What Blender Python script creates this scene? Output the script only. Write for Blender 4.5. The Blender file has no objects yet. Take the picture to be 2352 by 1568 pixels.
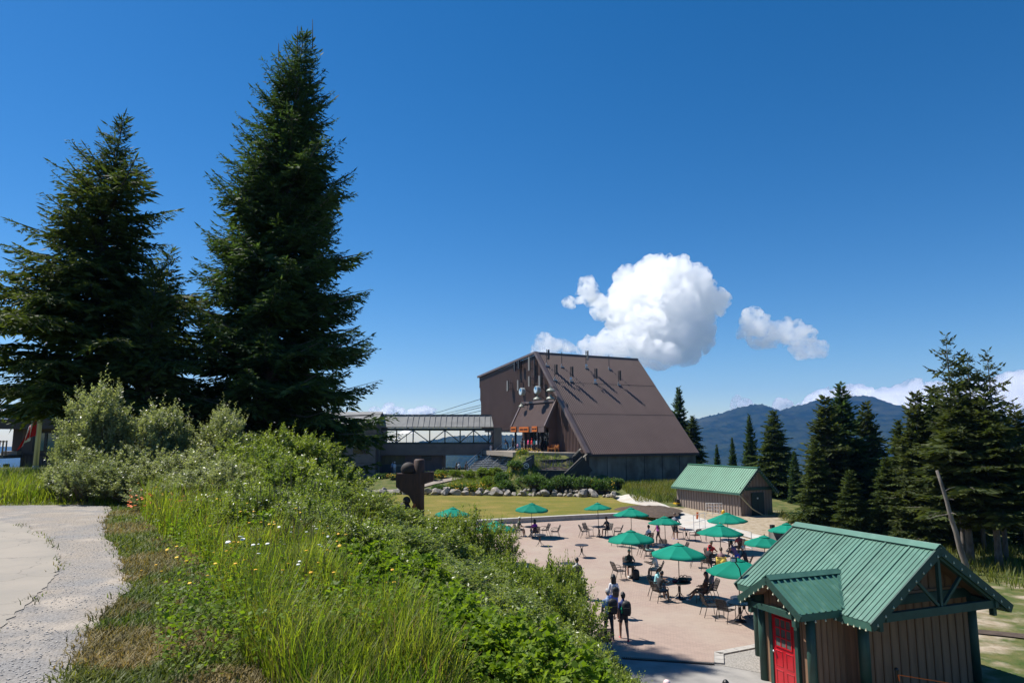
import bpy, bmesh, math, random
import numpy as np
from mathutils import Vector, Matrix, noise as mnoise

# ------------------------------------------------------------------ camera, sky, sun, exposure
SC = bpy.context.scene
COL = SC.collection
CAM_H = 7.35                              # eye height above the plaza (z = 0)
PITCH = math.atan(216 / 1568.0)           # 24 mm lens tilted 7.8 degrees up
cam = bpy.data.cameras.new('camera'); cam.lens = 24; cam.sensor_width = 36
cam.clip_start = 0.1; cam.clip_end = 60000
camo = bpy.data.objects.new('camera', cam); COL.objects.link(camo)
camo.location = (0, 0, CAM_H); camo.rotation_euler = (math.pi / 2 + PITCH, 0, 0)
SC.camera = camo

SUN_EL = math.radians(56)
SUN_AZ = math.radians(-65.5)                # measured from +Y (view direction) towards +X
sun_to = Vector((math.sin(SUN_AZ) * math.cos(SUN_EL), math.cos(SUN_AZ) * math.cos(SUN_EL), math.sin(SUN_EL)))
world = bpy.data.worlds.new('World'); SC.world = world; world.use_nodes = True
wn = world.node_tree; bg = wn.nodes['Background']
sky = wn.nodes.new('ShaderNodeTexSky'); sky.sky_type = 'NISHITA'; sky.sun_disc = False
sky.sun_elevation = SUN_EL; sky.sun_rotation = SUN_AZ
sky.altitude = 1100; sky.air_density = 1.0; sky.dust_density = 0.2; sky.ozone_density = 3.0
hs = wn.nodes.new('ShaderNodeHueSaturation'); hs.inputs['Saturation'].default_value = 1.36; hs.inputs['Value'].default_value = 1.0
wn.links.new(sky.outputs['Color'], hs.inputs['Color']); wn.links.new(hs.outputs['Color'], bg.inputs['Color']); bg.inputs['Strength'].default_value = 0.076
sl = bpy.data.lights.new('sun', 'SUN'); sl.energy = 5.0; sl.angle = math.radians(0.53); sl.color = (1.0, 0.955, 0.88)
suno = bpy.data.objects.new('sun', sl); COL.objects.link(suno)
suno.rotation_euler = (-sun_to).to_track_quat('-Z', 'Y').to_euler(); suno.location = (0, 0, 60)

vs = SC.view_settings; vs.view_transform = 'Standard'; vs.look = 'None'; vs.gamma = 1.0
vs.use_curve_mapping = False; vs.exposure = 0.62
cy = SC.cycles
cy.max_bounces = 32; cy.diffuse_bounces = 3; cy.glossy_bounces = 2; cy.transmission_bounces = 4
cy.transparent_max_bounces = 12; cy.volume_bounces = 32; cy.volume_step_rate = 0.15; cy.use_denoising = True
cy.sample_clamp_indirect = 6.0; cy.caustics_reflective = False; cy.caustics_refractive = False

# ------------------------------------------------------------------ pixel <-> world (2352 x 1568 photo pixels)
_F = 1568.0; _s, _c = math.sin(PITCH), math.cos(PITCH)
def ray(u, v):
    a = (u - 1176) / _F; b = (784 - v) / _F
    return (a, _c - b * _s, _s + b * _c)
def G(u, v, z=0.0):
    d = ray(u, v); t = (z - CAM_H) / d[2]
    return Vector((d[0] * t, d[1] * t, z))
def AY(u, v, Y):
    d = ray(u, v); t = Y / d[1]
    return Vector((d[0] * t, Y, CAM_H + d[2] * t))
R = math.radians
def smooth(a, b, x):
    t = np.clip((np.asarray(x, float) - a) / (b - a), 0, 1)
    return t * t * (3 - 2 * t)

# ------------------------------------------------------------------ materials
MATS = {}
def _new(name):
    m = bpy.data.materials.new(name); m.use_nodes = True
    nt = m.node_tree; nt.nodes.clear()
    out = nt.nodes.new('ShaderNodeOutputMaterial')
    return m, nt, out
def _c4(c): return (c[0], c[1], c[2], 1)
def noise_mix(nt, c1, c2, scale, detail=4, lo=0.4, hi=0.62, vec=None, stretch=None, rough=0.55):
    tc = nt.nodes.new('ShaderNodeTexCoord'); v = vec or tc.outputs['Object']
    if stretch:
        mp = nt.nodes.new('ShaderNodeMapping'); mp.inputs['Scale'].default_value = stretch
        nt.links.new(v, mp.inputs['Vector']); v = mp.outputs['Vector']
    n = nt.nodes.new('ShaderNodeTexNoise'); n.inputs['Scale'].default_value = scale
    n.inputs['Detail'].default_value = detail; n.inputs['Roughness'].default_value = rough
    nt.links.new(v, n.inputs['Vector'])
    mr = nt.nodes.new('ShaderNodeMapRange'); mr.inputs[1].default_value = lo; mr.inputs[2].default_value = hi
    nt.links.new(n.outputs['Fac'], mr.inputs[0])
    mx = nt.nodes.new('ShaderNodeMix'); mx.data_type = 'RGBA'
    nt.links.new(mr.outputs[0], mx.inputs['Factor'])
    for inp, c in ((mx.inputs['A'], c1), (mx.inputs['B'], c2)):
        if isinstance(c, (tuple, list)): inp.default_value = _c4(c)
        else: nt.links.new(c, inp)
    return mx.outputs['Result']
def surf(name, col, rough=0.7, col2=None, scale=3.0, detail=5, lo=0.38, hi=0.64, stretch=None, metal=0.0,
         bump=0.0, bscale=40.0, spec=0.5, col3=None, scale3=0.6, lo3=0.45, hi3=0.65, coat=0.0, bstretch=None):
    if name in MATS: return MATS[name]
    m, nt, out = _new(name)
    p = nt.nodes.new('ShaderNodeBsdfPrincipled')
    p.inputs['Roughness'].default_value = rough; p.inputs['Metallic'].default_value = metal
    p.inputs['Specular IOR Level'].default_value = spec; p.inputs['Coat Weight'].default_value = coat
    p.inputs['Base Color'].default_value = _c4(col)
    c = col
    if col2: c = noise_mix(nt, col, col2, scale, detail, lo, hi, stretch=stretch)
    if col3: c = noise_mix(nt, c, col3, scale3, 4, lo3, hi3)
    if not isinstance(c, (tuple, list)): nt.links.new(c, p.inputs['Base Color'])
    if bump:
        tc = nt.nodes.new('ShaderNodeTexCoord'); v = tc.outputs['Object']
        if bstretch:
            mp = nt.nodes.new('ShaderNodeMapping'); mp.inputs['Scale'].default_value = bstretch
            nt.links.new(v, mp.inputs['Vector']); v = mp.outputs['Vector']
        n = nt.nodes.new('ShaderNodeTexNoise'); n.inputs['Scale'].default_value = bscale; n.inputs['Detail'].default_value = 4
        nt.links.new(v, n.inputs['Vector'])
        b = nt.nodes.new('ShaderNodeBump'); b.inputs['Strength'].default_value = bump; b.inputs['Distance'].default_value = 0.02
        nt.links.new(n.outputs['Fac'], b.inputs['Height']); nt.links.new(b.outputs['Normal'], p.inputs['Normal'])
    nt.links.new(p.outputs[0], out.inputs['Surface'])
    MATS[name] = m; return m
def leaf(name, c1, c2, trans=0.4, gloss=0.35, rough=0.45, scale=1.2, tcol=None, lo=0.35, hi=0.65, jitter=0.35):
    """thin leaf: diffuse + translucent + sheen of gloss, colour varied by clump and by leaf (mesh attribute 'tint')"""
    if name in MATS: return MATS[name]
    m, nt, out = _new(name)
    c = noise_mix(nt, c1, c2, scale, 3, lo, hi)
    at = nt.nodes.new('ShaderNodeAttribute'); at.attribute_name = 'tint'
    mr = nt.nodes.new('ShaderNodeMapRange'); mr.inputs[3].default_value = 1 - jitter; mr.inputs[4].default_value = 1 + jitter
    nt.links.new(at.outputs['Fac'], mr.inputs[0])
    vm = nt.nodes.new('ShaderNodeVectorMath'); vm.operation = 'SCALE'
    nt.links.new(c, vm.inputs[0]); nt.links.new(mr.outputs[0], vm.inputs['Scale'])
    p = nt.nodes.new('ShaderNodeBsdfPrincipled'); p.inputs['Roughness'].default_value = rough
    p.inputs['Specular IOR Level'].default_value = gloss
    nt.links.new(vm.outputs[0], p.inputs['Base Color'])
    t = nt.nodes.new('ShaderNodeBsdfTranslucent')
    tc = tcol or (1.35, 1.35, 0.55)
    vt = nt.nodes.new('ShaderNodeVectorMath'); vt.operation = 'MULTIPLY'; vt.inputs[1].default_value = tc
    nt.links.new(vm.outputs[0], vt.inputs[0]); nt.links.new(vt.outputs[0], t.inputs['Color'])
    ms = nt.nodes.new('ShaderNodeMixShader'); ms.inputs[0].default_value = trans
    nt.links.new(p.outputs[0], ms.inputs[1]); nt.links.new(t.outputs[0], ms.inputs[2])
    nt.links.new(ms.outputs[0], out.inputs['Surface'])
    MATS[name] = m; return m

# ------------------------------------------------------------------ mesh helpers
class MB:
    def __init__(s): s.v = []; s.f = []; s.m = []; s.mi = 0
    def add(s, verts, faces, M=None):
        o = len(s.v)
        s.v.extend([tuple(M @ Vector(p)) for p in verts] if M is not None else [tuple(p) for p in verts])
        s.f.extend([tuple(i + o for i in f) for f in faces]); s.m.extend([s.mi] * len(faces)); return s
    def box(s, c, d, M=None, rz=0.0):
        x, y, z = d[0] / 2, d[1] / 2, d[2] / 2
        vs_ = [(-x, -y, -z), (x, -y, -z), (x, y, -z), (-x, y, -z), (-x, -y, z), (x, -y, z), (x, y, z), (-x, y, z)]
        T = Matrix.Translation(c) @ Matrix.Rotation(rz, 4, 'Z')
        if M is not None: T = M @ T
        return s.add(vs_, [(0, 3, 2, 1), (4, 5, 6, 7), (0, 1, 5, 4), (1, 2, 6, 5), (2, 3, 7, 6), (3, 0, 4, 7)], T)
    def beam(s, a, b, w, h, up=(0, 0, 1), M=None):
        """rectangular bar from a to b; w across, h along 'up'"""
        a = Vector(a); b = Vector(b); d = (b - a); L = d.length; d.normalize()
        x = d.cross(Vector(up))
        if x.length < 1e-5: x = d.cross(Vector((0, 1, 0)))
        x.normalize(); z = x.cross(d)
        vs_ = [p + x * (sx * w / 2) + z * (sz * h / 2) for p in (a, b) for sx, sz in ((-1, -1), (1, -1), (1, 1), (-1, 1))]
        return s.add(vs_, [(0, 1, 2, 3), (7, 6, 5, 4), (0, 4, 5, 1), (1, 5, 6, 2), (2, 6, 7, 3), (3, 7, 4, 0)], M)
    def tube(s, pts, rad, n=8, cap=True, M=None, closed=False):
        pts = [Vector(p) for p in pts]; k = len(pts)
        if not hasattr(rad, '__len__'): rad = [rad] * k
        vs_ = []; fs = []; ref = None
        for i, p in enumerate(pts):
            if closed: d = pts[(i + 1) % k] - pts[i - 1]
            else: d = pts[min(i + 1, k - 1)] - pts[max(i - 1, 0)]
            d.normalize()
            if ref is None: ref = d.orthogonal().normalized()
            x = (ref - d * ref.dot(d))
            if x.length < 1e-6: x = d.orthogonal()
            x.normalize(); y = d.cross(x); ref = x
            for j in range(n):
                a = 2 * math.pi * j / n
                vs_.append(p + (x * math.cos(a) + y * math.sin(a)) * rad[i])
        for i in range(k if closed else k - 1):
            i2 = (i + 1) % k
            for j in range(n):
                j2 = (j + 1) % n
                fs.append((i * n + j, i * n + j2, i2 * n + j2, i2 * n + j))
        if cap and not closed:
            fs.append(tuple(range(n - 1, -1, -1))); fs.append(tuple((k - 1) * n + j for j in range(n)))
        return s.add(vs_, fs, M)
    def lathe(s, prof, n=16, M=None):
        vs_ = []; fs = []
        for r, z in prof:
            for j in range(n):
                a = 2 * math.pi * j / n; vs_.append((r * math.cos(a), r * math.sin(a), z))
        for i in range(len(prof) - 1):
            for j in range(n):
                j2 = (j + 1) % n; fs.append((i * n + j, i * n + j2, (i + 1) * n + j2, (i + 1) * n + j))
        fs.append(tuple(range(n - 1, -1, -1))); fs.append(tuple((len(prof) - 1) * n + j for j in range(n)))
        return s.add(vs_, fs, M)
    def prism(s, poly, z0, z1, M=None):
        """poly: list of (x, y) counter-clockwise, extruded z0..z1 (z1 may be list)"""
        n = len(poly)
        vs_ = [(p[0], p[1], z0) for p in poly] + [(p[0], p[1], z1) for p in poly]
        fs = [tuple(range(n - 1, -1, -1)), tuple(range(n, 2 * n))] + [(i, (i + 1) % n, n + (i + 1) % n, n + i) for i in range(n)]
        return s.add(vs_, fs, M)
    def slab(s, quad, t, M=None):
        """four (or more) 3-D corners, thickened by t along minus the face normal"""
        q = [Vector(p) for p in quad]; nrm = (q[1] - q[0]).cross(q[2] - q[0]).normalized(); n = len(q)
        if nrm.z < -0.05: q = q[::-1]; nrm = -nrm
        vs_ = q + [p - nrm * t for p in q]
        fs = [tuple(range(n)), tuple(range(2 * n - 1, n - 1, -1))] + [(n + i, n + (i + 1) % n, (i + 1) % n, i) for i in range(n)]
        return s.add(vs_, fs, M)
    def ball(s, c, r, n=8, m=6, M=None, sq=(1, 1, 1)):
        vs_ = [(c[0], c[1], c[2] - r * sq[2])]; fs = []
        for i in range(1, m):
            th = math.pi * i / m
            for j in range(n):
                a = 2 * math.pi * j / n
                vs_.append((c[0] + r * sq[0] * math.sin(th) * math.cos(a), c[1] + r * sq[1] * math.sin(th) * math.sin(a), c[2] - r * sq[2] * math.cos(th)))
        vs_.append((c[0], c[1], c[2] + r * sq[2])); L = len(vs_) - 1
        for j in range(n):
            j2 = (j + 1) % n; fs.append((0, 1 + j2, 1 + j)); fs.append((L, L - n + j, L - n + j2))
            for i in range(m - 2):
                a = 1 + i * n; fs.append((a + j, a + j2, a + n + j2, a + n + j))
        return s.add(vs_, fs, M)
    def mesh(s, name, mats, shade=False):
        me = bpy.data.meshes.new(name); me.from_pydata(s.v, [], s.f)
        for m in (mats if isinstance(mats, (list, tuple)) else [mats]): me.materials.append(m)
        if any(s.m): me.polygons.foreach_set('material_index', s.m)
        if shade: me.polygons.foreach_set('use_smooth', [True] * len(s.f))
        me.update(); return me
    def obj(s, name, mats, parent=None, shade=False, loc=None, **kw):
        return link(name, s.mesh(name, mats, shade), parent, loc, **kw)
def link(name, me, parent=None, loc=None, label=None, cat=None, group=None, kind=None, rz=None):
    o = bpy.data.objects.new(name, me); COL.objects.link(o)
    if parent is not None: o.parent = parent
    if loc is not None: o.location = loc
    if rz is not None: o.rotation_euler = (0, 0, rz)
    return tag(o, label, cat, group, kind)
def tag(o, label=None, cat=None, group=None, kind=None):
    if label: o['label'] = label
    if cat: o['category'] = cat
    if group: o['group'] = group
    if kind: o['kind'] = kind
    return o
def thing(name, label, cat, loc=(0, 0, 0), rz=0.0, group=None):
    return link(name, None, None, loc, label, cat, group, None, rz)
def copy_tree(o, parent=None, label=None, loc=None, rz=None, scale=None):
    c = o.copy(); COL.objects.link(c); c.parent = parent
    if label: c['label'] = label
    if loc is not None: c.location = loc
    if rz is not None: c.rotation_euler = (0, 0, rz)
    if scale is not None: c.scale = scale if hasattr(scale, '__len__') else (scale,) * 3
    for ch in o.children: copy_tree(ch, c)
    return c
def np_mesh(name, V, F, mats, tint=None, shade=False, mi=None):
    """V (n,3); F (k,3) or (k,4) ints; tint per vertex"""
    V = np.asarray(V, np.float32); F = np.asarray(F, np.int32); k, w = F.shape
    me = bpy.data.meshes.new(name); me.vertices.add(len(V)); me.vertices.foreach_set('co', V.ravel())
    me.loops.add(k * w); me.loops.foreach_set('vertex_index', F.ravel())
    me.polygons.add(k); me.polygons.foreach_set('loop_start', np.arange(0, k * w, w, dtype=np.int32))
    for m in (mats if isinstance(mats, (list, tuple)) else [mats]): me.materials.append(m)
    if mi is not None: me.polygons.foreach_set('material_index', np.asarray(mi, np.int32))
    if shade: me.polygons.foreach_set('use_smooth', np.ones(k, bool))
    if tint is not None:
        a = me.attributes.new('tint', 'FLOAT', 'POINT'); a.data.foreach_set('value', np.asarray(tint, np.float32))
    me.update(calc_edges=True); return me
def frames(D, rng):
    """unit dirs D (n,3) -> two perpendicular unit vectors with random roll"""
    A = rng.normal(size=D.shape); X = np.cross(D, A); X /= np.linalg.norm(X, axis=1, keepdims=True) + 1e-9
    return X, np.cross(D, X)
def nrm(a): return a / (np.linalg.norm(a, axis=-1, keepdims=True) + 1e-9)
def rhombs(P, D, X, L, W, mid=0.45, N=None, fold=0.0):
    """leaf shapes: base P, direction D, side X, length L, width W -> verts (4n,3), quads"""
    n = len(P); L = np.broadcast_to(L, (n,))[:, None]; W = np.broadcast_to(W, (n,))[:, None]
    M = P + D * L * mid
    if N is not None and fold: M = M + N * (W * fold)
    V = np.empty((n, 4, 3)); V[:, 0] = P; V[:, 1] = M + X * W / 2; V[:, 2] = P + D * L; V[:, 3] = M - X * W / 2
    F = np.arange(4 * n).reshape(n, 4)
    return V.reshape(-1, 3), F
# ================================================================== TERRAIN
D0 = 86.0
Bp = AY(1350, 1038, D0); Ep = AY(1597, 1035, D0 * 1.095)
e_ = (Ep - Bp); e_.z = 0; e_.normalize(); n_ = Vector((-e_.y, e_.x, 0))
TM = Matrix(((e_.x, n_.x, 0, Bp.x), (e_.y, n_.y, 0, Bp.y), (0, 0, 1, 0), (0, 0, 0, 1)))
P2 = lambda x, y: (TM @ Vector((x, y, 0))).xy
tp = [P2(0.2, 0.8), P2(0.2, 31), P2(-4.6, 31), P2(-5.0, 20.5), P2(-5.6, 12), P2(-6.6, 7.5), P2(-4.6, 4.6), P2(-1.6, 1.0)]
_fy = [-60, -10, 0, 10, 22, 40, 57, 66, 80, 120]; _fx = [5, 3.2, 3.2, 4.4, 3.4, 0.0, -5.5, -13, -30, -50]
_wy = [-10, 0, 5, 7.4, 10, 14, 18, 24, 34, 50]; _ww = [4.5, 4.2, 4.3, 6.2, 7.6, 8.6, 9.6, 10.8, 12, 12]
def bank_t(x, y): return np.clip((np.interp(y, _fy, _fx) - x) / np.interp(y, _wy, _ww), 0, 1)     # 0 at the foot of the bank, 1 on the plateau
def ground_h(x, y):
    x = np.asarray(x, float); y = np.asarray(y, float)
    xf = np.interp(y, _fy, _fx)
    bt = bank_t(x, y); hill = 5.75 * (.45 * bt + .55 * smooth(0, 1, bt)) * (1 - 0.8 * smooth(34, 76, y))
    yr = np.interp(x, [-30, -16, 0, 12, 14], [92, 84, 81.5, 79.5, 80])        # the rock edge of the garden
    gl = 0.55 + 1.5 * smooth(0, 18, y - yr)
    gr = 0.55 + 2.2 * smooth(1.0, 9, y - yr)
    wr = smooth(-5, 2, x)
    gard = (gl * (1 - wr) + gr * wr) * smooth(-0.3, 0.6, y - yr) * (1 - smooth(11.5, 14, x))
    P = np.array([tuple(p) for p in tp[2:]]); dd = np.full(x.shape, 1e9)
    for i in range(len(P) - 1):                                              # distance to the terrace edge: the flower mound banks up against it
        a, b_ = P[i], P[i + 1]; t = np.clip(((x - a[0]) * (b_[0] - a[0]) + (y - a[1]) * (b_[1] - a[1])) / ((b_ - a) ** 2).sum(), 0, 1)
        dd = np.minimum(dd, np.hypot(x - a[0] - t * (b_[0] - a[0]), y - a[1] - t * (b_[1] - a[1])))
    mound = np.minimum(4.9, 5.35 - (0.62 + 1.1 * smooth(2, 5, x)) * dd) * smooth(-2.2, .8, x) * smooth(80, 86, y) * (1 - smooth(7.5, 8.6, x))
    gard = np.maximum(gard, mound * smooth(-0.3, 0.6, y - yr))
    right = 1.25 * smooth(68, 86, y) * smooth(11, 14, x)
    z = np.maximum(np.maximum(hill, gard), right)
    z = z - 0.5 * smooth(33, 60, x) * np.clip(x - 33, 0, 400) * 0.9
    z = z - 0.75 * np.clip(np.hypot(x * 0.75 - 3, y) - 118, 0, 330) * smooth(40, 100, y) - 0.75 * np.clip(-60 - x, 0, 330) * 0.4
    return np.maximum(z, -270)
def gz(x, y): return float(ground_h(x, y))

def axis_vals(lo, hi, step, far, grow=1.35):
    a = list(np.arange(lo, hi + 1e-6, step)); d = step; p = hi
    while p < far: d *= grow; p += d; a.append(p)
    d = step; p = lo; b = []
    while p > -far: d *= grow; p -= d; b.append(p)
    return np.array(b[::-1] + a)
xs = axis_vals(-45, 45, 0.75, 14000); ys = axis_vals(-8, 118, 0.75, 14000)
GX, GY = np.meshgrid(xs, ys); GZ = ground_h(GX, GY)
V = np.stack([GX, GY, GZ], -1).reshape(-1, 3); nx, ny = len(xs), len(ys)
ii = (np.arange(ny - 1)[:, None] * nx + np.arange(nx - 1)).ravel()
F = np.stack([ii, ii + 1, ii + nx + 1, ii + nx], 1)
def ground_mat():
    m, nt, out = _new('ground_soil_and_grass'); p = nt.nodes.new('ShaderNodeBsdfPrincipled'); p.inputs['Roughness'].default_value = 0.95
    p.inputs['Specular IOR Level'].default_value = 0.1
    g = noise_mix(nt, (0.055, 0.085, 0.022), (0.15, 0.135, 0.055), 1.3, 6, 0.35, 0.7)
    d = noise_mix(nt, (0.36, 0.30, 0.225), (0.24, 0.19, 0.12), 2.0, 6, 0.4, 0.65)
    f = noise_mix(nt, (0.022, 0.042, 0.018), (0.035, 0.058, 0.025), 0.02, 6, 0.4, 0.6)
    a = nt.nodes.new('ShaderNodeAttribute'); a.attribute_name = 'dirt'
    n = nt.nodes.new('ShaderNodeTexNoise'); n.inputs['Scale'].default_value = 0.9; n.inputs['Detail'].default_value = 6
    tc = nt.nodes.new('ShaderNodeTexCoord'); nt.links.new(tc.outputs['Object'], n.inputs['Vector'])
    ad = nt.nodes.new('ShaderNodeMath'); ad.operation = 'ADD'; nt.links.new(a.outputs['Fac'], ad.inputs[0]); nt.links.new(n.outputs['Fac'], ad.inputs[1])
    mr = nt.nodes.new('ShaderNodeMapRange'); mr.inputs[1].default_value = 0.9; mr.inputs[2].default_value = 1.1; nt.links.new(ad.outputs[0], mr.inputs[0])
    mx = nt.nodes.new('ShaderNodeMix'); mx.data_type = 'RGBA'; nt.links.new(mr.outputs[0], mx.inputs['Factor']); nt.links.new(g, mx.inputs['A']); nt.links.new(d, mx.inputs['B'])
    b = nt.nodes.new('ShaderNodeAttribute'); b.attribute_name = 'forest'
    m2 = nt.nodes.new('ShaderNodeMix'); m2.data_type = 'RGBA'; nt.links.new(b.outputs['Fac'], m2.inputs['Factor']); nt.links.new(mx.outputs['Result'], m2.inputs['A']); nt.links.new(f, m2.inputs['B'])
    nt.links.new(m2.outputs['Result'], p.inputs['Base Color'])
    bp = nt.nodes.new('ShaderNodeBump'); bp.inputs['Strength'].default_value = 0.6; bp.inputs['Distance'].default_value = 0.06
    n2 = nt.nodes.new('ShaderNodeTexNoise'); n2.inputs['Scale'].default_value = 9; n2.inputs['Detail'].default_value = 5
    nt.links.new(tc.outputs['Object'], n2.inputs['Vector']); nt.links.new(n2.outputs['Fac'], bp.inputs['Height']); nt.links.new(bp.outputs[0], p.inputs['Normal'])
    nt.links.new(p.outputs[0], out.inputs['Surface']); return m
me = np_mesh('ground', V, F, ground_mat(), shade=True)
x_, y_ = V[:, 0], V[:, 1]
xf_ = np.interp(y_, _fy, _fx)
dirt = smooth(-0.5, 1.5, x_ - xf_) * (1 - smooth(20, 29, x_ - 0.08 * (y_ - 50))) * (1 - smooth(69, 75, y_)) * smooth(12, 30, y_ + 0.9 * (14 - x_) )
dirt = np.maximum(dirt, smooth(-40, -30, -np.hypot((x_ - 29) / 0.8, y_ - 30) * 4) * 0.6)
fo = smooth(25, 80, np.maximum(np.maximum(y_ - 112, x_ - 36), -x_ - 50))
for nm, val in (('dirt', dirt * 0.75), ('forest', fo)):
    at = me.attributes.new(nm, 'FLOAT', 'POINT'); at.data.foreach_set('value', val.astype(np.float32))
link('ground', me, kind='structure', label='grassy mountaintop ground with a worn dirt patch by the plaza')

# ------------------------------------------------------------------ far mountains
def fbm(x, y, s, seed, octv=6, ridged=False):
    out = np.zeros(x.shape); a = 1.0; tot = 0
    rng = np.random.default_rng(seed)
    for o in range(octv):
        k = 256; g = rng.random((k, k)); X = x / s * 2 ** o; Y = y / s * 2 ** o
        xi = np.floor(X).astype(int); yi = np.floor(Y).astype(int); fx = X - xi; fy = Y - yi
        fx = fx * fx * (3 - 2 * fx); fy = fy * fy * (3 - 2 * fy)
        v = (g[yi % k, xi % k] * (1 - fx) + g[yi % k, (xi + 1) % k] * fx) * (1 - fy) + (g[(yi + 1) % k, xi % k] * (1 - fx) + g[(yi + 1) % k, (xi + 1) % k] * fx) * fy
        if ridged: v = 1 - abs(2 * v - 1)
        out += a * v; tot += a; a *= 0.5
    return out / tot
MAT_FOREST = surf('far_conifer_forest', (0.010, 0.022, 0.011), 0.95, (0.028, 0.040, 0.019), 0.012, 8, 0.42, 0.62, spec=0.0,
                  col3=(0.045, 0.055, 0.032), scale3=0.0032, lo3=0.55, hi3=0.72)
def mountain(name, ridge, dist, depth, label, seed, base=-270, nu=420, nd=110, jag=9.0):
    """ridge: list of (u, v) silhouette pixels seen at 'dist'; slopes run towards the camera and away"""
    us = np.linspace(ridge[0][0], ridge[-1][0], nu)
    vv = np.interp(us, [p[0] for p in ridge], [p[1] for p in ridge])
    P = np.array([AY(u, v, dist) for u, v in zip(us, vv)])
    t = np.linspace(-1, 0.35, nd)                       # -1 = foot on our side, 0 = crest
    X = np.repeat(P[None, :, 0], nd, 0) * (1 + 0.0 * t[:, None]); Y = dist + t[:, None] * depth + 0 * X
    prof = np.where(t < 0, (1 + t) ** 1.25, np.clip(1 - t * 1.6, 0, 1))[:, None]
    Z = base + (P[None, :, 2] - base) * prof
    n1 = fbm(X, Y * 0.55, 620, seed, 5, True) - 0.62
    Z = Z + n1 * 250 * (np.abs(t) ** 0.75)[:, None] * (prof ** 0.5)
    rng = np.random.default_rng(seed + 5)
    Z = Z + rng.random(X.shape) ** 2 * jag + (fbm(X, Y, 45, seed + 1, 3) - 0.5) * jag * 1.5
    V = np.stack([X, Y, Z], -1).reshape(-1, 3)
    ii = (np.arange(nd - 1)[:, None] * nu + np.arange(nu - 1)).ravel()
    F = np.stack([ii, ii + 1, ii + nu + 1, ii + nu], 1)
    me = np_mesh(name, V, F, MAT_FOREST, shade=False)
    return link(name, me, label=label, kind='structure')
mountain('mountains', [(1380, 1010), (1480, 985), (1560, 972), (1600, 962), (1650, 950), (1700, 936), (1735, 930), (1752, 930), (1775, 940), (1790, 943), (1830, 931), (1870, 921), (1905, 916),
                       (1945, 913), (1975, 909), (1992, 909), (2010, 918), (2030, 936), (2055, 955), (2085, 967), (2105, 966), (2130, 957), (2180, 952), (2240, 958), (2300, 962), (2360, 955), (2460, 965), (2700, 985)],
         4200, 2600, 'hazy blue forested mountain with a rounded double peak', 3)
mountain('hill', [(560, 1052), (700, 1040), (850, 1030), (940, 1018), (1000, 1008), (1030, 1003), (1080, 1000), (1115, 999), (1140, 996), (1180, 998), (1230, 1003), (1300, 1012), (1400, 1020)],
         3000, 2300, 'low blue wooded hill seen beneath the roofed footbridge', 8, nu=260, nd=80, jag=7)

# ------------------------------------------------------------------ haze: the air between here and the mountains
def haze_mat():
    m, nt, out = _new('mountain_air'); v = nt.nodes.new('ShaderNodeVolumePrincipled')
    v.inputs['Color'].default_value = (0.11, 0.35, 1.0, 1); v.inputs['Density'].default_value = HAZE_D
    v.inputs['Anisotropy'].default_value = 0.1
    nt.links.new(v.outputs[0], out.inputs['Volume']); return m
HAZE_D = 0.000062
b = MB(); b.box((0, 1500, 75), (15000, 9000, 700)); b.obj('haze', haze_mat(), kind='stuff', label='thin blue mountain air over the whole valley')
# ------------------------------------------------------------------ clouds: real cumulus volumes far beyond the mountains
def vnoise3(P, seed=11):
    g = np.random.default_rng(seed).random((64, 64, 64)); I = np.floor(P).astype(int); f = P - I; f = f * f * (3 - 2 * f); o = 0
    for a in (0, 1):
        for b_ in (0, 1):
            for c_ in (0, 1):
                w = (f[:, 0] if a else 1 - f[:, 0]) * (f[:, 1] if b_ else 1 - f[:, 1]) * (f[:, 2] if c_ else 1 - f[:, 2])
                o = o + w * g[(I[:, 0] + a) % 64, (I[:, 1] + b_) % 64, (I[:, 2] + c_) % 64]
    return o
def cloud_mat(dens, scale, soft):
    m, nt, out = _new('cumulus_vapour')
    tc = nt.nodes.new('ShaderNodeTexCoord')
    v = nt.nodes.new('ShaderNodeVolumePrincipled'); v.inputs['Color'].default_value = (1, 1, 1, 1)
    v.inputs['Absorption Color'].default_value = (1, 1, 1, 1)
    v.inputs['Density'].default_value = dens; v.inputs['Anisotropy'].default_value = 0.7
    n = nt.nodes.new('ShaderNodeTexNoise'); n.inputs['Scale'].default_value = 0.011; n.inputs['Detail'].default_value = 6; n.inputs['Roughness'].default_value = 0.66
    nt.links.new(tc.outputs['Object'], n.inputs['Vector'])
    mr = nt.nodes.new('ShaderNodeMapRange'); mr.inputs[1].default_value = 0.445; mr.inputs[2].default_value = 0.60; mr.inputs[4].default_value = dens
    nt.links.new(n.outputs['Fac'], mr.inputs[0]); nt.links.new(mr.outputs[0], v.inputs['Density'])
    nt.links.new(v.outputs[0], out.inputs['Volume']); return m
def _ico(n):
    bm = bmesh.new(); bmesh.ops.create_icosphere(bm, subdivisions=n, radius=1); bm.verts.ensure_lookup_table()
    r = np.array([v.co[:] for v in bm.verts]), np.array([[v.index for v in f.verts] for f in bm.faces]); bm.free(); return r
ICO = [_ico(2), _ico(3)]
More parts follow.
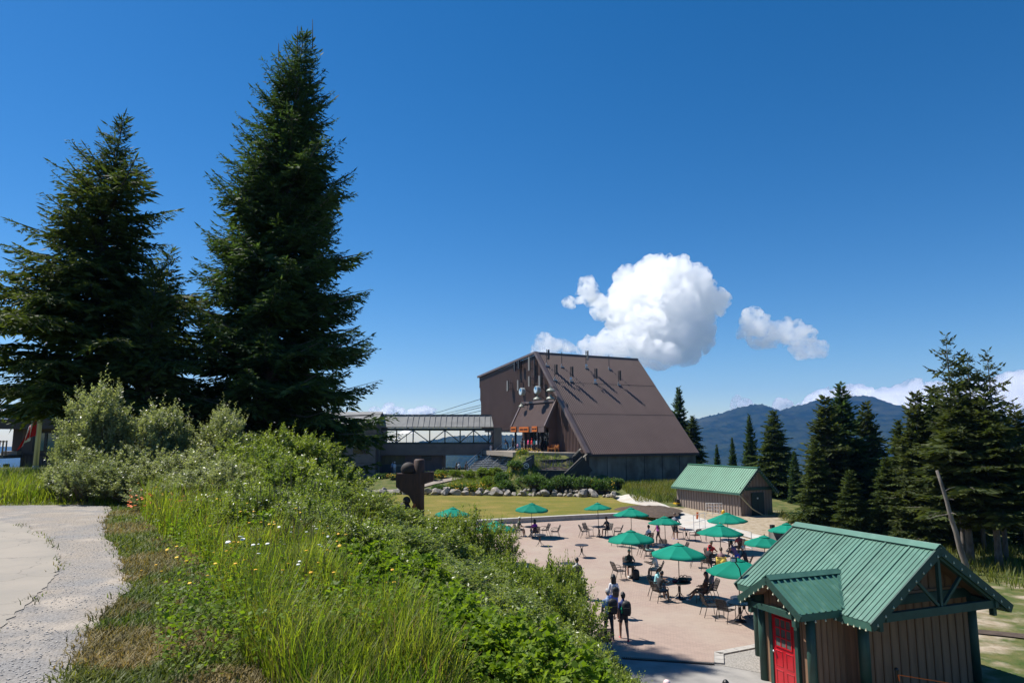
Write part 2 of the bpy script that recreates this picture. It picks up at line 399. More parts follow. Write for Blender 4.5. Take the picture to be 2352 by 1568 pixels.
def cloud(name, blobs, dist, label, seed, dens=0.03, vox=14.0, amp=1.0, tilt=1.3, ushade=None):
    """blobs: (u, v, radius in photo pixels[, depth offset in radii]); union of noisy spheres, marching by remesh"""
    rng = random.Random(seed); VV = []; FF = []
    def ico(p, r, T): FF.append(T[1] + sum(len(q) for q in VV)); VV.append(T[0] * r + np.array(p))
    vmin = min(q[1] for q in blobs)
    for bl in blobs:
        u, v, r = bl[:3]; off = bl[3] if len(bl) > 3 else 0
        rad = r / _F * dist * 0.93
        sh_ = (v - vmin) / _F * dist * tilt * (1 - (max(0, u - ushade) / 60 if ushade else 0) if not ushade or u < ushade + 60 else 0)
        p = AY(u, v, dist + off * rad - sh_)      # the lower billows lie nearer, so the front leans back into the light
        ico(p, rad, ICO[1])
        for k in range(int(24 * amp)):       # cauliflower buds
            d = Vector((rng.gauss(0, 1), rng.gauss(0, 1), rng.gauss(0.25, 1))).normalized()
            rr = rad * rng.uniform(0.16, 0.48)
            ico(p + d * rad * 0.9, rr, ICO[0])
    me = np_mesh(name, np.concatenate(VV), np.concatenate(FF), [])
    o = bpy.data.objects.new(name, me); COL.objects.link(o)
    md = o.modifiers.new('r', 'REMESH'); md.mode = 'VOXEL'; md.voxel_size = vox
    dg = bpy.context.evaluated_depsgraph_get(); m2 = bpy.data.meshes.new_from_object(o.evaluated_get(dg))
    o.modifiers.clear(); o.data = m2; bpy.data.meshes.remove(me); m2.name = name
    n = len(m2.vertices); co = np.empty(n * 3, np.float32); m2.vertices.foreach_get('co', co); co = co.reshape(-1, 3)
    no = np.empty(n * 3, np.float32); m2.vertices.foreach_get('normal', no); no = no.reshape(-1, 3)
    disp = np.zeros(n)
    S = dist / 8000.0
    for sc_, am in ((230 * S, 90 * S), (105 * S, 60 * S), (50 * S, 34 * S), (24 * S, 16 * S)):
        vals = vnoise3(co / sc_ + seed * 3.7)
        disp += (0.5 - np.abs(2 * vals - 1)) * am * 1.1
    co = co + no * disp[:, None]
    m2.vertices.foreach_set('co', co.ravel().astype(np.float32)); m2.update()
    md = o.modifiers.new('r', 'REMESH'); md.mode = 'VOXEL'; md.voxel_size = vox * .9
    m3 = bpy.data.meshes.new_from_object(o.evaluated_get(bpy.context.evaluated_depsgraph_get())); o.modifiers.clear(); o.data = m3; bpy.data.meshes.remove(m2); m2 = m3; m2.name = name
    m2.polygons.foreach_set('use_smooth', np.ones(len(m2.polygons), bool))
    m2.materials.clear(); m2.materials.append(cloud_mat(dens, 1, 1)); m2.update()
    return tag(o, label, 'cloud', 'fair weather clouds')
cloud('cumulus_cloud', [(1500, 660, 58), (1540, 645, 50), (1590, 675, 52), (1455, 690, 50), (1520, 715, 70), (1575, 735, 55), (1440, 730, 42), (1630, 700, 32), (1480, 765, 42),
      (1560, 780, 42), (1430, 792, 26), (1395, 793, 22), (1368, 796, 18), (1352, 802, 10), (1470, 800, 26), (1505, 812, 22), (1535, 815, 16), (1460, 745, 40), (1600, 775, 30), (1590, 800, 18), (1350, 672, 22), (1330, 686, 12), (1376, 690, 16), (1440, 640, 22), (1655, 685, 14), (1312, 690, 7), (1390, 712, 20)], 8000,
      'large billowing white cumulus cloud above the brown terminal building', 1, vox=13, ushade=1545)
cloud('cumulus_cloud', [(1733, 736, 18), (1748, 750, 22), (1775, 762, 20), (1760, 772, 16), (1805, 752, 17), (1825, 758, 17), (1845, 765, 14), (1718, 764, 14), (1740, 775, 13), (1790, 772, 14), (1820, 772, 12), (1858, 772, 8)], 8000, 'medium white cloud to the right of the largest cloud', 2, dens=0.025, vox=9, tilt=.7)
cloud('cumulus_cloud', [(1850, 800, 14), (1868, 797, 13), (1836, 805, 9), (1880, 803, 8)], 8000, 'smallest white puff hanging below the medium cloud', 3, dens=0.02, vox=10)
cloud('cumulus_cloud', [(1250, 795, 18), (1280, 798, 20), (1235, 803, 10), (1305, 802, 10), (1265, 808, 16)], 8000, 'small white cloud peeking above the terminal roof', 4, dens=0.02, vox=10)
bank = []
rb = random.Random(7)
for u, top in [(1885, 908), (1905, 900), (1925, 905), (1975, 885), (1990, 893), (2010, 898), (2035, 900), (2060, 895), (2085, 890), (2110, 885), (2135, 890), (2160, 895), (2190, 890), (2215, 885), (2240, 880), (2265, 888), (2290, 880), (2320, 868), (2350, 862), (2385, 855), (2420, 850)]:
    r = rb.uniform(16, 24); bank.append((u, top + r * 0.9, r)); bank.append((u + rb.uniform(-8, 8), top + 45, 30)); bank.append((u, top + 80, 34))
cloud('cloud_bank', bank, 9500, 'long bank of white clouds behind the mountain peak', 5, dens=0.045, vox=22)
cloud('cumulus_cloud', [(1795, 935, 10), (1806, 938, 8), (1783, 940, 7)], 9500, 'tiny cloud puff in the saddle between two peaks', 6, dens=0.035, vox=8)
cloud('cumulus_cloud', [(1697, 930, 9), (1710, 932, 7), (1686, 934, 6)], 9500, 'tiny cloud puff over the lower left shoulder of the mountain', 9, dens=0.03, vox=8)
far = []
for u, top, r in [(895, 942, 10), (925, 943, 8), (945, 938, 12), (965, 937, 13), (985, 940, 10), (860, 943, 9), (20, 935, 18), (-10, 940, 16), (45, 945, 12)]:
    far.append((u, top + r, r))
cloud('cloud_bank', far[:6], 11000, 'low white cloud line above the footbridge roof', 10, dens=0.04, vox=12)
cloud('cumulus_cloud', far[6:], 11000, 'soft white cloud behind the lodge roof at the picture edge', 11, dens=0.03, vox=14)
# ================================================================== BUILDINGS
def hit(u, v, p0, nn):
    d = Vector(ray(u, v)); o = Vector((0, 0, CAM_H)); t = (Vector(p0) - o).dot(Vector(nn)) / d.dot(Vector(nn)); return o + d * t
BROWN = surf('brown_ribbed_steel', (0.112, 0.072, 0.060), 0.5, (0.132, 0.086, 0.072), 0.5, 5, 0.35, 0.7, spec=0.35)
BROWN_TRIM = surf('brown_steel_trim', (0.125, 0.092, 0.085), 0.45, (0.15, 0.11, 0.10), 0.8)
CONC_DARK = surf('stained_dark_concrete', (0.115, 0.108, 0.092), 0.9, (0.22, 0.205, 0.175), .8, 7, 0.3, 0.75, stretch=(1.3, 1.3, 0.22), bump=0.3, bscale=3,
                 col3=(0.10, 0.082, 0.064), scale3=0.5)
CONC = surf('pale_concrete', (0.42, 0.40, 0.36), 0.9, (0.33, 0.31, 0.28), 2.0, 6, 0.35, 0.7, bump=0.25, bscale=14)
CONC_MID = surf('weathered_concrete', (0.20, 0.19, 0.165), 0.9, (0.12, 0.115, 0.10), 1.4, 6, stretch=(1, 1, 0.3), bump=0.2, bscale=9)
GLASS = surf('dark_window_glass', (0.012, 0.016, 0.018), 0.06, spec=0.8)
BLACK = surf('black_painted_steel', (0.012, 0.012, 0.014), 0.38, spec=0.5)
GALV = surf('galvanised_steel', (0.42, 0.44, 0.46), 0.42, (0.32, 0.34, 0.36), 8, metal=0.6)
GREYP = surf('grey_antenna_plastic', (0.20, 0.19, 0.175), 0.5, (0.17, 0.16, 0.15), 4)
DARKP = surf('dark_antenna_plastic', (0.022, 0.021, 0.022), 0.5)
ORANGE = surf('orange_sign_paint', (0.56, 0.15, 0.025), 0.5, (0.48, 0.12, 0.02), 3)
INK = surf('dark_sign_lettering', (0.03, 0.015, 0.01), 0.6)
WOODW = surf('warm_bench_wood', (0.42, 0.16, 0.035), 0.5, (0.30, 0.11, 0.025), 9, stretch=(1, 8, 8))

# ---------------- cable car terminal
TLEN, AY_, AZ_, EZ_ = 17.7, 12.61, 19.1, 5.31
LY, LZ = 32.05, 17.05
term = thing('cable_car_terminal', 'large brown ribbed steel terminal building with steeply sloping roof', 'building')
term.matrix_world = TM
def t_hit_roof(u, v):
    a = TM @ Vector((0, 0, EZ_)); b1 = TM @ Vector((1, 0, EZ_)); c1 = TM @ Vector((0, AY_, AZ_))
    return TM.inverted() @ hit(u, v, a, (b1 - a).cross(c1 - a))
def t_hit_wall(u, v, x=0.0):
    return TM.inverted() @ hit(u, v, TM @ Vector((x, 0, 0)), e_)
def topz(y): return EZ_ + (AZ_ - EZ_) * y / AY_ if y < AY_ else AZ_ + (LZ - AZ_) * (y - AY_) / (LY - AY_)
# corrugated main roof in three courses, upper course lapping over the lower
sl_ = Vector((0, AY_, AZ_ - EZ_)); slen = sl_.length; sl_.normalize(); rn_ = Vector((0, -sl_.z, sl_.y))
for k, (a, b) in enumerate(((-0.35, slen * 0.36), (slen * 0.36 - 0.1, slen * 0.68), (slen * 0.68 - 0.1, slen))):
    mb = MB(); prof = []; x = -0.3; pitch = 0.30; lift = 0.03 * k
    while x < TLEN + 0.3:
        prof += [(x, 0.0), (x + 0.13, 0.0), (x + 0.17, 0.045), (x + 0.26, 0.045)]; x += pitch
    prof.append((TLEN + 0.35, 0.0))
    vsx = []; fsx = []
    for (px, pz) in prof:
        for t in (a, b):
            for dz in (pz + lift, -0.12 + lift): vsx.append(Vector((px, 0, EZ_)) + sl_ * t + rn_ * dz)
    for i in range(len(prof) - 1):
        j = i * 4; q = j + 4
        fsx += [(j, q, q + 2, j + 2), (j + 1, j + 3, q + 3, q + 1), (j, j + 1, q + 1, q), (j + 2, q + 2, q + 3, j + 3)]
    mb.add(vsx, fsx); mb.obj('roof_panel', BROWN, term)
mb = MB()   # upper roof, left wall, soffit and far side as a closed shell
mb.slab([(0.32, AY_, AZ_ - 0.12), (TLEN - 0.05, AY_, AZ_ - 0.12), (TLEN - 0.05, LY, LZ - 0.1), (0.32, LY, LZ - 0.1)], 0.25); mb.obj('upper_roof', BROWN, term)
mb = MB(); mb.slab([(0.32, LY - 0.1, LZ - 0.4), (TLEN - 0.1, LY - 0.1, LZ - 0.4), (TLEN - 0.1, 30.7, 8.25), (0.32, 30.7, 8.25)], 0.25); mb.obj('side_wall', BROWN, term)
mb = MB(); mb.box((TLEN / 2 + 0.1, 23.8, 8.05), (TLEN - 0.6, 13.8, 0.3)); mb.obj('soffit', BROWN_TRIM, term)
mb = MB(); mb.add([(TLEN - 0.3, 0.4, 1), (TLEN - 0.3, 16.9, 1), (TLEN - 0.3, 16.9, 8), (TLEN - 0.3, 30.6, 8), (TLEN - 0.3, LY - 0.3, LZ - 0.5), (TLEN - 0.3, AY_, AZ_ - 0.5), (TLEN - 0.3, 0.4, EZ_)],
                  [(0, 1, 2, 3, 4, 5, 6)]); mb.obj('far_gable', BROWN, term)
mb = MB(); mb.box((TLEN / 2, 16.95, 4.4), (TLEN - 1, 0.3, 7.3)); mb.obj('inner_wall', BROWN, term)
mb = MB(); poly = [(0.1, 4.6), (0.1, EZ_ - 0.1), (AY_, AZ_ - 0.2), (LY, LZ - 0.15), (30.7, 8.2), (16.95, 8.2), (16.95, 4.6)]
mb.add([(0.0, y, z) for y, z in poly] + [(0.3, y, z) for y, z in poly], [tuple(range(7)), tuple(range(13, 6, -1))] + [(i + 7, (i + 1) % 7 + 7, (i + 1) % 7, i) for i in range(7)])
mb.obj('gable_wall', BROWN, term)
mb = MB(); y = 0.5
while y < 32.0:
    z1 = topz(y) - 0.35; z0 = 4.7 if y < 16.9 else 8.2
    if y > 30.7: z0 = 8.2 + (y - 30.7) / 1.35 * 8.8
    if z1 - z0 > 0.3: mb.box((-0.04, y, (z0 + z1) / 2), (0.08, 0.13, z1 - z0))
    y += 0.34
mb.obj('wall_ribs', BROWN, term, kind='stuff')
mb = MB(); mb.beam((-0.15, -0.25, EZ_ - 0.2), (-0.15, AY_, AZ_ + 0.03), 0.55, 0.42); mb.obj('rake_trim', BROWN_TRIM, term)
mb = MB(); mb.beam((-0.12, AY_ + 0.1, AZ_ + 0.03), (-0.12, LY + 0.1, LZ + 0.03), 0.5, 0.3); mb.obj('rake_trim', BROWN_TRIM, term)
mb = MB(); mb.beam((-0.4, AY_ + 0.02, AZ_ - 0.02), (TLEN + 0.35, AY_ + 0.02, AZ_ - 0.02), 0.36, 0.26); mb.obj('ridge_cap', BROWN_TRIM, term)
mb = MB(); mb.beam((-0.1, -0.22, EZ_ - 0.42), (TLEN + 0.3, -0.22, EZ_ - 0.42), 0.2, 0.3); mb.obj('eave_gutter', surf('dark_brown_gutter', (0.03, 0.02, 0.02), 0.5), term)
mb = MB(); mb.box((TLEN / 2, 0.3, 2.5), (TLEN - 0.1, 0.5, 5.2)); mb.box((0.15, 3.2, 2.4), (0.5, 6, 4.8)); mb.box((TLEN - 0.3, 4.2, 2.4), (0.4, 8, 4.8)); mb.obj('concrete_base', CONC_DARK, term)
for j in range(1, 6):
    mb = MB(); mb.box((TLEN * j / 6, 0.04, 2.4), (0.05, 0.04, 4.9)); mb.obj('formwork_joint', surf('concrete_joint', (0.016, 0.016, 0.016), 0.9), term)
mb = MB(); mb.box((1.2, 29.0, 4.2), (0.7, 0.7, 8.0)); mb.obj('column', BROWN, term)
# entrance canopy
CY0, CY1, CX = 7.3, 16.7, -1.9
mb = MB(); ctz, cbz = 12.0, 8.55
v0 = Vector((-0.1, CY0, ctz)); v1 = Vector((CX, CY0, cbz)); dn = (v1 - v0).normalized(); cn = Vector((dn.z, 0, -dn.x))
if cn.z < 0: cn = -cn
y = CY0; vsx = []; fsx = []; prof = []
while y < CY1: prof += [(y, 0), (y + 0.12, 0), (y + 0.15, 0.05), (y + 0.24, 0.05)]; y += 0.28
for py, pz in prof:
    for p in (v0, v1):
        for dz in (pz, -0.1): vsx.append(Vector((p.x, py, p.z)) + cn * dz)
for i in range(len(prof) - 1):
    j = i * 4; q = j + 4; fsx += [(j, j + 2, q + 2, q), (j + 1, q + 1, q + 3, j + 3), (j + 2, j + 3, q + 3, q + 2)]
mb.add(vsx, fsx); mb.obj('canopy_roof', BROWN, term)
for yy in (CY0 - 0.1, CY1 + 0.1):
    mb = MB(); mb.beam((-0.1, yy, ctz + 0.02), (CX, yy, cbz + 0.02), 0.35, 0.3, up=(0, 1, 0)); mb.obj('canopy_trim', BROWN_TRIM, term)
mb = MB(); mb.beam((-0.2, CY0, ctz + 0.05), (-0.2, CY1, ctz + 0.05), 0.4, 0.3); mb.obj('canopy_trim', BROWN_TRIM, term)
mb = MB(); mb.box((CX + 0.12, (CY0 + CY1) / 2 + 0.4, 8.2), (0.24, CY1 - CY0 + 0.4, 0.8)); mb.obj('fascia_board', BROWN_TRIM, term)
for yy in (CY0, CY1):
    mb = MB(); mb.add([(-0.05, yy, 8.4), (CX + 0.3, yy, 8.4), (CX + 0.3, yy, cbz), (-0.05, yy, ctz - 0.1)], [(0, 1, 2, 3)]); mb.obj('canopy_cheek', BROWN, term)
mb = MB(); mb.add([(-0.05, CY0, 4.9), (CX + 0.6, CY0, 4.9), (CX + 0.6, CY0, 8.35), (-0.05, CY0, 8.4)], [(0, 1, 2, 3)]); mb.obj('porch_side_wall', BROWN, term)
mb = MB(); mb.box((-0.15, 11.2, 6.6), (0.1, 6.2, 2.9)); mb.obj('entrance_glass', GLASS, term)
for k in range(6):
    mb = MB(); mb.box((-0.22, 8.3 + k * 1.2, 6.6), (0.1, 0.09, 2.9)); mb.obj('entrance_mullion', BLACK, term)
mb = MB(); mb.box((-0.23, 11.2, 7.3), (0.1, 6.2, 0.09)); mb.obj('entrance_transom', BLACK, term)
for yy in (9.6, 13.2, 16.2):
    mb = MB(); mb.box((CX + 0.35, yy, 6.6), (0.22, 0.22, 3.0)); mb.obj('canopy_post', BLACK, term)
def lettered_sign(par, name, cx, yc, zc, w, h, mat, words):
    mb = MB(); mb.box((cx, yc, zc), (0.1, w, h)); s = mb.obj(name, mat, par)
    tot = sum(words) + len(words) - 1; cw = (w * 0.84) / tot; y = yc + w * 0.42
    for n in words:
        for k in range(n):
            mb = MB(); mb.box((cx - 0.055, y - cw / 2, zc), (0.02, cw * 0.7, h * 0.30)); mb.obj('letter', INK, s); y -= cw
        y -= cw
lettered_sign(term, 'sign_board', CX - 0.08, 16.0, 8.25, 1.55, 0.72, ORANGE, [7])
lettered_sign(term, 'sign_board', CX - 0.08, 12.9, 8.2, 2.75, 0.72, ORANGE, [8, 9])
lettered_sign(term, 'sign_board', CX - 0.08, 9.9, 8.25, 1.4, 0.72, ORANGE, [4, 4])

# ---------------- antennas on roof and wall
names8 = ['upper row of roof masts, first from the gable edge', 'upper row of roof masts, second from the gable edge', 'upper row of roof masts, third from the gable edge', 'upper row of roof masts, farthest from the gable edge',
          'lower row of roof masts, first from the gable edge', 'lower row of roof masts, second from the gable edge', 'lower row of roof masts, third from the gable edge', 'lower row of roof masts, farthest from the gable edge']
for k, (cu, cv, h, pan) in enumerate([(820, 215, 2.35, 1), (952, 225, 2.15, 0), (1165, 235, 2.6, 2), (1367, 245, 2.1, 0), (890, 340, 2.2, 1), (1030, 350, 2.1, 1), (1242, 365, 2.1, 1), (1450, 382, 2.1, 1)]):
    p = t_hit_roof((1700 + cu / 2.34) / 1.63265, (1280 + cv / 2.34) / 1.63265); w = TM @ p
    a = thing('roof_antenna', 'dark antenna mast standing in the ' + names8[k], 'antenna', w, math.atan2(e_.y, e_.x), 'antenna masts on the terminal roof')
    mb = MB(); mb.tube([(0, 0, -0.1), (0, 0, h)], 0.055, 6); mb.obj('mast', DARKP, a)
    mb = MB(); mb.box((0, 0.05, 0.02), (0.5, 0.5, 0.12)); mb.tube([(-0.3, -0.1, -0.15), (0.0, 0.0, 0.5)], 0.04, 5); mb.obj('foot', GALV, a)
    if pan:
        mb = MB(); mb.box((0.28, -0.05, h - 0.72), (0.22, 0.16, 1.4)); mb.obj('panel', DARKP if pan == 1 else GREYP, a)
        for zz in (h - 1.2, h - 0.3):
            mb = MB(); mb.box((0.13, 0, zz), (0.26, 0.06, 0.06)); mb.obj('bracket', DARKP, a)
    if k in (2, 5, 6):
        mb = MB(); mb.lathe([(0.02, 0), (0.16, 0.06), (0.2, 0.14)], 10, Matrix.Translation((-0.2, -0.25, 0.35)) @ Matrix.Rotation(R(70), 4, 'X')); mb.obj('floodlight', surf('white_lamp', (0.75, 0.75, 0.75), 0.4), a)
pan = [(540, 180, 260, 1), (575, 162, 240, 1), (668, 135, 255, 0), (478, 345, 435, 0), (570, 338, 430, 0), (668, 305, 395, 0), (759, 300, 388, 0), (715, 150, 300, 1)]
pl_ = ['dark slim', 'dark tall', 'grey tall', 'grey boxy', 'grey boxy', 'grey boxy', 'grey boxy', 'dark bare']
wh_ = ['leftmost of the high pair on the gable wall', 'right one of the high pair on the gable wall', 'high on the gable wall near the apex', 'lowest and leftmost on the gable wall', 'second from the left in the middle row of the gable wall',
       'third from the left in the middle row of the gable wall', 'rightmost in the middle row of the gable wall', 'pole directly under the gable apex']
for k, (cu, c0, c1, dk) in enumerate(pan):
    cvt = lambda x, y: ((1700 + x / 2.34) / 1.63265, (1280 + y / 2.34) / 1.63265)
    p0 = t_hit_wall(*cvt(cu, c1), x=-0.7); p1 = t_hit_wall(*cvt(cu, c0), x=-0.7)
    hh = p1.z - p0.z; w = TM @ p0
    a = thing('wall_antenna', pl_[k] + ' panel antenna ' + wh_[k], 'antenna', w, math.atan2(e_.y, e_.x), 'antennas on the gable wall')
    mb = MB(); mb.box((0, 0, hh / 2), (0.22, 0.14 if k == 7 else 0.42, hh)); mb.obj('panel', DARKP if dk else GREYP, a)
    mb = MB(); mb.tube([(0.35, -0.1, -0.4), (0.35, -0.1, hh + 0.2)], 0.05, 6); mb.obj('mast', DARKP, a)
    for zz in (0.3, hh - 0.3):
        mb = MB(); mb.tube([(0, 0, zz), (0.35, -0.1, zz), (0.68, -0.1, zz)], 0.035, 5); mb.obj('bracket', DARKP, a)
for k, (cu, cv, kind, lab) in enumerate([(605, 440, 'drum', 'round drum microwave antenna with blue emblem, left of the two'), (738, 425, 'drum', 'round drum microwave antenna with blue emblem, right of the two'),
        (854, 425, 'dish', 'grey saucer floodlight highest on the gable beside the rake'), (853, 495, 'dish', 'grey saucer floodlight below another beside the rake'), (738, 500, 'dish', 'grey saucer floodlight above the canopy centre'), (598, 565, 'dish', 'small saucer floodlight left of the canopy top')]):
    p = t_hit_wall((1700 + cu / 2.34) / 1.63265, (1280 + cv / 2.34) / 1.63265, x=-1.3); w = TM @ p
    a = thing('wall_floodlight' if kind == 'dish' else 'drum_antenna', lab, 'floodlight' if kind == 'dish' else 'antenna', w, math.atan2(e_.y, e_.x), 'fixtures on the gable wall')
    if kind == 'drum':
        mb = MB(); T = Matrix.Rotation(R(90), 4, 'Y') @ Matrix.Translation((0, 0, -0.3)); mb.lathe([(0.52, 0), (0.55, 0.05), (0.55, 0.55), (0.4, 0.65)], 18, T); mb.obj('drum', surf('pale_drum', (0.30, 0.34, 0.36), 0.4), a)
        mb = MB(); mb.lathe([(0.42, 0), (0.42, 0.02)], 16, Matrix.Translation((-0.32, 0, 0)) @ Matrix.Rotation(R(90), 4, 'Y')); mb.obj('emblem', surf('blue_emblem', (0.05, 0.22, 0.45), 0.4, (0.55, 0.65, 0.7), 2.2, 2, 0.45, 0.5), a)
    else:
        sc_ = 1.0 if k < 5 else 0.7
        mb = MB(); mb.lathe([(0.58 * sc_, -0.2), (0.6 * sc_, -0.08), (0.42 * sc_, 0.1), (0.12 * sc_, 0.26), (0.1 * sc_, 0.5)], 16); mb.obj('shade', surf('grey_green_lamp_shade', (0.22, 0.24, 0.20), 0.45), a)
    mb = MB(); mb.tube([(0.1, 0, 0.3), (0.5, 0, 0.45), (0.9, -0.1, 0.1), (1.28, -0.1, -0.1)], 0.045, 6); mb.obj('arm', DARKP, a)

# ---------------- terrace at the entrance, planters, stairs
def ccw(p): return p if sum(p[i][0] * p[(i + 1) % len(p)][1] - p[(i + 1) % len(p)][0] * p[i][1] for i in range(len(p))) > 0 else p[::-1]
PAVE = surf('exposed_aggregate_concrete', (0.28, 0.235, 0.195), 0.9, (0.21, 0.18, 0.15), 6, 6, bump=0.2, bscale=60)
mb = MB(); mb.prism(ccw(tp[:]), 4.6, 5.22); mb.obj('terrace', PAVE, kind='structure', label='raised paved terrace before the terminal entrance')
WEATH = surf('weathered_grey_timber', (0.16, 0.145, 0.12), 0.85, (0.09, 0.08, 0.068), 5, 5, stretch=(1, 1, 6), bump=0.3, bscale=12)
WEATH_D = surf('dark_weathered_timber', (0.055, 0.05, 0.044), 0.9, (0.03, 0.028, 0.026), 4, 5, stretch=(1, 1, 4))
def wall_run(par, name, pts, h, w, mat, cap=None):
    for i in range(len(pts) - 1):
        a, b_ = Vector(pts[i]), Vector(pts[i + 1]); mb = MB()
        mb.beam(a + Vector((0, 0, -h / 2)), b_ + Vector((0, 0, -h / 2)), w, h); mb.obj(name, mat, par)
        if cap:
            mb = MB(); mb.beam(a + Vector((0, 0, 0.04)), b_ + Vector((0, 0, 0.04)), w + 0.12, 0.08); mb.obj('rail_cap', cap, par)
pw = thing('planter_wall', 'weathered timber planter walls stepping down beside the terrace', 'wall')
top_pts = [AY(1205, 1059, 87.5), AY(1300, 1055, 86.0), AY(1318, 1048, 85.7), AY(1334, 1031, 86.2)]
wall_run(pw, 'upper_wall', top_pts, 1.0, 0.25, WEATH_D, WEATH)
low_pts = [AY(1203, 1079, 86.0), AY(1308, 1081, 84.6), AY(1348, 1043, 85.6)]
wall_run(pw, 'lower_wall', low_pts, 2.2, 0.3, WEATH_D, WEATH)
mb = MB(); mb.box((AY(1350, 1060, 85.6).x, 85.75, 2.6), (0.35, 0.35, 5.2)); mb.obj('corner_post', WEATH_D, pw)
soil = surf('dark_planter_soil', (0.05, 0.038, 0.028), 0.95)
mb = MB(); mb.add([low_pts[0] - Vector((0, 0, .25)), low_pts[1] - Vector((0, 0, .25)), top_pts[2] - Vector((0, 0, .9)), top_pts[0] - Vector((0, 0, .9))], [(0, 1, 2, 3)]); mb.obj('soil', soil, pw)
# steel stair up to the terrace
st = thing('metal_staircase', 'wide grey metal staircase with four handrails climbing to the terrace', 'stairs')
sb0, sb1 = AY(1072, 1078, 97.5), AY(1160, 1078, 94.0)     # bottom left / right
s0, s1 = AY(1122, 1039, 103.0), AY(1212, 1039, 98.5)      # top left / right
s0.z = s1.z = 5.25; sb0.z = sb1.z = 2.55
NT = 13
TREAD = surf('grey_steel_tread', (0.42, 0.45, 0.47), 0.5, (0.34, 0.36, 0.38), 5)
for k in range(NT):
    f = k / (NT - 1); a = sb0.lerp(s0, f); b_ = sb1.lerp(s1, f); mb = MB(); mb.beam(a, b_, 0.34, 0.06); mb.obj('tread', TREAD, st)
    mb = MB(); mb.beam(a + Vector((0, .16, .1)), b_ + Vector((0, .16, .1)), 0.02, 0.14); mb.obj('riser', surf('dark_riser', (0.05, 0.05, 0.055), 0.7), st)
for f in (0.0, 0.36, 0.68, 1.0):
    a = sb0.lerp(sb1, f); b_ = s0.lerp(s1, f); mb = MB()
    mb.beam(a + Vector((0, 0, -0.2)), b_ + Vector((0, 0, -0.2)), 0.1, 0.3); mb.obj('stringer', TREAD, st)
    mb = MB(); mb.tube([a + Vector((0, 0, .95)), b_ + Vector((0, 0, .95)), b_ + Vector((0, 0.8, .95))], 0.04, 6); mb.obj('handrail', GALV, st)
    mb = MB(); mb.tube([a + Vector((0, 0, .5)), b_ + Vector((0, 0, .5))], 0.025, 6); mb.obj('mid_rail', GALV, st)
    for g in (0, 0.33, 0.66, 1):
        q = a.lerp(b_, g); mb = MB(); mb.tube([q, q + Vector((0, 0, .95))], 0.03, 6); mb.obj('rail_post', GALV, st)
# glass balustrade on the terrace edge behind the stair
rl = thing('terrace_railing', 'dark metal railing along the open terrace edge under the terminal', 'railing')
ra, rb_ = TM @ Vector((-1.0, 17.2, 5.22)), TM @ Vector((-1.0, 30.5, 5.22))
for k in range(9):
    q = ra.lerp(rb_, k / 8); mb = MB(); mb.beam(q, q + Vector((0, 0, 1.1)), 0.05, 0.05, up=(0, 1, 0)); mb.obj('post', BLACK, rl)
for zz in (0.1, 1.1):
    mb = MB(); mb.beam(ra + Vector((0, 0, zz)), rb_ + Vector((0, 0, zz)), 0.05, 0.05); mb.obj('rail', BLACK, rl)
# bench by the wall
bn = thing('bench', 'varnished wooden bench against the brown wall beside the entrance', 'bench', TM @ Vector((-1.3, 6.2, 5.22)), math.atan2(n_.y, n_.x))
for k in range(4):
    mb = MB(); mb.box((0, 0.22 - k * 0.14, 0.45), (1.9, 0.11, 0.05)); mb.obj('seat_slat', WOODW, bn)
for k in range(3):
    mb = MB(); mb.box((0, -0.33 - 0.03 * k, 0.62 + k * 0.15), (1.9, 0.05, 0.11)); mb.obj('back_slat', WOODW, bn)
for sx in (-0.9, 0.9):
    mb = MB(); mb.box((sx, 0.2, 0.33), (0.1, 0.1, 0.66)); mb.obj('leg', WOODW, bn); mb = MB(); mb.box((sx, -0.3, 0.5), (0.1, 0.1, 1.0)); mb.obj('leg', WOODW, bn)
    mb = MB(); mb.box((sx, -0.03, 0.68), (0.12, 0.62, 0.06)); mb.obj('armrest', WOODW, bn)
# round-logo pillar sign
sg = thing('pillar_sign', 'dark slate pillar sign with a white round emblem in the flowerbed', 'sign', AY(1211, 1094, 85.5), R(8))
SLATE = surf('slate_blue_panel', (0.028, 0.040, 0.052), 0.5, (0.02, 0.03, 0.04), 2)
mb = MB(); mb.add([(-.75, -.2, 0), (.55, -.2, 0), (.55, -.2, 2.3), (-.75, -.2, 1.55), (-.75, .1, 0), (.55, .1, 0), (.55, .1, 2.3), (-.75, .1, 1.55)], [(0, 1, 2, 3), (7, 6, 5, 4), (1, 5, 6, 2), (0, 3, 7, 4), (3, 2, 6, 7)]); mb.obj('front_slab', SLATE, sg)
mb = MB(); mb.add([(-.1, .2, 0), (.95, .2, 0), (.95, .2, 2.75), (-.1, .2, 2.2), (-.1, .4, 0), (.95, .4, 0), (.95, .4, 2.75), (-.1, .4, 2.2)], [(0, 1, 2, 3), (7, 6, 5, 4), (1, 5, 6, 2), (0, 3, 7, 4), (3, 2, 6, 7)]); mb.obj('rear_slab', SLATE, sg)
WHITE = surf('white_paint', (0.78, 0.78, 0.76), 0.5)
mb = MB(); mb.tube([(-.15 + .3 * math.cos(a), -.215, 1.3 + .3 * math.sin(a)) for a in np.linspace(0, 2 * math.pi, 24, endpoint=False)], 0.045, 6, closed=True); mb.obj('emblem_ring', WHITE, sg)
mb = MB(); mb.box((-.15, -.212, 1.3), (.42, .03, .07)); mb.box((-.15, -.212, 1.42), (.26, .03, .07)); mb.obj('emblem_bars', WHITE, sg)

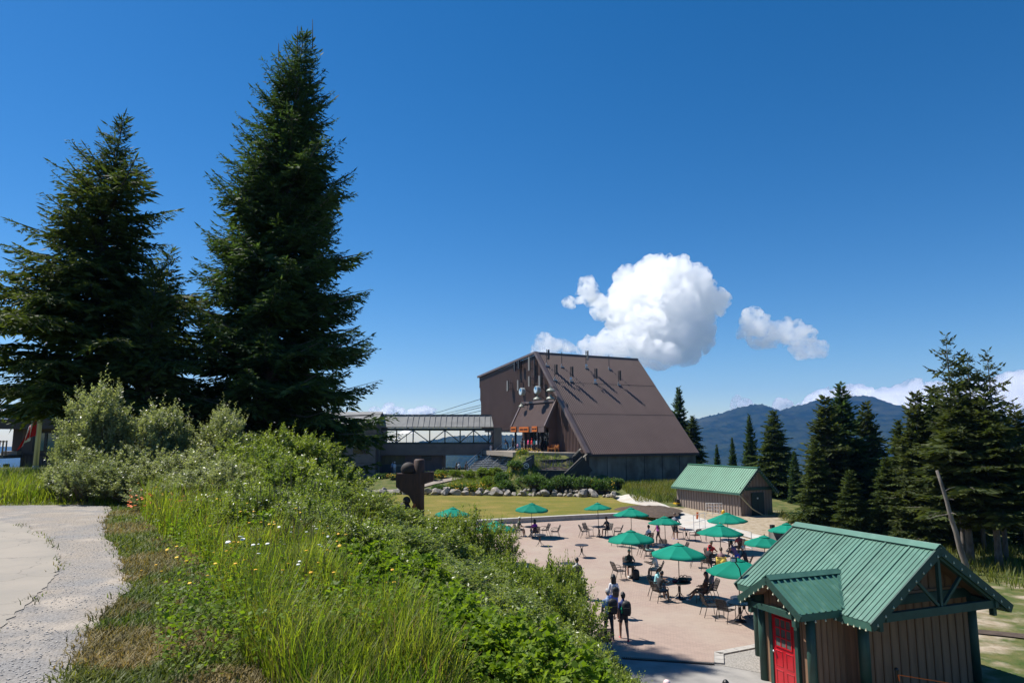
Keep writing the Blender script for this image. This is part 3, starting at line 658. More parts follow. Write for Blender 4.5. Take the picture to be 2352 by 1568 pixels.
# ---------------- roofed footbridge and the service building below it
BY = 103.0
bridge = thing('roofed_footbridge', 'covered steel truss footbridge with grey metal roof', 'bridge', (0, 0, 0))
bl, br_ = AY(800, 953, BY).x, AY(1133, 953, BY).x
zr, ze, zo, zw0, zw1 = AY(1000, 953, BY).z, AY(1000, 980, BY - 2).z, AY(1000, 983, BY - 1.5).z, AY(1000, 1019, BY - 1.5).z, AY(1000, 1045, BY - 1.5).z
ROOFG = surf('grey_standing_seam_metal', (0.25, 0.25, 0.24), 0.7, (0.19, 0.19, 0.185), 0.8, 4, spec=0.2)
GREENST = surf('dark_green_steel', (0.012, 0.030, 0.032), 0.45)
SIDING = surf('grey_brown_siding', (0.15, 0.125, 0.12), 0.75, (0.12, 0.10, 0.097), 1.0, 4)
mb = MB(); mb.slab([(bl, BY - 2.1, ze), (br_ + 0.1, BY - 2.1, ze), (br_ - 0.3, BY, zr), (bl, BY, zr)], 0.1); mb.obj('roof_slope', ROOFG, bridge)
mb = MB(); mb.slab([(bl, BY, zr), (br_ - 0.3, BY, zr), (br_ + 0.1, BY + 2.1, ze), (bl, BY + 2.1, ze)], 0.1); mb.obj('roof_slope', ROOFG, bridge)
mb = MB(); mb.beam((bl, BY, zr + 0.03), (br_ - 0.25, BY, zr + 0.03), 0.35, 0.12); mb.obj('ridge_cap', surf('dark_flashing', (0.1, 0.1, 0.1), 0.5), bridge)
x = br_ - 0.4
while x > bl + 9:
    mb = MB(); mb.beam((x, BY - 2.08, ze + 0.04), (x - 0.05, BY - 0.05, zr + 0.04), 0.05, 0.07); mb.obj('standing_seam', ROOFG, bridge); x -= 0.82
for sy in (-1.55, 1.55):
    mb = MB(); mb.beam((bl, BY + sy, zo - 0.15), (br_ + 0.4, BY + sy, zo - 0.15), 0.18, 0.36); mb.obj('top_chord', GREENST, bridge)
    mb = MB(); mb.beam((bl, BY + sy, zw0 + 0.1), (br_, BY + sy, zw0 + 0.1), 0.16, 0.22); mb.obj('bottom_chord', GREENST, bridge)
    for k, u in enumerate((872, 911, 949, 987, 1022, 1057, 1088, 1122)):
        xx = AY(u, 1000, BY + sy).x; mb = MB(); mb.beam((xx, BY + sy, zw0), (xx, BY + sy, zo - 0.2), 0.16, 0.16, up=(0, 1, 0)); mb.obj('truss_post', GREENST, bridge)
        x2 = AY((911, 949, 987, 1022, 1057, 1088, 1122, 1135)[k], 1000, BY + sy).x
        mb = MB(); z1, z2 = (zo - 0.3, zw0 + 0.2) if k % 2 == 0 else (zw0 + 0.2, zo - 0.3)
        mb.beam((xx, BY + sy, z1), (x2, BY + sy, z2), 0.12, 0.14, up=(0, 1, 0)); mb.obj('truss_brace', GREENST, bridge)
mb = MB(); mb.box(((bl + br_) / 2, BY, (zw0 + zw1) / 2), (br_ - bl, 3.3, zw0 - zw1 - 0.02)); mb.obj('side_wall', SIDING, bridge)
x = br_ - 0.15
while x > bl + 6:
    mb = MB(); mb.box((x, BY - 1.665, (zw0 + zw1) / 2), (0.05, 0.03, zw0 - zw1 - 0.1)); mb.obj('batten', SIDING, bridge); x -= 0.6
mb = MB(); pxx = AY(1143, 1000, BY - 1.2).x; mb.box((pxx, BY - 0.6, 5.2), (1.15, 2.2, 6.6)); mb.obj('pier', CONC_MID, bridge)
mb = MB(); mb.box((AY(866, 1000, BY - 1.8).x, BY - 1.9, 5.0), (1.1, 0.5, 8.0)); mb.obj('pier', CONC_MID, bridge)
mb = MB(); mb.tube([AY(1098, 1046, BY), AY(1120, 1075, BY)], 0.2, 8); mb.obj('strut', GALV, bridge)
svc = thing('service_building', 'brown service building under the footbridge with ochre shutter panel', 'building')
sx0, sx1 = AY(868, 1050, BY - 1.2).x, AY(1015, 1050, BY - 1.2).x
mb = MB(); mb.box(((sx0 + sx1) / 2, BY + 1.8, (zw1 - 0.02) / 2 + 0.2), (sx1 - sx0, 6, zw1 - 0.42)); mb.obj('wall', surf('mauve_brown_siding', (0.115, 0.075, 0.07), 0.8, (0.09, 0.06, 0.058), 1.2), svc)
def face_panel(par, name, u0, v0, u1, v1, Yp, mat, t=0.06):
    a, b_ = AY(u0, v0, Yp), AY(u1, v1, Yp); mb = MB(); mb.box(((a.x + b_.x) / 2, Yp, (a.z + b_.z) / 2), (abs(b_.x - a.x), t, abs(b_.z - a.z))); return mb.obj(name, mat, par)
FY = BY - 1.24
face_panel(svc, 'shutter_panel', 877, 1046, 930, 1065, FY, surf('ochre_olive_panel', (0.13, 0.10, 0.04), 0.8, (0.075, 0.058, 0.03), 0.9, 5, stretch=(3, 1, .2)))
face_panel(svc, 'door_panel', 877, 1066, 899, 1103, FY, surf('dark_brown_door', (0.06, 0.05, 0.045), 0.8))
face_panel(svc, 'door_panel', 900, 1072, 930, 1103, FY, surf('olive_grey_door', (0.1, 0.095, 0.075), 0.8))
face_panel(svc, 'lintel', 900, 1066, 930, 1071, FY, surf('pale_olive_lintel', (0.20, 0.19, 0.14), 0.8))
face_panel(svc, 'vent_window', 968, 1047, 991, 1056, FY, BLACK)
# grey metal roofed wing continuing the bridge towards the lodge, behind the firs
wing = thing('connecting_wing', 'long grey roofed wing half hidden behind the tall fir', 'building')
w0, w1 = AY(330, 1000, 98).x, AY(862, 1000, 98).x
mb = MB(); mb.box(((w0 + w1) / 2, 103, 4.6), (w1 - w0, 9, 9.0)); mb.obj('wall', SIDING, wing)
mb = MB(); mb.slab([(w0 - .5, 97.8, 8.9), (w1, 97.8, 8.9), (w1, 103, 10.9), (w0 - .5, 103, 10.9)], 0.15); mb.obj('roof_slope', ROOFG, wing)
mb = MB(); mb.slab([(w0 - .5, 103, 10.9), (w1, 103, 10.9), (w1, 108, 8.9), (w0 - .5, 108, 8.9)], 0.15); mb.obj('roof_slope', ROOFG, wing)
for k in range(8):
    f_ = w0 + (w1 - w0) * (k + 0.5) / 8; mb = MB(); mb.box((f_, 98.46, 5.6), (2.2, 0.06, 1.6)); wdw = mb.obj('window', GLASS, wing)
    mb = MB(); mb.box((f_, 98.45, 6.45), (2.4, 0.1, 0.1)); mb.obj('frame', WHITE, wdw)
# deck parasol seen through the truss
dp = thing('deck_umbrella', 'white parasol on the deck seen through the footbridge truss', 'umbrella', (AY(925, 990, 108).x, 112, 0))
zt = AY(925, 986, 112).z; mb = MB(); mb.lathe([(1.6, zt - .7), (1.57, zt - .66), (0.05, zt)], 8); mb.obj('canopy', WHITE, dp)
mb = MB(); mb.tube([(0, 0, 5), (0, 0, zt)], 0.05, 6); mb.obj('pole', BLACK, dp)
mb = MB(); mb.box((AY(900, 1000, 114).x, 114, 5.6), (22, 8, 0.3)); mb.obj('deck', WEATH, kind='structure', label='timber deck behind the footbridge')
# cables
for k, (v0, v1) in enumerate([(945, 930), (950, 935), (957, 943), (933, 916)]):
    a, b_ = AY(1042 - 30 * (k == 3), v0 + 12 * (k == 3), 150), AY(1104, v1, 115); mb = MB(); mb.tube([b_, a, AY(700, v0 + 82, 420)], 0.05, 5)
    mb.obj('haul_cable', BLACK, label=['upper one of the paired track cables running into the terminal', 'lower one of the paired track cables running into the terminal', 'lowest thin cable running into the terminal', 'highest thin cable running into the terminal'][k], cat='cable', group='cables left of the terminal')

# ---------------- lodge at the left edge
lodge = thing('lodge', 'brown timber lodge with green-edged flat roofs at the left edge', 'building')
LYc = 44.0
LB = surf('brown_lodge_siding', (0.135, 0.10, 0.09), 0.8, (0.105, 0.08, 0.072), 1.5, 4, stretch=(6, 1, .3)); LBD = surf('dark_lodge_timber', (0.07, 0.052, 0.046), 0.8)
LG = surf('green_roof_edge', (0.02, 0.12, 0.085), 0.5)
zb = 3.2
lx = lambda u: AY(u, 1000, LYc).x
lz = lambda v: AY(100, v, LYc).z
mb = MB(); mb.box(((lx(52) + lx(470)) / 2, LYc + 5, (lz(985) + zb) / 2), (lx(470) - lx(52), 10, lz(985) - zb)); mb.obj('wall', LB, lodge)
mb = MB(); mb.box((lx(38), LYc + 1.2, (lz(985) + lz(1045)) / 2), (lx(52) - lx(25), 2.0, lz(985) - lz(1045))); mb.obj('side_bay', LBD, lodge)
mb = MB(); mb.box((lx(35), LYc + 0.9, lz(1040)), (1.0, 2.6, 0.25)); mb.obj('bay_sill', surf('pale_sill', (0.35, 0.30, 0.25), 0.8), lodge)
mb = MB(); mb.add([(lx(-6), LYc - 1.5, lz(963)), (lx(250), LYc - 1.5, lz(963)), (lx(250), LYc - 1.5, lz(985)), (lx(2), LYc - 1.5, lz(985)), (lx(-6), LYc + 9, lz(963)), (lx(250), LYc + 9, lz(963)), (lx(250), LYc + 9, lz(985)), (lx(2), LYc + 9, lz(985))],
                  [(0, 3, 2, 1), (4, 5, 6, 7), (0, 1, 5, 4), (3, 7, 6, 2), (0, 4, 7, 3), (1, 2, 6, 5)]); mb.obj('roof_fascia', LBD, lodge)
mb = MB(); mb.box(((lx(28) + lx(260)) / 2, LYc + 3, lz(955)), (lx(260) - lx(28), 9, 0.35)); mb.obj('roof_step', LG, lodge)
mb = MB(); mb.box(((lx(38) + lx(260)) / 2, LYc + 3.5, lz(945)), (lx(260) - lx(38), 7, 0.55)); mb.obj('clerestory', surf('grey_clerestory', (0.2, 0.19, 0.18), 0.7), lodge)
mb = MB(); mb.box(((lx(22) + lx(270)) / 2, LYc + 3.0, lz(935)), (lx(270) - lx(22), 9, 0.28)); mb.obj('upper_roof', LG, lodge)
for (u0, u1, v0, v1) in ((79, 131, 993, 1036), (136, 190, 993, 1036), (330, 372, 1000, 1036), (376, 425, 1000, 1036)):
    wdw = face_panel(lodge, 'window', u0, v0, u1, v1, LYc - 0.03, surf('green_blue_glass', (0.06, 0.16, 0.15), 0.05, spec=0.9), 0.05)
    for uu in (u0, (u0 + u1) / 2, u1): face_panel(wdw, 'mullion', uu - 1.2, v0, uu + 1.2, v1, LYc - 0.07, BLACK, 0.05)
    for v_ in (v0, v1): face_panel(wdw, 'mullion', u0, v_ - 1.2, u1, v_ + 1.2, LYc - 0.075, BLACK, 0.05)
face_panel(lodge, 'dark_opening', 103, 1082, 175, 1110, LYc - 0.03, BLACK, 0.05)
face_panel(lodge, 'trim_band', 55, 1040, 300, 1046, LYc - 0.05, LBD, 0.1)
for k in range(46):
    xx = lx(58) + k * 0.25
    mb = MB(); mb.box((xx, LYc - 0.02, (lz(1047) + 3.6) / 2), (0.05, 0.05, lz(1047) - 3.6)); mb.obj('batten', LB, lodge)
dk = thing('timber_deck', 'raised timber deck with slatted railing beside the lodge', 'deck')
mb = MB(); mb.box((lx(-20), LYc + 0.6, lz(1047)), (4.2, 4.5, 0.2)); mb.obj('floor', WEATH, dk)
DKW = surf('brown_cedar_rail', (0.26, 0.17, 0.10), 0.8)  # one even cedar brown for slats, top rail and stair rail
for k in range(18):
    mb = MB(); mb.box((lx(-72) + k * 0.21, LYc - 1.5, lz(1028)), (0.07, 0.05, 0.95)); mb.obj('rail_slat', DKW, dk)
mb = MB(); mb.box((lx(-20), LYc - 1.5, lz(1013)), (4.0, 0.16, 0.07)); mb.obj('top_rail', DKW, dk)
for k in range(3):
    mb = MB(); mb.box((lx(-60) + k * 1.35, LYc - 0.6, 3.9), (0.25, 0.25, 3.4)); mb.obj('post', LBD, dk)
mb = MB(); mb.beam((lx(-50), LYc - 1.6, lz(1075)), (lx(22), LYc - 1.6, lz(1103)), 0.1, 0.12); mb.obj('stair_rail', DKW, dk)
# flag on a leaning-looking steel pole
fp = thing('flagpole', 'tapered grey steel flagpole in the tall grass', 'flagpole', (AY(78, 1110, 33).x, 33, gz(AY(78, 1110, 33).x, 33) - 0.2))
fz = fp.location.z
mb = MB(); mb.tube([(0, 0, 0), (0, 0, 7.2)], [0.12, 0.08], 12); mb.obj('pole', surf('brushed_aluminium', (0.5, 0.52, 0.54), 0.35, metal=0.7), fp, shade=True)
mb = MB(); mb.lathe([(0.13, 0.0), (0.13, 0.35), (0.08, 0.42)], 12); mb.obj('base_collar', GALV, fp)
mb = MB(); mb.ball((0, 0, 7.27), 0.12, 10, 6); mb.obj('finial', GALV, fp)
fl = thing('flag', 'limp red and white flag with a leaf hanging on the pole', 'flag', (fp.location.x - 0.08, 32.9, 0))
nu_, nv_ = 30, 16; Vf = []; zt_ = AY(85, 948, 33).z
for j in range(nv_ + 1):
    for i in range(nu_ + 1):
        s_ = i / nu_; t_ = j / nv_
        x = -0.02 - 0.8 * s_ * (0.5 + 0.5 * t_) + 0.05 * math.sin(s_ * 19 + t_ * 2); y = 0.09 * math.sin(s_ * 16 + t_ * 1.5)
        z = zt_ - 1.05 * t_ - 1.0 * s_ * (1 - 0.25 * t_); Vf.append((x, y, z))
Ff = [(j * (nu_ + 1) + i, j * (nu_ + 1) + i + 1, (j + 1) * (nu_ + 1) + i + 1, (j + 1) * (nu_ + 1) + i) for j in range(nv_) for i in range(nu_)]
mi = []
for j in range(nv_):
    for i in range(nu_):
        s_ = (i + .5) / nu_; t_ = (j + .5) / nv_; a = abs(s_ - .5); b_ = abs(t_ - .5)
        mi.append(0 if s_ < .25 or s_ > .75 else (0 if (a < 0.10 - 0.12 * abs(t_ - .45) and b_ < .32) or (a < .04 and b_ < .38) or (a < .13 and abs(t_ - .42) < .06) else 1))
me = np_mesh('cloth', np.array(Vf), np.array(Ff), [surf('red_flag_cloth', (0.62, 0.012, 0.015), 0.8), surf('white_flag_cloth', (0.75, 0.75, 0.75), 0.8)], shade=True, mi=mi)
link('cloth', me, fl)
# ================================================================== GREEN-ROOFED CABIN (near) AND SHED (far)
GREENR = surf('green_painted_roof_steel', (0.072, 0.185, 0.135), 0.42, (0.052, 0.14, 0.10), 1.2, 6, 0.35, 0.7, spec=0.6, bump=0.08, bscale=5, col3=(0.10, 0.215, 0.16), scale3=3.0, lo3=0.55, hi3=0.72)
GREENT = surf('dark_green_timber', (0.022, 0.068, 0.052), 0.6, (0.016, 0.05, 0.04), 3, 5, bump=0.15, bscale=20)
GREENL = surf('mid_green_trim', (0.05, 0.135, 0.10), 0.55, (0.035, 0.10, 0.075), 3)
CABW = surf('brown_cabin_board', (0.27, 0.155, 0.092), 0.85, (0.20, 0.115, 0.068), 2.2, 6, stretch=(3, 3, .5), bump=0.2, bscale=18, bstretch=(4, 4, .4))
CABB = surf('brown_cabin_batten', (0.18, 0.105, 0.063), 0.85)
SOFF = surf('orange_brown_soffit_ply', (0.22, 0.13, 0.075), 0.8, (0.17, 0.10, 0.06), 2)
RED = surf('glossy_red_door_paint', (0.50, 0.008, 0.018), 0.3, (0.42, 0.006, 0.014), 2, spec=0.6, coat=0.2)
BULB = surf('unlit_pale_bulb', (0.62, 0.60, 0.42), 0.25)
C0 = Vector((12.3, 20.25, 0)); ga = Vector((0.931, 0.365, 0)).normalized(); aa = Vector((-ga.y, ga.x, 0))
CM = Matrix(((ga.x, aa.x, 0, C0.x), (ga.y, aa.y, 0, C0.y), (0, 0, 1, 0), (0, 0, 0, 1)))    # local x: across (towards far eave), y: along ridge away, z up
cab = thing('cabin', 'brown board and batten cabin with green metal roof and red door', 'building'); cab.matrix_world = CM
HS, EZ, RZ, RL = 2.8, 2.35, 4.19, 5.5
WX, WY0, WY1 = 2.2, 0.85, 5.15
def roof_ribs(par, o, along, down, L, S, ribs, mat, nm='roof_rib', w=0.05, h=0.035, nvec=None):
    for k in range(ribs + 1):
        p = o + along * (L * k / ribs); mb = MB(); mb.beam(p + nvec * (h / 2), p + down * S + nvec * (h / 2), w, h, up=nvec); mb.obj(nm, mat, par)
for sx in (-1, 1):
    dn = Vector((sx * HS, 0, EZ - RZ)); S = dn.length; dn.normalize(); nv = Vector((-dn.z * sx, 0, dn.x * sx)); nv = nv if nv.z > 0 else -nv
    if sx < 0:   # the side with the porch valley: full slab
        q = [Vector((0, 0, RZ)), Vector((0, RL, RZ)), Vector((0, RL, RZ)) + dn * S, Vector((0, 0, RZ)) + dn * S]
    else:
        q = [Vector((0, RL, RZ)), Vector((0, 0, RZ)), Vector((0, 0, RZ)) + dn * S, Vector((0, RL, RZ)) + dn * S]
    mb = MB(); mb.slab(q, 0.05); mb.obj('roof_slope', GREENR, cab)
    mb = MB(); mb.slab([p - nv * 0.055 for p in q], 0.1); mb.obj('soffit', SOFF, cab)
    n = 34
    for k in range(n + 1):
        yy = 0.02 + (RL - 0.04) * k / n; big = k % 5 == 0
        p = Vector((0, yy, RZ)) + nv * 0.012 + dn * 0.1; hh = 0.045 if big else 0.014
        Sx = S - 0.1
        mb = MB(); mb.beam(p, p + dn * Sx, 0.055 if big else 0.035, hh, up=nv); mb.obj('roof_rib', GREENR, cab)
    mb = MB(); mb.slab([Vector((0, -.02, RZ + 0.05)) + nv * .03, Vector((0, RL + .02, RZ + .05)) + nv * .03, Vector((0, RL + .02, RZ + .05)) + dn * .24 + nv * .03, Vector((0, -.02, RZ + .05)) + dn * .24 + nv * .03][::(1 if sx < 0 else -1)], 0.02); mb.obj('ridge_cap', GREENR, cab)
    mb = MB(); mb.beam(Vector((sx * (HS - .03), 0.05, EZ - 0.12)), Vector((sx * (HS - .03), RL - .05, EZ - .12)), 0.05, 0.2); mb.obj('eave_fascia', GREENL, cab)
    for yy in (0.0, RL):
        mb = MB(); mb.beam(Vector((0, yy, RZ - 0.1)), Vector((0, yy, RZ - 0.1)) + dn * (S + 0.02), 0.05, 0.24, up=nv); mb.obj('rake_board', GREENT, cab)
# walls
def bb_wall(par, a, b_, z0, top, sp=0.30, off=0.03, mat=CABW, bmat=CABB, t=0.1):
    """board and batten wall from a to b (2-D), top(s) height at distance s"""
    a = Vector((a[0], a[1], 0)); b_ = Vector((b_[0], b_[1], 0)); d = b_ - a; L = d.length; d.normalize(); nn = Vector((d.y, -d.x, 0))
    n = max(1, round(L / sp)); w = L / n
    for k in range(n):
        s0, s1 = k * w, (k + 1) * w; p0, p1 = a + d * s0, a + d * s1
        za, zb_ = top(s0), top(s1); mb = MB()
        vs_ = [p0 + Vector((0, 0, z0)), p1 + Vector((0, 0, z0)), p1 + Vector((0, 0, zb_)), p0 + Vector((0, 0, za))]
        mb.add(vs_ + [v - nn * t for v in vs_], [(0, 1, 2, 3), (7, 6, 5, 4), (3, 2, 6, 7), (0, 4, 5, 1), (1, 5, 6, 2), (0, 3, 7, 4)]); mb.obj('wall_board', mat, par)
        mb = MB(); c = p1 + nn * (off / 2); zt_ = min(zb_, top(min(L, s1 + .03)))
        if k < n - 1: mb.beam(c + Vector((0, 0, z0 + .02)), c + Vector((0, 0, zt_ - .01)), 0.045, off, up=nn); mb.obj('batten', bmat, par)
flat = lambda z: (lambda s: z)
gab = lambda s: min(EZ + 0.32 + min(s, 2 * WX - s) * (RZ - EZ) / HS, RZ - .1)
bb_wall(cab, (-WX, WY0), (WX, WY0), 0.0, gab, 0.34)
bb_wall(cab, (-WX, WY1), (-WX, WY0), 0.0, flat(EZ + .3), 0.30)
bb_wall(cab, (WX, WY0), (WX, WY1), 0.0, flat(EZ + .3), 0.34)
bb_wall(cab, (WX, WY1), (-WX, WY1), 0.0, gab, 0.34)
# belt board on the near gable, projecting truss
mb = MB(); mb.box((0, WY0 - 0.05, 2.62), (2 * WX + .1, 0.06, 0.26)); mb.obj('belt_board', GREENT, cab)
mb = MB(); mb.box((0, WY0 - 0.045, 2.80), (2 * WX - .5, 0.05, 0.07)); mb.obj('ledger_strip', SOFF, cab)
ty = 0.12
mb = MB(); mb.box((0, ty, 2.42), (2 * HS - 0.75, 0.16, 0.22)); mb.obj('truss_tie', GREENT, cab)
mb = MB(); mb.box((0, ty, 3.25), (0.10, 0.10, 1.45)); mb.obj('king_post', GREENT, cab)
for sx in (-1, 1):
    mb = MB(); mb.beam((sx * .10, ty, 2.55), (sx * 1.0, ty, 3.38), 0.08, 0.08, up=(0, 1, 0)); mb.obj('truss_strut', GREENT, cab)
    mb = MB(); mb.beam((sx * .05, ty, RZ - .3), (sx * (HS - .2), ty, EZ - .12), 0.12, 0.16, up=(0, 1, 0)); mb.obj('truss_rafter', GREENT, cab)
    mb = MB(); mb.box((sx * (HS - .5), ty + .1, 2.28), (0.14, 0.14, 0.46)); mb.obj('drop_bracket', GREENT, cab)
    for yy in (WY0, WY1):
        mb = MB(); mb.tube([(sx * (WX + .02), yy, 0), (sx * (WX + .02), yy, 2.5)], 0.15, 12); mb.obj('corner_post', GREENT, cab, shade=True)
        mb = MB(); mb.beam((sx * WX, yy, 2.42), (sx * WX, 0.0 if yy == WY0 else RL, 2.42), 0.14, 0.2); mb.obj('wall_plate', GREENT, cab)
# porch (faces local -x). Ridge height from the photograph
h1 = CM.inverted() @ hit(1893, 1302, CM @ Vector((0, 0, RZ)), (CM.to_3x3() @ Vector((-(RZ - EZ), 0, HS))))
PZ = h1.z; PYc = h1.y
pk = CM.inverted() @ G(1760, 1325, PZ)
le = CM.inverted() @ G(1690, 1362, PZ - 0.75)
PX = pk.x; PHS = 1.22; PEZ = PZ - 0.78
print('PORCH', PZ, PYc, PX, pk.y, le)
PYc = pk.y
for sy in (-1, 1):
    dn = Vector((0, sy * PHS, PEZ - PZ)); S = dn.length; dn.normalize(); nv = Vector((0, -dn.z * sy, dn.y * sy)); nv = nv if nv.z > 0 else -nv
    xr = -(RZ - PZ) / ((RZ - EZ) / HS); xe = -(RZ - PEZ) / ((RZ - EZ) / HS)     # where ridge / eave meet the main slope
    q = [Vector((PX, PYc, PZ)), Vector((xr + .05, PYc, PZ)), Vector((xe + .05, PYc + sy * PHS, PEZ)), Vector((PX, PYc + sy * PHS, PEZ))]
    if sy > 0: q = q[::-1]
    mb = MB(); mb.slab(q, 0.05); mb.obj('porch_roof', GREENR, cab)
    mb = MB(); mb.slab([p - nv * .055 for p in q], 0.06); mb.obj('soffit', SOFF, cab)
    n = 12
    for k in range(n + 1):
        x0 = PX + .02 + (xr - PX) * k / n; mb = MB(); p = Vector((x0, PYc, PZ)) + nv * .015 + dn * .1
        mb.beam(p, p + dn * (S - .1), 0.055, 0.055, up=nv); mb.obj('roof_rib', GREENR, cab)
    for k in range(3):
        x0 = xr + (xe - xr) * (k + .6) / 3.2; f0 = (x0 - xr) / (xe - xr); mb = MB(); p = Vector((x0, PYc, PZ)) + nv * .015
        if f0 < .9: mb.beam(p + dn * (S * f0 + .05), p + dn * S, 0.05, 0.03, up=nv); mb.obj('roof_rib', GREENR, cab)
    mb = MB(); mb.slab([Vector((PX - .02, PYc, PZ + .05)) + nv * .02, Vector((xr, PYc, PZ + .05)) + nv * .02, Vector((xr, PYc, PZ + .05)) + nv * .02 + dn * .2, Vector((PX - .02, PYc, PZ + .05)) + nv * .02 + dn * .2][::(1 if sy < 0 else -1)], 0.02); mb.obj('ridge_cap', GREENL, cab)
    mb = MB(); mb.beam(Vector((PX, PYc, PZ - .08)), Vector((PX, PYc, PZ - .08)) + dn * (S + .05), 0.05, 0.2, up=nv); mb.obj('rake_board', GREENT, cab)
    mb = MB(); mb.beam((PX + .05, PYc + sy * (PHS - .02), PEZ - .1), (xe, PYc + sy * (PHS - .02), PEZ - .1), 0.05, 0.18); mb.obj('eave_fascia', GREENL, cab)
    mb = MB(); mb.beam(Vector((xr, PYc, PZ + .03)), Vector((xe, PYc + sy * PHS, PEZ + .03)), 0.12, 0.02, up=nv); mb.obj('valley_flashing', GREENL, cab)
PWX = PX + 0.62; PW = 0.95           # porch wall face, half width
mb = MB(); mb.box((PX + .16, PYc, PEZ - .14), (0.14, 2 * PHS - .5, 0.17)); mb.obj('porch_tie', GREENT, cab)
for sy in (-1, 1):
    mb = MB(); mb.tube([(PWX, PYc + sy * (PW + .02), 0), (PWX, PYc + sy * (PW + .02), PEZ + .05)], 0.13, 12); mb.obj('porch_post', GREENT, cab, shade=True)
    mb = MB(); mb.box((PX + .16, PYc + sy * (PHS - .32), PEZ - .2), (0.14, 0.14, 0.42)); mb.obj('drop_bracket', GREENT, cab)
    mb = MB(); mb.beam((PX + .1, PYc + sy * PW, PEZ - .02), (-WX, PYc + sy * PW, PEZ - .02), 0.13, 0.18); mb.obj('wall_plate', GREENT, cab)
pg = lambda s: PEZ + .1 + min(s, 2 * PW - s) * 0.6
bb_wall(cab, (PWX, PYc + PW), (PWX, PYc - PW), 0.0, pg, 0.32)
bb_wall(cab, (PWX, PYc - PW), (-WX, PYc - PW), 0.0, flat(PEZ + .15), 0.22)
bb_wall(cab, (-WX, PYc + PW), (PWX, PYc + PW), 0.0, flat(PEZ + .15), 0.3)
# red door, frame, panes
dx = PWX - 0.05; dw, dh = 0.90, 2.04; dyc = PYc + 0.0
for sy in (-1, 1):
    mb = MB(); mb.box((dx - .02, dyc + sy * (dw / 2 + .06), dh / 2 + .05), (0.1, 0.12, dh + .1)); mb.obj('door_frame', GREENT, cab)
mb = MB(); mb.box((dx - .02, dyc, dh + .12), (0.1, dw + .24, 0.13)); mb.obj('door_frame', GREENT, cab)
mb = MB(); mb.box((dx - .01, dyc, dh / 2 + .05), (0.06, dw, dh - .02)); door = mb.obj('door', RED, cab)
gx = dx - .045
for r_ in range(3):
    for c_ in range(3):
        mb = MB(); mb.box((gx, dyc + (c_ - 1) * .215, 1.86 - r_ * .27), (0.015, 0.175, 0.225)); mb.obj('pane', surf('greyish_door_glass', (0.09, 0.085, 0.08), 0.08, (0.16, 0.15, 0.13), 1.5, spec=0.8), door)
for k in range(4):
    mb = MB(); mb.box((gx - .008, dyc + (k - 1.5) * .215, 1.59), (0.02, 0.035, 0.80)); mb.obj('glazing_bar', RED, door)
    mb = MB(); mb.box((gx - .009, dyc, 1.995 - k * .27), (0.02, 0.66, 0.035)); mb.obj('glazing_bar', RED, door)
for sy in (-1, 1):
    for (z, h) in ((0.85, 0.42), (0.32, 0.4)):
        mb = MB(); mb.tube([(gx + .006, dyc + sy * .21 + a * .13, z + b_ * h / 2) for a, b_ in ((-1, -1), (1, -1), (1, 1), (-1, 1))], 0.018, 5, closed=True); mb.obj('raised_panel', RED, door)
mb = MB(); mb.ball((gx - .05, dyc + dw / 2 - .07, 1.02), 0.04, 10, 6); mb.obj('door_knob', surf('chrome_knob', (0.7, 0.7, 0.7), 0.2, metal=1.0), door, shade=True)
mb = MB(); mb.box((dx - .06, dyc, 0.035), (0.16, dw + .05, 0.06)); mb.obj('threshold', surf('pale_sill', (0.35, 0.30, 0.25), 0.8), cab)
# string of bulbs along rakes and eaves
def bulbs(par, a, b_, n, me_):
    for k in range(n):
        p = Vector(a).lerp(Vector(b_), (k + .5) / n); link('bulb', me_, par, p - Vector((0, 0, .03)))
mb = MB(); mb.ball((0, 0, 0), 0.026, 8, 6); mb.box((0, 0, .03), (.014, .014, .04)); bme = mb.mesh('bulb', BULB, True)
for sx in (-1, 1): bulbs(cab, (0, -.04, RZ - .14), (sx * HS, -.04, EZ - .14), 9, bme)
bulbs(cab, (-HS - .02, 0.1, EZ - .2), (-HS - .02, PYc - PHS, EZ - .2), 5, bme)
for sy in (-1, 1): bulbs(cab, (PX - .05, PYc, PZ - .2), (PX - .05, PYc + sy * PHS, PEZ - .2), 6, bme)
bulbs(cab, (PX, PYc - PHS - .03, PEZ - .2), (-HS, PYc - PHS - .03, PEZ - .2), 4, bme)
# floodlight on the far ridge end
fl2 = thing('floodlight', 'small black floodlight on a bent arm at the cabin roof edge', 'floodlight', CM @ Vector((-HS + .2, RL - .1, EZ + .25)))
mb = MB(); mb.tube([(0, 0, -.3), (-.05, .1, .2), (-.2, .15, .45)], 0.02, 6); mb.obj('arm', BLACK, fl2)
mb = MB(); mb.box((-.22, .15, .5), (.2, .1, .16)); mb.obj('head', BLACK, fl2); mb = MB(); mb.box((-.25, .095, .49), (.14, .015, .1)); mb.obj('lens', surf('white_lamp', (0.75, 0.75, 0.75), 0.4), fl2)
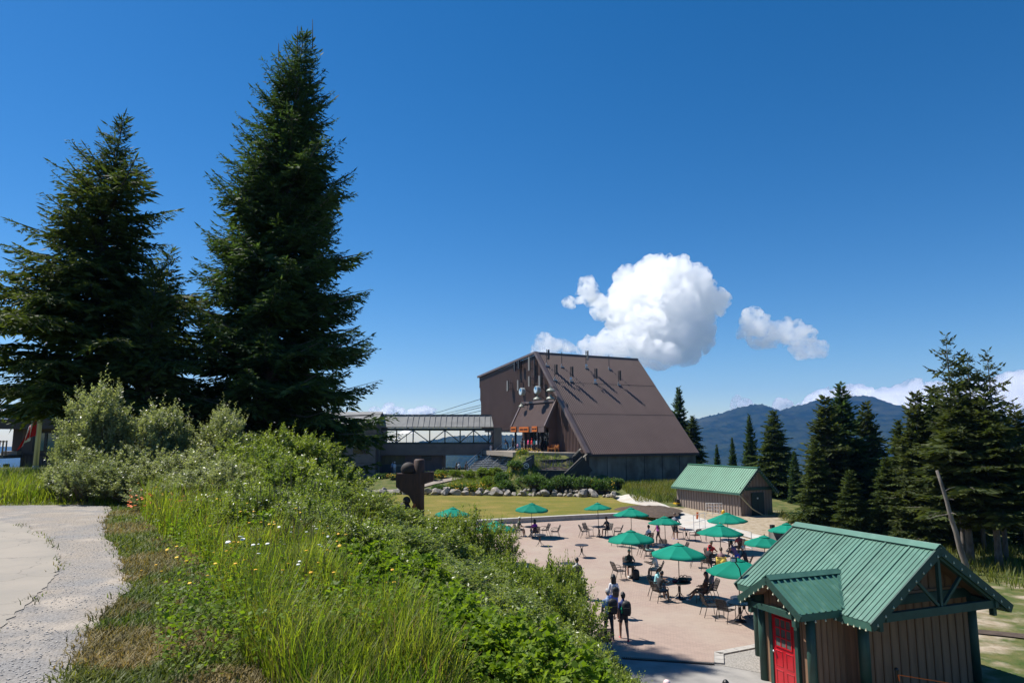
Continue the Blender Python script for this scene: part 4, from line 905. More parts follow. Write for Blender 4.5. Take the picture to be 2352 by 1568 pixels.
# stanchion with orange rope at the near wall
so = thing('rope_stanchion', 'black post with orange tape by the cabin wall', 'post', CM @ Vector((-1.75, 0.25, 0)))
mb = MB(); mb.tube([(0, 0, 0), (0, 0, 0.95)], 0.045, 10); mb.ball((0, 0, .98), .06, 8, 6); mb.obj('pole', BLACK, so)
mb = MB(); mb.lathe([(0.2, 0), (0.2, .03), (.06, .06)], 14); mb.obj('base', BLACK, so)
OR = surf('orange_plastic_tape', (0.85, 0.16, 0.02), 0.5)
pts = [CM @ Vector((-1.75, .2, .86)), CM @ Vector((-.6, -.9, .78)), CM @ Vector((.8, -2.2, .80))]
mb = MB(); mb.tube(pts, .014, 6); mb.tube([pts[0], pts[0] + Vector((.01, -.02, -.16))], .02, 5)
mb.obj('orange_rope', OR, label='orange rope stretched from the black post at the cabin', cat='rope')

# ---------------- far shed with green roof
c_ = G(1703, 1185); r_ = G(1775, 1180)
gx_ = (r_ - c_); W_ = gx_.length; gx_.normalize(); ly_ = Vector((-gx_.y, gx_.x, 0))
SM = Matrix(((gx_.x, ly_.x, 0, c_.x), (gx_.y, ly_.y, 0, c_.y), (0, 0, 1, 0), (0, 0, 0, 1)))
shed = thing('storage_shed', 'small brown shed with light green roof and dark door', 'building'); shed.matrix_world = SM
SL = 9.0; se = 2.35; sr = 4.35; SHW = W_ / 2; ov = 0.45
GREENR2 = surf('light_green_roof_steel', (0.085, 0.235, 0.145), 0.45, (0.07, 0.20, 0.12), 0.8, spec=0.5)
SHW_M = surf('taupe_shed_board', (0.30, 0.235, 0.195), 0.85, (0.25, 0.195, 0.16), 2, 4, stretch=(4, 4, .4))
slp = (sr - se) / SHW
for sx in (-1, 1):
    xe_ = SHW + sx * (SHW + ov); ze_ = se - ov * slp * 0.5
    a, b_ = Vector((SHW, -.4, sr)), Vector((SHW, SL + .3, sr)); c2, d2 = Vector((xe_, SL + .3, ze_)), Vector((xe_, -.4, ze_))
    q = [a, b_, c2, d2] if sx < 0 else [d2, c2, b_, a]
    mb = MB(); mb.slab(q, 0.06)
    nv = (q[1] - q[0]).cross(q[2] - q[0]).normalized(); nv = nv if nv.z > 0 else -nv
    for k in range(32):
        f_ = (k + .5) / 32; p, p2 = a.lerp(b_, f_), d2.lerp(c2, f_); mb.beam(p + nv * .02, p2 + nv * .02, 0.05, 0.045, up=nv)
    mb.obj('roof_slope', GREENR2, shed)
    mb = MB(); mb.beam(d2 - Vector((0, 0, .1)), c2 - Vector((0, 0, .1)), .05, .18); mb.obj('eave_fascia', GREENL, shed)
    mb = MB(); mb.beam(a - Vector((0, .02, .12)), d2 - Vector((0, .02, .12)), .05, .22, up=nv); mb.obj('rake_board', GREENT, shed)
    bulbs(shed, a - Vector((0, .08, .15)), d2 - Vector((0, .08, .15)), 12, bme); bulbs(shed, d2 - Vector((.05 * -sx * -1, 0, .1)), c2 - Vector((0, 0, .1)), 16, bme)
mb = MB(); mb.beam((SHW, -.4, sr + .03), (SHW, SL + .3, sr + .03), .3, .06); mb.obj('ridge_cap', GREENR2, shed)
sg_ = lambda s: se + min(s, W_ - s) * slp - .02
bb_wall(shed, (0, SL), (0, 0), -.2, flat(se), 0.38, mat=SHW_M, bmat=surf('taupe_shed_batten', (0.22, 0.17, 0.14), .85), off=.05)
bb_wall(shed, (0, 0), (W_, 0), -.2, sg_, 0.4, mat=SHW_M, bmat=MATS['taupe_shed_batten'], off=.05)
bb_wall(shed, (W_, 0), (W_, SL), -.2, flat(se), 0.38, mat=SHW_M, bmat=MATS['taupe_shed_batten'], off=.05)
bb_wall(shed, (W_, SL), (0, SL), -.2, sg_, 0.4, mat=SHW_M, bmat=MATS['taupe_shed_batten'], off=.05)
mb = MB(); mb.box((SHW, -.06, se + .08), (W_ + .1, .06, .28)); mb.obj('belt_board', GREENT, shed)
mb = MB(); mb.box((2.05, -.07, 1.0), (1.55, .08, 2.1)); dd = mb.obj('door', surf('dark_green_door', (0.012, 0.03, 0.028), 0.5), shed)
mb = MB(); mb.box((2.0, -.12, 1.55), (.16, .02, .14)); mb.obj('notice', WHITE, dd); mb = MB(); mb.box((2.05, -.113, 1.0), (.03, .02, 2.05)); mb.obj('door_gap', BLACK, dd)
mb = MB(); mb.box((.72, -.06, 1.62), (.55, .05, .42)); vv_ = mb.obj('vent', SHW_M, shed)
for k in range(5): mb = MB(); mb.box((.72, -.095, 1.47 + k * .075), (.46, .03, .03)); mb.obj('louvre', CABB, vv_)
mb = MB(); mb.tube([SM @ Vector((.0, -.1, 1.9)), SM @ Vector((-.4, -.3, 1.95)), SM @ Vector((-.2, -.5, 1.6)), SM @ Vector((.6, -.8, .7)), SM @ Vector((1.6, -1.1, .12)), SM @ Vector((2.6, -1.3, .05)), SM @ Vector((4.2, -1.2, .04))], .06, 8)
mb.obj('fire_hose', surf('beige_hose_canvas', (0.36, 0.33, 0.20), .8), label='beige hose looping from the shed wall to the ground', cat='hose', shade=True)
# ================================================================== VEGETATION
BARK = surf('grey_brown_bark', (0.16, 0.135, 0.115), 0.95, (0.085, 0.07, 0.06), 6, 6, stretch=(1, 1, .25), bump=0.6, bscale=14, bstretch=(1, 1, .3))
BARK_D = surf('dark_bark', (0.055, 0.045, 0.038), 0.95, (0.03, 0.025, 0.02), 6, 6, stretch=(1, 1, .25))
FIR = leaf('fir_needles', (0.036, 0.070, 0.026), (0.070, 0.112, 0.040), 0.36, 0.12, 0.6, 0.55, (1.3, 1.3, .5), jitter=0.5)
HEM = leaf('hemlock_needles', (0.044, 0.068, 0.019), (0.082, 0.108, 0.030), 0.36, 0.12, 0.6, 0.5, (1.3, 1.3, .5), jitter=0.5)
SPR = leaf('spruce_needles', (0.042, 0.060, 0.020), (0.080, 0.098, 0.032), 0.34, 0.12, 0.6, 0.6, (1.3, 1.3, .5), jitter=0.5)
def conifer(H, Rr, seed, p=0.85, up0=0.1, droop=0.35, tip=0.25, level=0.34, per=7, twig=0.17, bare=0.04, lean=0.0, sub=3, ragged=0.25, fat=0.30, tl=0.42, radius_fn=None, thin=1.0):
    """returns (trunk MB, crown V,F,tint): whorls of drooping branches carrying flat sprays of needle twigs"""
    rng = np.random.default_rng(seed)
    tr = MB(); zs = np.linspace(0, H * 0.985, 12); bend = np.cumsum(rng.normal(0, 0.01 * H / 12, (12, 2)), 0) * (0 if lean == 0 else 1)
    axis = np.stack([lean * zs * (zs / H) + bend[:, 0], bend[:, 1], zs], 1)
    tr.tube(axis, list(np.maximum(0.012, 0.0135 * H * (1 - zs / H * 0.97) ** 0.9)), 9)
    B0, BD, BL, BU, BS = [], [], [], [], []
    z = bare * H; az = rng.random() * 6
    while z < H * 0.992:
        f = z / H
        L0 = (radius_fn(f) if radius_fn else (1 - f) ** p) * Rr
        n = per if f < .9 else max(4, per - 2)
        for k in range(n):
            az += 2.39996 + rng.normal(0, .25)
            L = max(0.18, L0 * (1 + ragged * rng.normal()))
            if rng.random() < 0.08: L *= 1.18
            zz = z + rng.normal(0, level * .35)
            B0.append((np.interp(zz, zs, axis[:, 0]), np.interp(zz, zs, axis[:, 1]), min(zz, H * .995))); BD.append(az); BL.append(L); BU.append(up0 + 0.75 * f ** 2.2 + rng.normal(0, .08)); BS.append(f)
        z += level * (1.0 - 0.45 * f)
    B0 = np.array(B0); BD = np.array(BD); BL = np.array(BL); BU = np.array(BU); BS = np.array(BS)
    P, D, LL, WW, TT = [], [], [], [], []
    wood = []
    for i in range(len(B0)):
        L = BL[i]; n = max(3, int(L / twig)); s = (np.arange(n) + rng.random(n) * .8) / n
        keep = s > (0.0 if L < 1 else 0.10); s = s[keep]; n = len(s)
        if n == 0: continue
        c, sn = math.cos(BD[i]), math.sin(BD[i]); out = np.array([c, sn, 0.]); side = np.array([-sn, c, 0.])
        dr = droop * (1 - .6 * BS[i])
        zc = lambda q: L * (BU[i] * q - dr * q ** 2 + tip * q ** 4 * .6)
        curl = rng.normal(0, .12)
        base = B0[i] + out * (L * s)[:, None] * 0.97 + side * (curl * L * s ** 2)[:, None]; base[:, 2] += zc(s)
        slope = (BU[i] - 2 * dr * s + 2.4 * tip * s ** 3)
        tang = nrm(out[None] + np.stack([0 * s, 0 * s, slope], 1))
        # main axis twigs
        P.append(base); D.append(tang); l = np.full(n, twig * 2.1) * (0.8 + .5 * rng.random(n)); LL.append(l); WW.append(l * fat); TT.append(rng.random(n))
        for sd in (-1, 1):
            ang = 0.95 + rng.normal(0, .15, n)
            tl_ = np.minimum(np.minimum(tl * L * (1.08 - s) + .10, 1.05), .24 + .3 * L) * (.7 + .6 * rng.random(n))
            td = nrm(tang * np.cos(ang)[:, None] + side * (sd * np.sin(ang))[:, None] + np.array([0, 0, -.20])[None] + rng.normal(0, .12, (n, 3)))
            for j in range(sub):
                q = (j + .1) / sub
                b2 = base + td * (tl_ * q)[:, None]; b2[:, 2] -= tl_ * q * q * .18
                l = tl_ * (1.0 / sub) * 1.75; 
                d2 = nrm(td + rng.normal(0, .22, (n, 3)) + np.array([0, 0, -.12 * q]))
                P.append(b2); D.append(d2); LL.append(l); WW.append(np.maximum(l * fat, .035)); TT.append(rng.random(n) * .7 + .3 * q)
                if j > 0:
                    for s2 in (-1, 1):
                        d3 = nrm(td * .6 + np.cross(td, [0, 0, 1.]) * s2 * .75 + rng.normal(0, .2, (n, 3)) - np.array([0, 0, .15]))
                        l3 = l * .72; P.append(b2); D.append(d3); LL.append(l3); WW.append(np.maximum(l3 * fat * 1.1, .03)); TT.append(rng.random(n))
        if L > 1.0: wood.append((B0[i], base, L))
    for (b0, base, L) in wood[::1]:
        k = [0, len(base) // 2, len(base) - 1]; tr.tube([b0] + [base[j] for j in k[1:]], [.012 + L * .011, .01 + L * .005, .006], 4, cap=False)
    P = np.concatenate(P); D = np.concatenate(D); LL = np.concatenate(LL); WW = np.concatenate(WW); TT = np.concatenate(TT)
    if thin < 1: k = rng.random(len(P)) < thin; P, D, LL, WW, TT = P[k], D[k], LL[k], WW[k], TT[k]
    X, Y = frames(D, rng)
    V, F = rhombs(P, D, X, LL, WW, .4)
    return tr, V, F, np.repeat(TT, 4)
def conifer_obj(name, label, args, loc, rz, mat, bark, group, cat='tree', fixed=None):
    tr, V, F, tt = conifer(**args); t = thing(name, label, cat, loc, rz, group)
    tr.obj('trunk', bark, t, shade=True); link('crown', np_mesh('crown', V, F, mat, tt), t)
    return t
def spot(u, Y): p = AY(u, 1000, Y); return p.x, Y
TRI = [0]
# the tall fir
fx_, fy_ = spot(612, 30.0); fz_ = gz(fx_, fy_) - .3; ftop = AY(700, 75, 30).z
def fir_r(f):
    return np.interp(f, [0, .06, .2, .35, .5, .65, .8, .9, .96, 1], [.84, 1.0, .93, .82, .68, .56, .36, .22, .13, .02])
big = conifer_obj('fir_tree', 'tallest dark fir tree with dense layered branches', dict(H=ftop - fz_, Rr=4.2, seed=4, radius_fn=fir_r, up0=-.05, droop=.22, tip=.4, level=.36, per=8, twig=.135, bare=.06, lean=.045, sub=4, fat=.27, ragged=.2, thin=.8), (fx_, fy_, fz_), 0.0, FIR, BARK, 'tall conifers left of the plaza')
for k, (u, v0, v1) in enumerate([(683, 60, 120), (718, 45, 110), (640, 100, 140)]):
    mb = MB(); a = AY(u, v1, 30) - Vector((fx_, fy_, fz_)); b_ = AY(u, v0, 30) - Vector((fx_, fy_, fz_))
    Rm = Matrix.Rotation(0.0, 3, 'Z'); mb.tube([Rm @ a, Rm @ b_], [.03, .012], 5); mb.obj('leader_shoot', BARK, big)
# left broad hemlock with a side leader and a smaller tree in front
lx_, ly2 = spot(178, 27.0); lz_ = gz(lx_, ly2) - .3; ltop = AY(267, 262, 27).z
def hem_r(f):
    return np.interp(f, [0, .08, .2, .38, .45, .55, .7, .82, .92, 1], [.4, .5, .82, 1.0, .80, .54, .40, .24, .10, .02])
left = conifer_obj('hemlock_tree', 'broad dark hemlock tree at the left with a drooping tip', dict(H=ltop - lz_, Rr=4.4, seed=12, radius_fn=hem_r, up0=.12, droop=.32, tip=.12, level=.38, per=8, twig=.135, bare=.2, lean=.05, sub=4, fat=.25, ragged=.28, thin=.75), (lx_, ly2, lz_), 0.0, HEM, BARK_D, 'tall conifers left of the plaza')
x, y = spot(345, 33.0); z = gz(x, y) - .3
conifer_obj('hemlock_tree', 'shorter hemlock between the two tall conifers with a bent top', dict(H=AY(388, 575, 33).z - z, Rr=1.9, seed=21, p=.55, up0=.2, droop=.5, tip=.0, level=.42, per=6, twig=.16, bare=.06, lean=.03, sub=3, fat=.27, ragged=.32), (x, y, z), 0.0, HEM, BARK_D, 'tall conifers left of the plaza')
x, y = spot(330, 25.5); z = gz(x, y) - .3
conifer_obj('hemlock_tree', 'small pale green young hemlock in front of the broad one', dict(H=AY(330, 610, 25.5).z - z, Rr=1.9, seed=33, p=.8, up0=.25, droop=.4, tip=.1, level=.36, per=6, twig=.17, bare=.1, sub=3, fat=.34), (x, y, z), 0.0, leaf('young_hemlock_needles', (0.04, 0.065, 0.016), (0.065, 0.09, 0.025), .25, .3, .5, .6, (1.3, 1.3, .5), jitter=.4), BARK_D, 'tall conifers left of the plaza')
# right-hand conifers: prototypes copied and scaled
PROT = {}
def proto(key, args, mat, bark):
    tr, V, F, tt = conifer(**args); PROT[key] = (tr.mesh('trunk', bark, True), np_mesh('crown', V, F, mat, tt), args['H'])
proto('fir', dict(H=16, Rr=3.0, seed=51, p=.8, up0=.05, droop=.3, tip=.3, level=.42, per=7, twig=.22, bare=.05, sub=2, fat=.46, ragged=.22), FIR, BARK_D)
proto('fir2', dict(H=16, Rr=2.7, seed=57, p=.7, up0=-.05, droop=.25, tip=.3, level=.46, per=7, twig=.22, bare=.12, sub=2, fat=.46, ragged=.3), SPR, BARK)
proto('hem', dict(H=15, Rr=3.1, seed=52, p=.7, up0=.15, droop=.5, tip=.05, level=.42, per=7, twig=.22, bare=.06, sub=2, fat=.42, ragged=.28), HEM, BARK_D)
proto('tall', dict(H=18, Rr=2.7, seed=53, radius_fn=lambda f: np.interp(f, [0, .2, .3, .45, .6, .75, .9, 1], [.3, .4, .9, 1., .85, .55, .32, .05]), up0=.0, droop=.3, tip=.2, level=.50, per=6, twig=.23, bare=.27, sub=2, fat=.44, ragged=.36), SPR, BARK)
proto('thin', dict(H=18, Rr=2.3, seed=54, radius_fn=lambda f: np.interp(f, [0, .3, .45, .6, .75, .9, 1], [.3, .7, 1., .8, .55, .42, .05]), up0=-.1, droop=.2, tip=.25, level=.75, per=5, twig=.24, bare=.22, sub=2, fat=.34, ragged=.45, thin=.75), SPR, BARK)
def ctree(key, u, Y, vtop, w, label, rz=0.0, vbase=None, name='conifer_tree', tilt=0.0):
    x, y = spot(u, Y); z = gz(x, y) - .2; tm, cm, H = PROT[key]; h = AY(u, vtop, Y).z - z
    t = thing(name, label, 'tree', (x, y, z), rz, 'conifers along the right side'); s = h / H; t.scale = (s * w, s * w, s); t.rotation_euler = (0, tilt, rz)
    link('trunk', tm, t); link('crown', cm, t); return t
ctree('fir', 1562, 108, 890, 1.0, 'dark conifer right behind the terminal roof corner', 1.0)
ctree('hem', 1592, 106, 955, 1.25, 'lower bushy conifer behind the terminal concrete wall', 2.0)
ctree('fir', 1645, 92, 1020, .8, 'smallest pointed fir behind the shed roof', 3.0)
ctree('fir', 1681, 90, 1005, .8, 'second smallest fir behind the shed roof', 4.0)
ctree('fir', 1722, 86, 953, .85, 'slender dark fir behind the shed ridge', 5.0)
ctree('hem', 1778, 78, 943, 1.35, 'olive conifer rising behind the shed gable', 0.5)
ctree('fir', 1822, 74, 1035, 1.1, 'low dense conifer to the right of the shed', 1.7)
ctree('fir', 1760, 80, 1000, 1.2, 'dense conifer just behind the shed gable end', 2.6)
ctree('fir', 1938, 60, 882, 1.5, 'tall dark fir with two tops in the middle group', 2.2)
ctree('fir2', 1900, 58, 912, 1.5, 'brownish conifer at the left of the middle group', 3.1)
ctree('fir2', 1992, 61, 925, 1.3, 'narrow conifer at the right of the middle group', .4)
ctree('hem', 1870, 56, 1010, 1.2, 'bushy low conifer at the left foot of the middle group', 1.1)
ctree('hem', 2065, 56, 965, 1.05, 'slim conifer in the gap between the two groups', 5.2)
ctree('fir2', 2110, 47, 905, 1.35, 'drooping topped conifer at the left of the far right group', 4.4)
ctree('hem', 2150, 49, 888, 1.3, 'feathery conifer second in the far right group', 0.9)
ctree('thin', 2192, 43, 764, .8, 'tallest sparse conifer of the far right group', 1.2)
ctree('thin', 2237, 45, 805, .8, 'sparse conifer between the two tallest of the far right group', 2.9)
ctree('thin', 2285, 42, 802, .85, 'sparse tall conifer nearest the right edge', 4.1)
ctree('tall', 2205, 41, 880, 1.5, 'bushy conifer with bare grey trunk behind the cabin roof', 5.5)
ctree('tall', 2268, 40, 900, 1.55, 'conifer with thick pale trunk right of the cabin', 2.4)
ctree('tall', 2335, 43, 930, 1.5, 'conifer with dark trunk at the right edge', 3.3)
ctree('hem', 2030, 50, 1050, 1.3, 'low dark conifer filling the middle of the thicket', 2.7)
ctree('fir', 2130, 47, 1060, 1.3, 'low dense conifer behind the cabin ridge', 5.9)
ctree('hem', 1945, 50, 1080, 1.4, 'low spreading conifer at the thicket edge by the plaza', 3.8)
ctree('hem', 2180, 52, 1040, 1.6, 'dark filler conifer deep in the far right thicket', 1.9)
ctree('fir', 2380, 47, 950, 1.3, 'conifer cut by the right picture edge', 0.3)
ctree('fir', 2300, 54, 1020, 1.5, 'dark filler conifer behind the bare trunks', 2.0)
ctree('hem', 2095, 60, 1010, 1.4, 'shaded conifer behind the slim one', 4.9)
# the bare leaning trunk and dead stems
def dead(u0, v0, u1, v1, Y, r, label):
    a, b_ = AY(u0, v0, Y), AY(u1, v1, Y); a.z = gz(a.x, Y) - .3 if a.z < 1.2 else a.z; t = thing('bare_trunk', label, 'trunk', a, 0, 'bare trunks behind the cabin'); mb = MB(); n = 7; rng = random.Random(int(u0))
    mb.tube([(b_ - a) * (k / n) + Vector((rng.gauss(0, r * .22), 0, 0)) * (0 < k < n) for k in range(n + 1)], [r * (1 - .55 * k / n) for k in range(n + 1)], 9); mb.obj('stem', PALEB, t, shade=True)
    for k in range(5):
        p = (b_ - a) * rng.uniform(.3, .95); mb = MB(); d = Vector((rng.gauss(0, .5), rng.gauss(0, .3), rng.gauss(.1, .2))); mb.tube([p, p + d * .5, p + d * 1.0 + Vector((0, 0, -.1))], [.03, .02, .008], 5); mb.obj('stub', PALEB, t)
PALEB = surf('pale_dead_bark', (0.19, 0.17, 0.145), 0.9, (0.10, 0.085, 0.07), 5, 6, stretch=(1, 1, .3), bump=.5, bscale=12)
dead(2226, 1315, 2152, 1080, 38, .17, 'pale bare trunk leaning left behind the cabin')

# ---------------- shrubs
def shrub(Rr, H, seed, shoots=420, per=26, ll=.075, lw=.032, upright=.55, shell=.45, top=1.0, lobes=5):
    """stems fanning from the base, each ending in shoots set with alternate leaves; the outline is lobed"""
    rng = np.random.default_rng(seed); mb = MB()
    lob = [(rng.uniform(-.62, .62) * Rr, rng.uniform(-.62, .62) * Rr, H * rng.uniform(.66, 1.0)) for _ in range(lobes)]; lob[0] = (0, 0, H)
    P, D, L, T = [], [], [], []
    for i in range(shoots):
        lx0, ly0, lh = lob[rng.integers(lobes)]
        th = rng.random() * 6.283; ph = math.acos(rng.uniform(-.25, 1)); rr = (shell + (1 - shell) * rng.random() ** .5)
        rad = Rr * .56
        e = np.array([lx0 + rad * rr * math.sin(ph) * math.cos(th), ly0 + rad * rr * math.sin(ph) * math.sin(th), lh * .50 + lh * .46 * rr * math.cos(ph)])
        if e[2] < .12: e[2] = .12 + rng.random() * .3
        d = nrm(np.array([e[0] - lx0 * .6, e[1] - ly0 * .6, (e[2] * .35 + upright * Rr)]) + rng.normal(0, .25, 3)); sl2 = rng.uniform(.25, .6) * min(1.3, H * .35) * top * (2.3 if i % 13 == 0 else 1.0)
        s = np.linspace(0, 1, per); cur = rng.normal(0, .18, 3); pts = e[None] + d[None] * ((s - .5) * sl2)[:, None] + cur[None] * (s ** 2 * sl2)[:, None]
        a = np.arange(per) * 2.4 + rng.random() * 6; x0 = nrm(np.cross(d, [0.3, .2, 1.])); y0 = np.cross(d, x0)
        ld = nrm((x0[None] * np.cos(a)[:, None] + y0[None] * np.sin(a)[:, None]) * .9 + d[None] * .65 + rng.normal(0, .25, (per, 3)))
        P.append(pts); D.append(ld); L.append(ll * (1.15 - .55 * s) * rng.uniform(.75, 1.25, per)); T.append(.25 + .5 * rng.random(per) + .25 * s)
        if i % 3 == 0:
            b0 = np.array([lx0 * .25, ly0 * .25, -.1]); m = (b0 + e) / 2 + np.array([0, 0, -.1 * H]) + rng.normal(0, .06 * Rr, 3)
            mb.tube([b0, m, pts[0], pts[-1]], [.022, .013, .007, .002], 4, cap=False)
    P = np.concatenate(P); D = np.concatenate(D); L = np.concatenate(L); T = np.concatenate(T)
    up = np.tile(np.array([0, 0, 1.]), (len(P), 1)) + rng.normal(0, .55, (len(P), 3)); X = nrm(np.cross(D, up)); N = np.cross(X, D)
    V, F = rhombs(P, D, X, L, L * (lw / ll), .45, N, .18)
    return mb, V, F, np.repeat(T, 4)
SHRUBS = {}
def shrub_proto(key, mat, stem, **kw):
    mb, V, F, tt = shrub(**kw); SHRUBS[key] = (mb.mesh('stems', stem), np_mesh('leaves', V, F, mat, tt))
STEM = surf('grey_brown_stem', (0.12, 0.095, 0.07), .9)
WIL = leaf('willow_leaves', (0.110, 0.160, 0.034), (0.215, 0.250, 0.066), .5, .5, .38, .9, (1.3, 1.35, .45), jitter=.45)
WILG = leaf('grey_green_willow_leaves', (0.185, 0.215, 0.105), (0.270, 0.290, 0.160), .45, .5, .4, .9, (1.2, 1.25, .55), jitter=.4)
RASP = leaf('salmonberry_leaves', (0.100, 0.172, 0.020), (0.175, 0.240, 0.036), .52, .12, .45, 1.4, (1.3, 1.35, .35), jitter=.35)
GARD = leaf('garden_shrub_leaves', (0.052, 0.105, 0.022), (0.085, 0.145, 0.030), .38, .35, .45, 1.2, (1.3, 1.35, .4), jitter=.4)
LIME = leaf('lime_garden_leaves', (0.105, 0.165, 0.018), (0.165, 0.215, 0.028), .42, .3, .5, 1.2, (1.25, 1.3, .35), jitter=.3)
shrub_proto('w1', WIL, STEM, Rr=1.7, H=2.7, seed=1, shoots=520, per=19, ll=.125, lw=.056)
shrub_proto('w2', WIL, STEM, Rr=1.5, H=2.3, seed=2, shoots=450, per=19, ll=.125, lw=.056, upright=.7)
shrub_proto('w3', WIL, STEM, Rr=1.9, H=2.1, seed=3, shoots=520, per=19, ll=.125, lw=.056, upright=.5)
shrub_proto('g1', WILG, STEM, Rr=1.5, H=4.2, seed=4, shoots=700, per=22, ll=.15, lw=.07, upright=.55, lobes=6, shell=.2)
shrub_proto('g2', WILG, STEM, Rr=1.7, H=2.8, seed=5, shoots=620, per=22, ll=.13, lw=.055, upright=.5)
shrub_proto('r1', RASP, STEM, Rr=1.2, H=1.2, seed=6, shoots=330, per=16, ll=.12, lw=.085, upright=.4)
shrub_proto('b1', GARD, STEM, Rr=1.5, H=1.9, seed=7, shoots=420, per=18, ll=.13, lw=.06)
shrub_proto('b2', LIME, STEM, Rr=1.1, H=1.2, seed=8, shoots=300, per=16, ll=.16, lw=.05, upright=1.2)
shrub_proto('b3', GARD, STEM, Rr=1.2, H=1.3, seed=9, shoots=320, per=16, ll=.15, lw=.06, upright=.5)
def put_shrub(key, x, y, s, label, group, rz, sz=1.0, name='shrub', z=None):
    t = thing(name, label, 'shrub', (x, y, (gz(x, y) if z is None else z) - .08), rz, group); t.scale = (s, s, s * sz)
    st_, lv = SHRUBS[key]; link('stems', st_, t); link('leaves', lv, t); return t
rs = random.Random(5)
# tall shrubs in the left middle
for u, v, Y, key, s, lab in [(235, 885, 18.6, 'g1', .66, 'tallest grey-green shrub beside the flagpole'), (190, 960, 18.5, 'g2', .45, 'low wide grey-green shrub at the gravel edge'), (208, 1040, 17.2, 'g2', .62, 'rounded grey-green shrub at the corner of the gravel'), 
        (362, 935, 19.0, 'g1', .66, 'second tall grey-green shrub left of the fir'), (310, 1035, 17.6, 'g2', .72, 'small round grey-green shrub above the orange flowers'), (350, 1075, 16.8, 'g2', .62, 'low grey-green shrub under the second tall one'),
        (512, 940, 20.5, 'g1', .62, 'slim pale shrub rising in front of the fir trunk'), (470, 1040, 18, 'g2', .85, 'wide pale shrub at the left of the thicket'), (560, 1005, 19.5, 'w1', .9, 'willow shrub under the fir, left of centre'), (650, 985, 20.5, 'w1', .85, 'tall willow shrub directly below the fir'),
        (705, 1005, 20.5, 'w2', .95, 'willow shrub below the right side of the fir'), (610, 1030, 18.5, 'w3', .85, 'willow shrub in front of the tall one below the fir'), (520, 1070, 16.3, 'g2', .8, 'pale green shrub low in the thicket, left'), (610, 1085, 16.5, 'w3', .85, 'spreading shrub low in the thicket, middle'), (440, 1105, 15.6, 'g2', .62, 'small pale shrub above the path grass')]:
    c = AY(u, v, Y); H0 = {'g1': 4.2, 'g2': 2.8, 'w1': 2.7, 'w2': 2.3, 'w3': 2.1}[key]; put_shrub(key, c.x, c.y, s, lab, 'shrubs below the conifers', rs.random() * 6, (c.z - gz(c.x, c.y) + .25) / H0 / s)
# the thicket down the bank towards the plaza (indistinct members share one label)
thick = []
for u, v, Y, s in [(745, 1060, 21, 1.0), (790, 1110, 22, 1.0), (840, 1150, 22, 1.0), (700, 1110, 18, 1.0), (760, 1160, 18, 1.0), (880, 1190, 22, 1.0), (935, 1195, 22.5, 1.0), (985, 1205, 23, 1.0), (1040, 1215, 23, 1.0), (1085, 1225, 22.5, .9), (820, 1210, 17.5, 1.0), (880, 1235, 17.5, 1.0), (940, 1245, 18, 1.0), (1000, 1250, 18.5, 1.0), (1060, 1262, 19, 1.0), (1115, 1275, 20, .9), (1150, 1290, 20.5, .75),
        (900, 1300, 14.5, 1.0), (960, 1310, 15, 1.0), (1020, 1315, 15.5, 1.0), (1080, 1322, 16.5, 1.0), (1135, 1332, 17, .95), (1185, 1345, 18, .8), (960, 1370, 12.5, .9), (1020, 1380, 13, 1.0), (1085, 1385, 13.5, 1.0), (1145, 1390, 14.5, 1.0), (1200, 1395, 15.5, .95), (1250, 1392, 17, .85), (1285, 1372, 19, .7), (1312, 1392, 19.5, .45),
        (1040, 1450, 10.8, .8), (1100, 1455, 11.5, .9), (1165, 1460, 12.2, 1.0), (1225, 1465, 13.2, 1.0), (1280, 1470, 14.5, .9), (1150, 1530, 10, .9), (1215, 1535, 10.8, .9), (1280, 1540, 12, .9), (1335, 1538, 13.5, .75), (1380, 1535, 15, .65), (1415, 1548, 15.5, .55), (1310, 1600, 10.8, .8), (1385, 1610, 12.4, .75), (1220, 1620, 9, .75), (860, 1262, 13.5, 1.0), (915, 1325, 11.0, .9), (975, 1385, 9.6, .8), (1035, 1440, 8.6, .75), (1095, 1495, 7.9, .7), (1150, 1550, 7.3, .6), (1165, 1258, 21, .8), (1212, 1300, 20, .8), (1258, 1338, 19.5, .75), (1305, 1350, 20.2, .55), (1230, 1360, 18, .8), (560, 1118, 12.5, .6), (625, 1145, 11.2, .6), (690, 1172, 10.4, .6), (755, 1208, 9.9, .6), (815, 1250, 9.5, .6), (870, 1300, 9.0, .55), (720, 1130, 13, .7), (650, 1105, 14, .7)]:
    thick.append((u, v, Y, s))
rk = random.Random(9)
ORD = ['leftmost', 'second from the left', 'third from the left', 'fourth from the left', 'fifth from the left', 'sixth from the left', 'seventh from the left', 'eighth from the left', 'ninth from the left', 'tenth from the left', 'eleventh from the left', 'twelfth from the left', 'thirteenth from the left', 'fourteenth from the left', 'fifteenth from the left', 'sixteenth from the left', 'seventeenth from the left', 'eighteenth from the left', 'nineteenth from the left', 'twentieth from the left', 'last']
ROWS = [('rear thicket row', range(0, 10)), ('second thicket row', range(10, 17)), ('third thicket row', range(17, 23)), ('fourth thicket row', range(23, 31)), ('fifth thicket row', range(31, 36)), ('front thicket row', range(36, 52)), ('outer thicket row', range(52, 70))]
def ROWLAB(i):
    for nm, rg_ in ROWS:
        if i in rg_: k = sorted([j for j in rg_ if j < len(thick)], key=lambda j: thick[j][0]).index(i); return 'willow shrub ' + ORD[k] + ' in the ' + nm
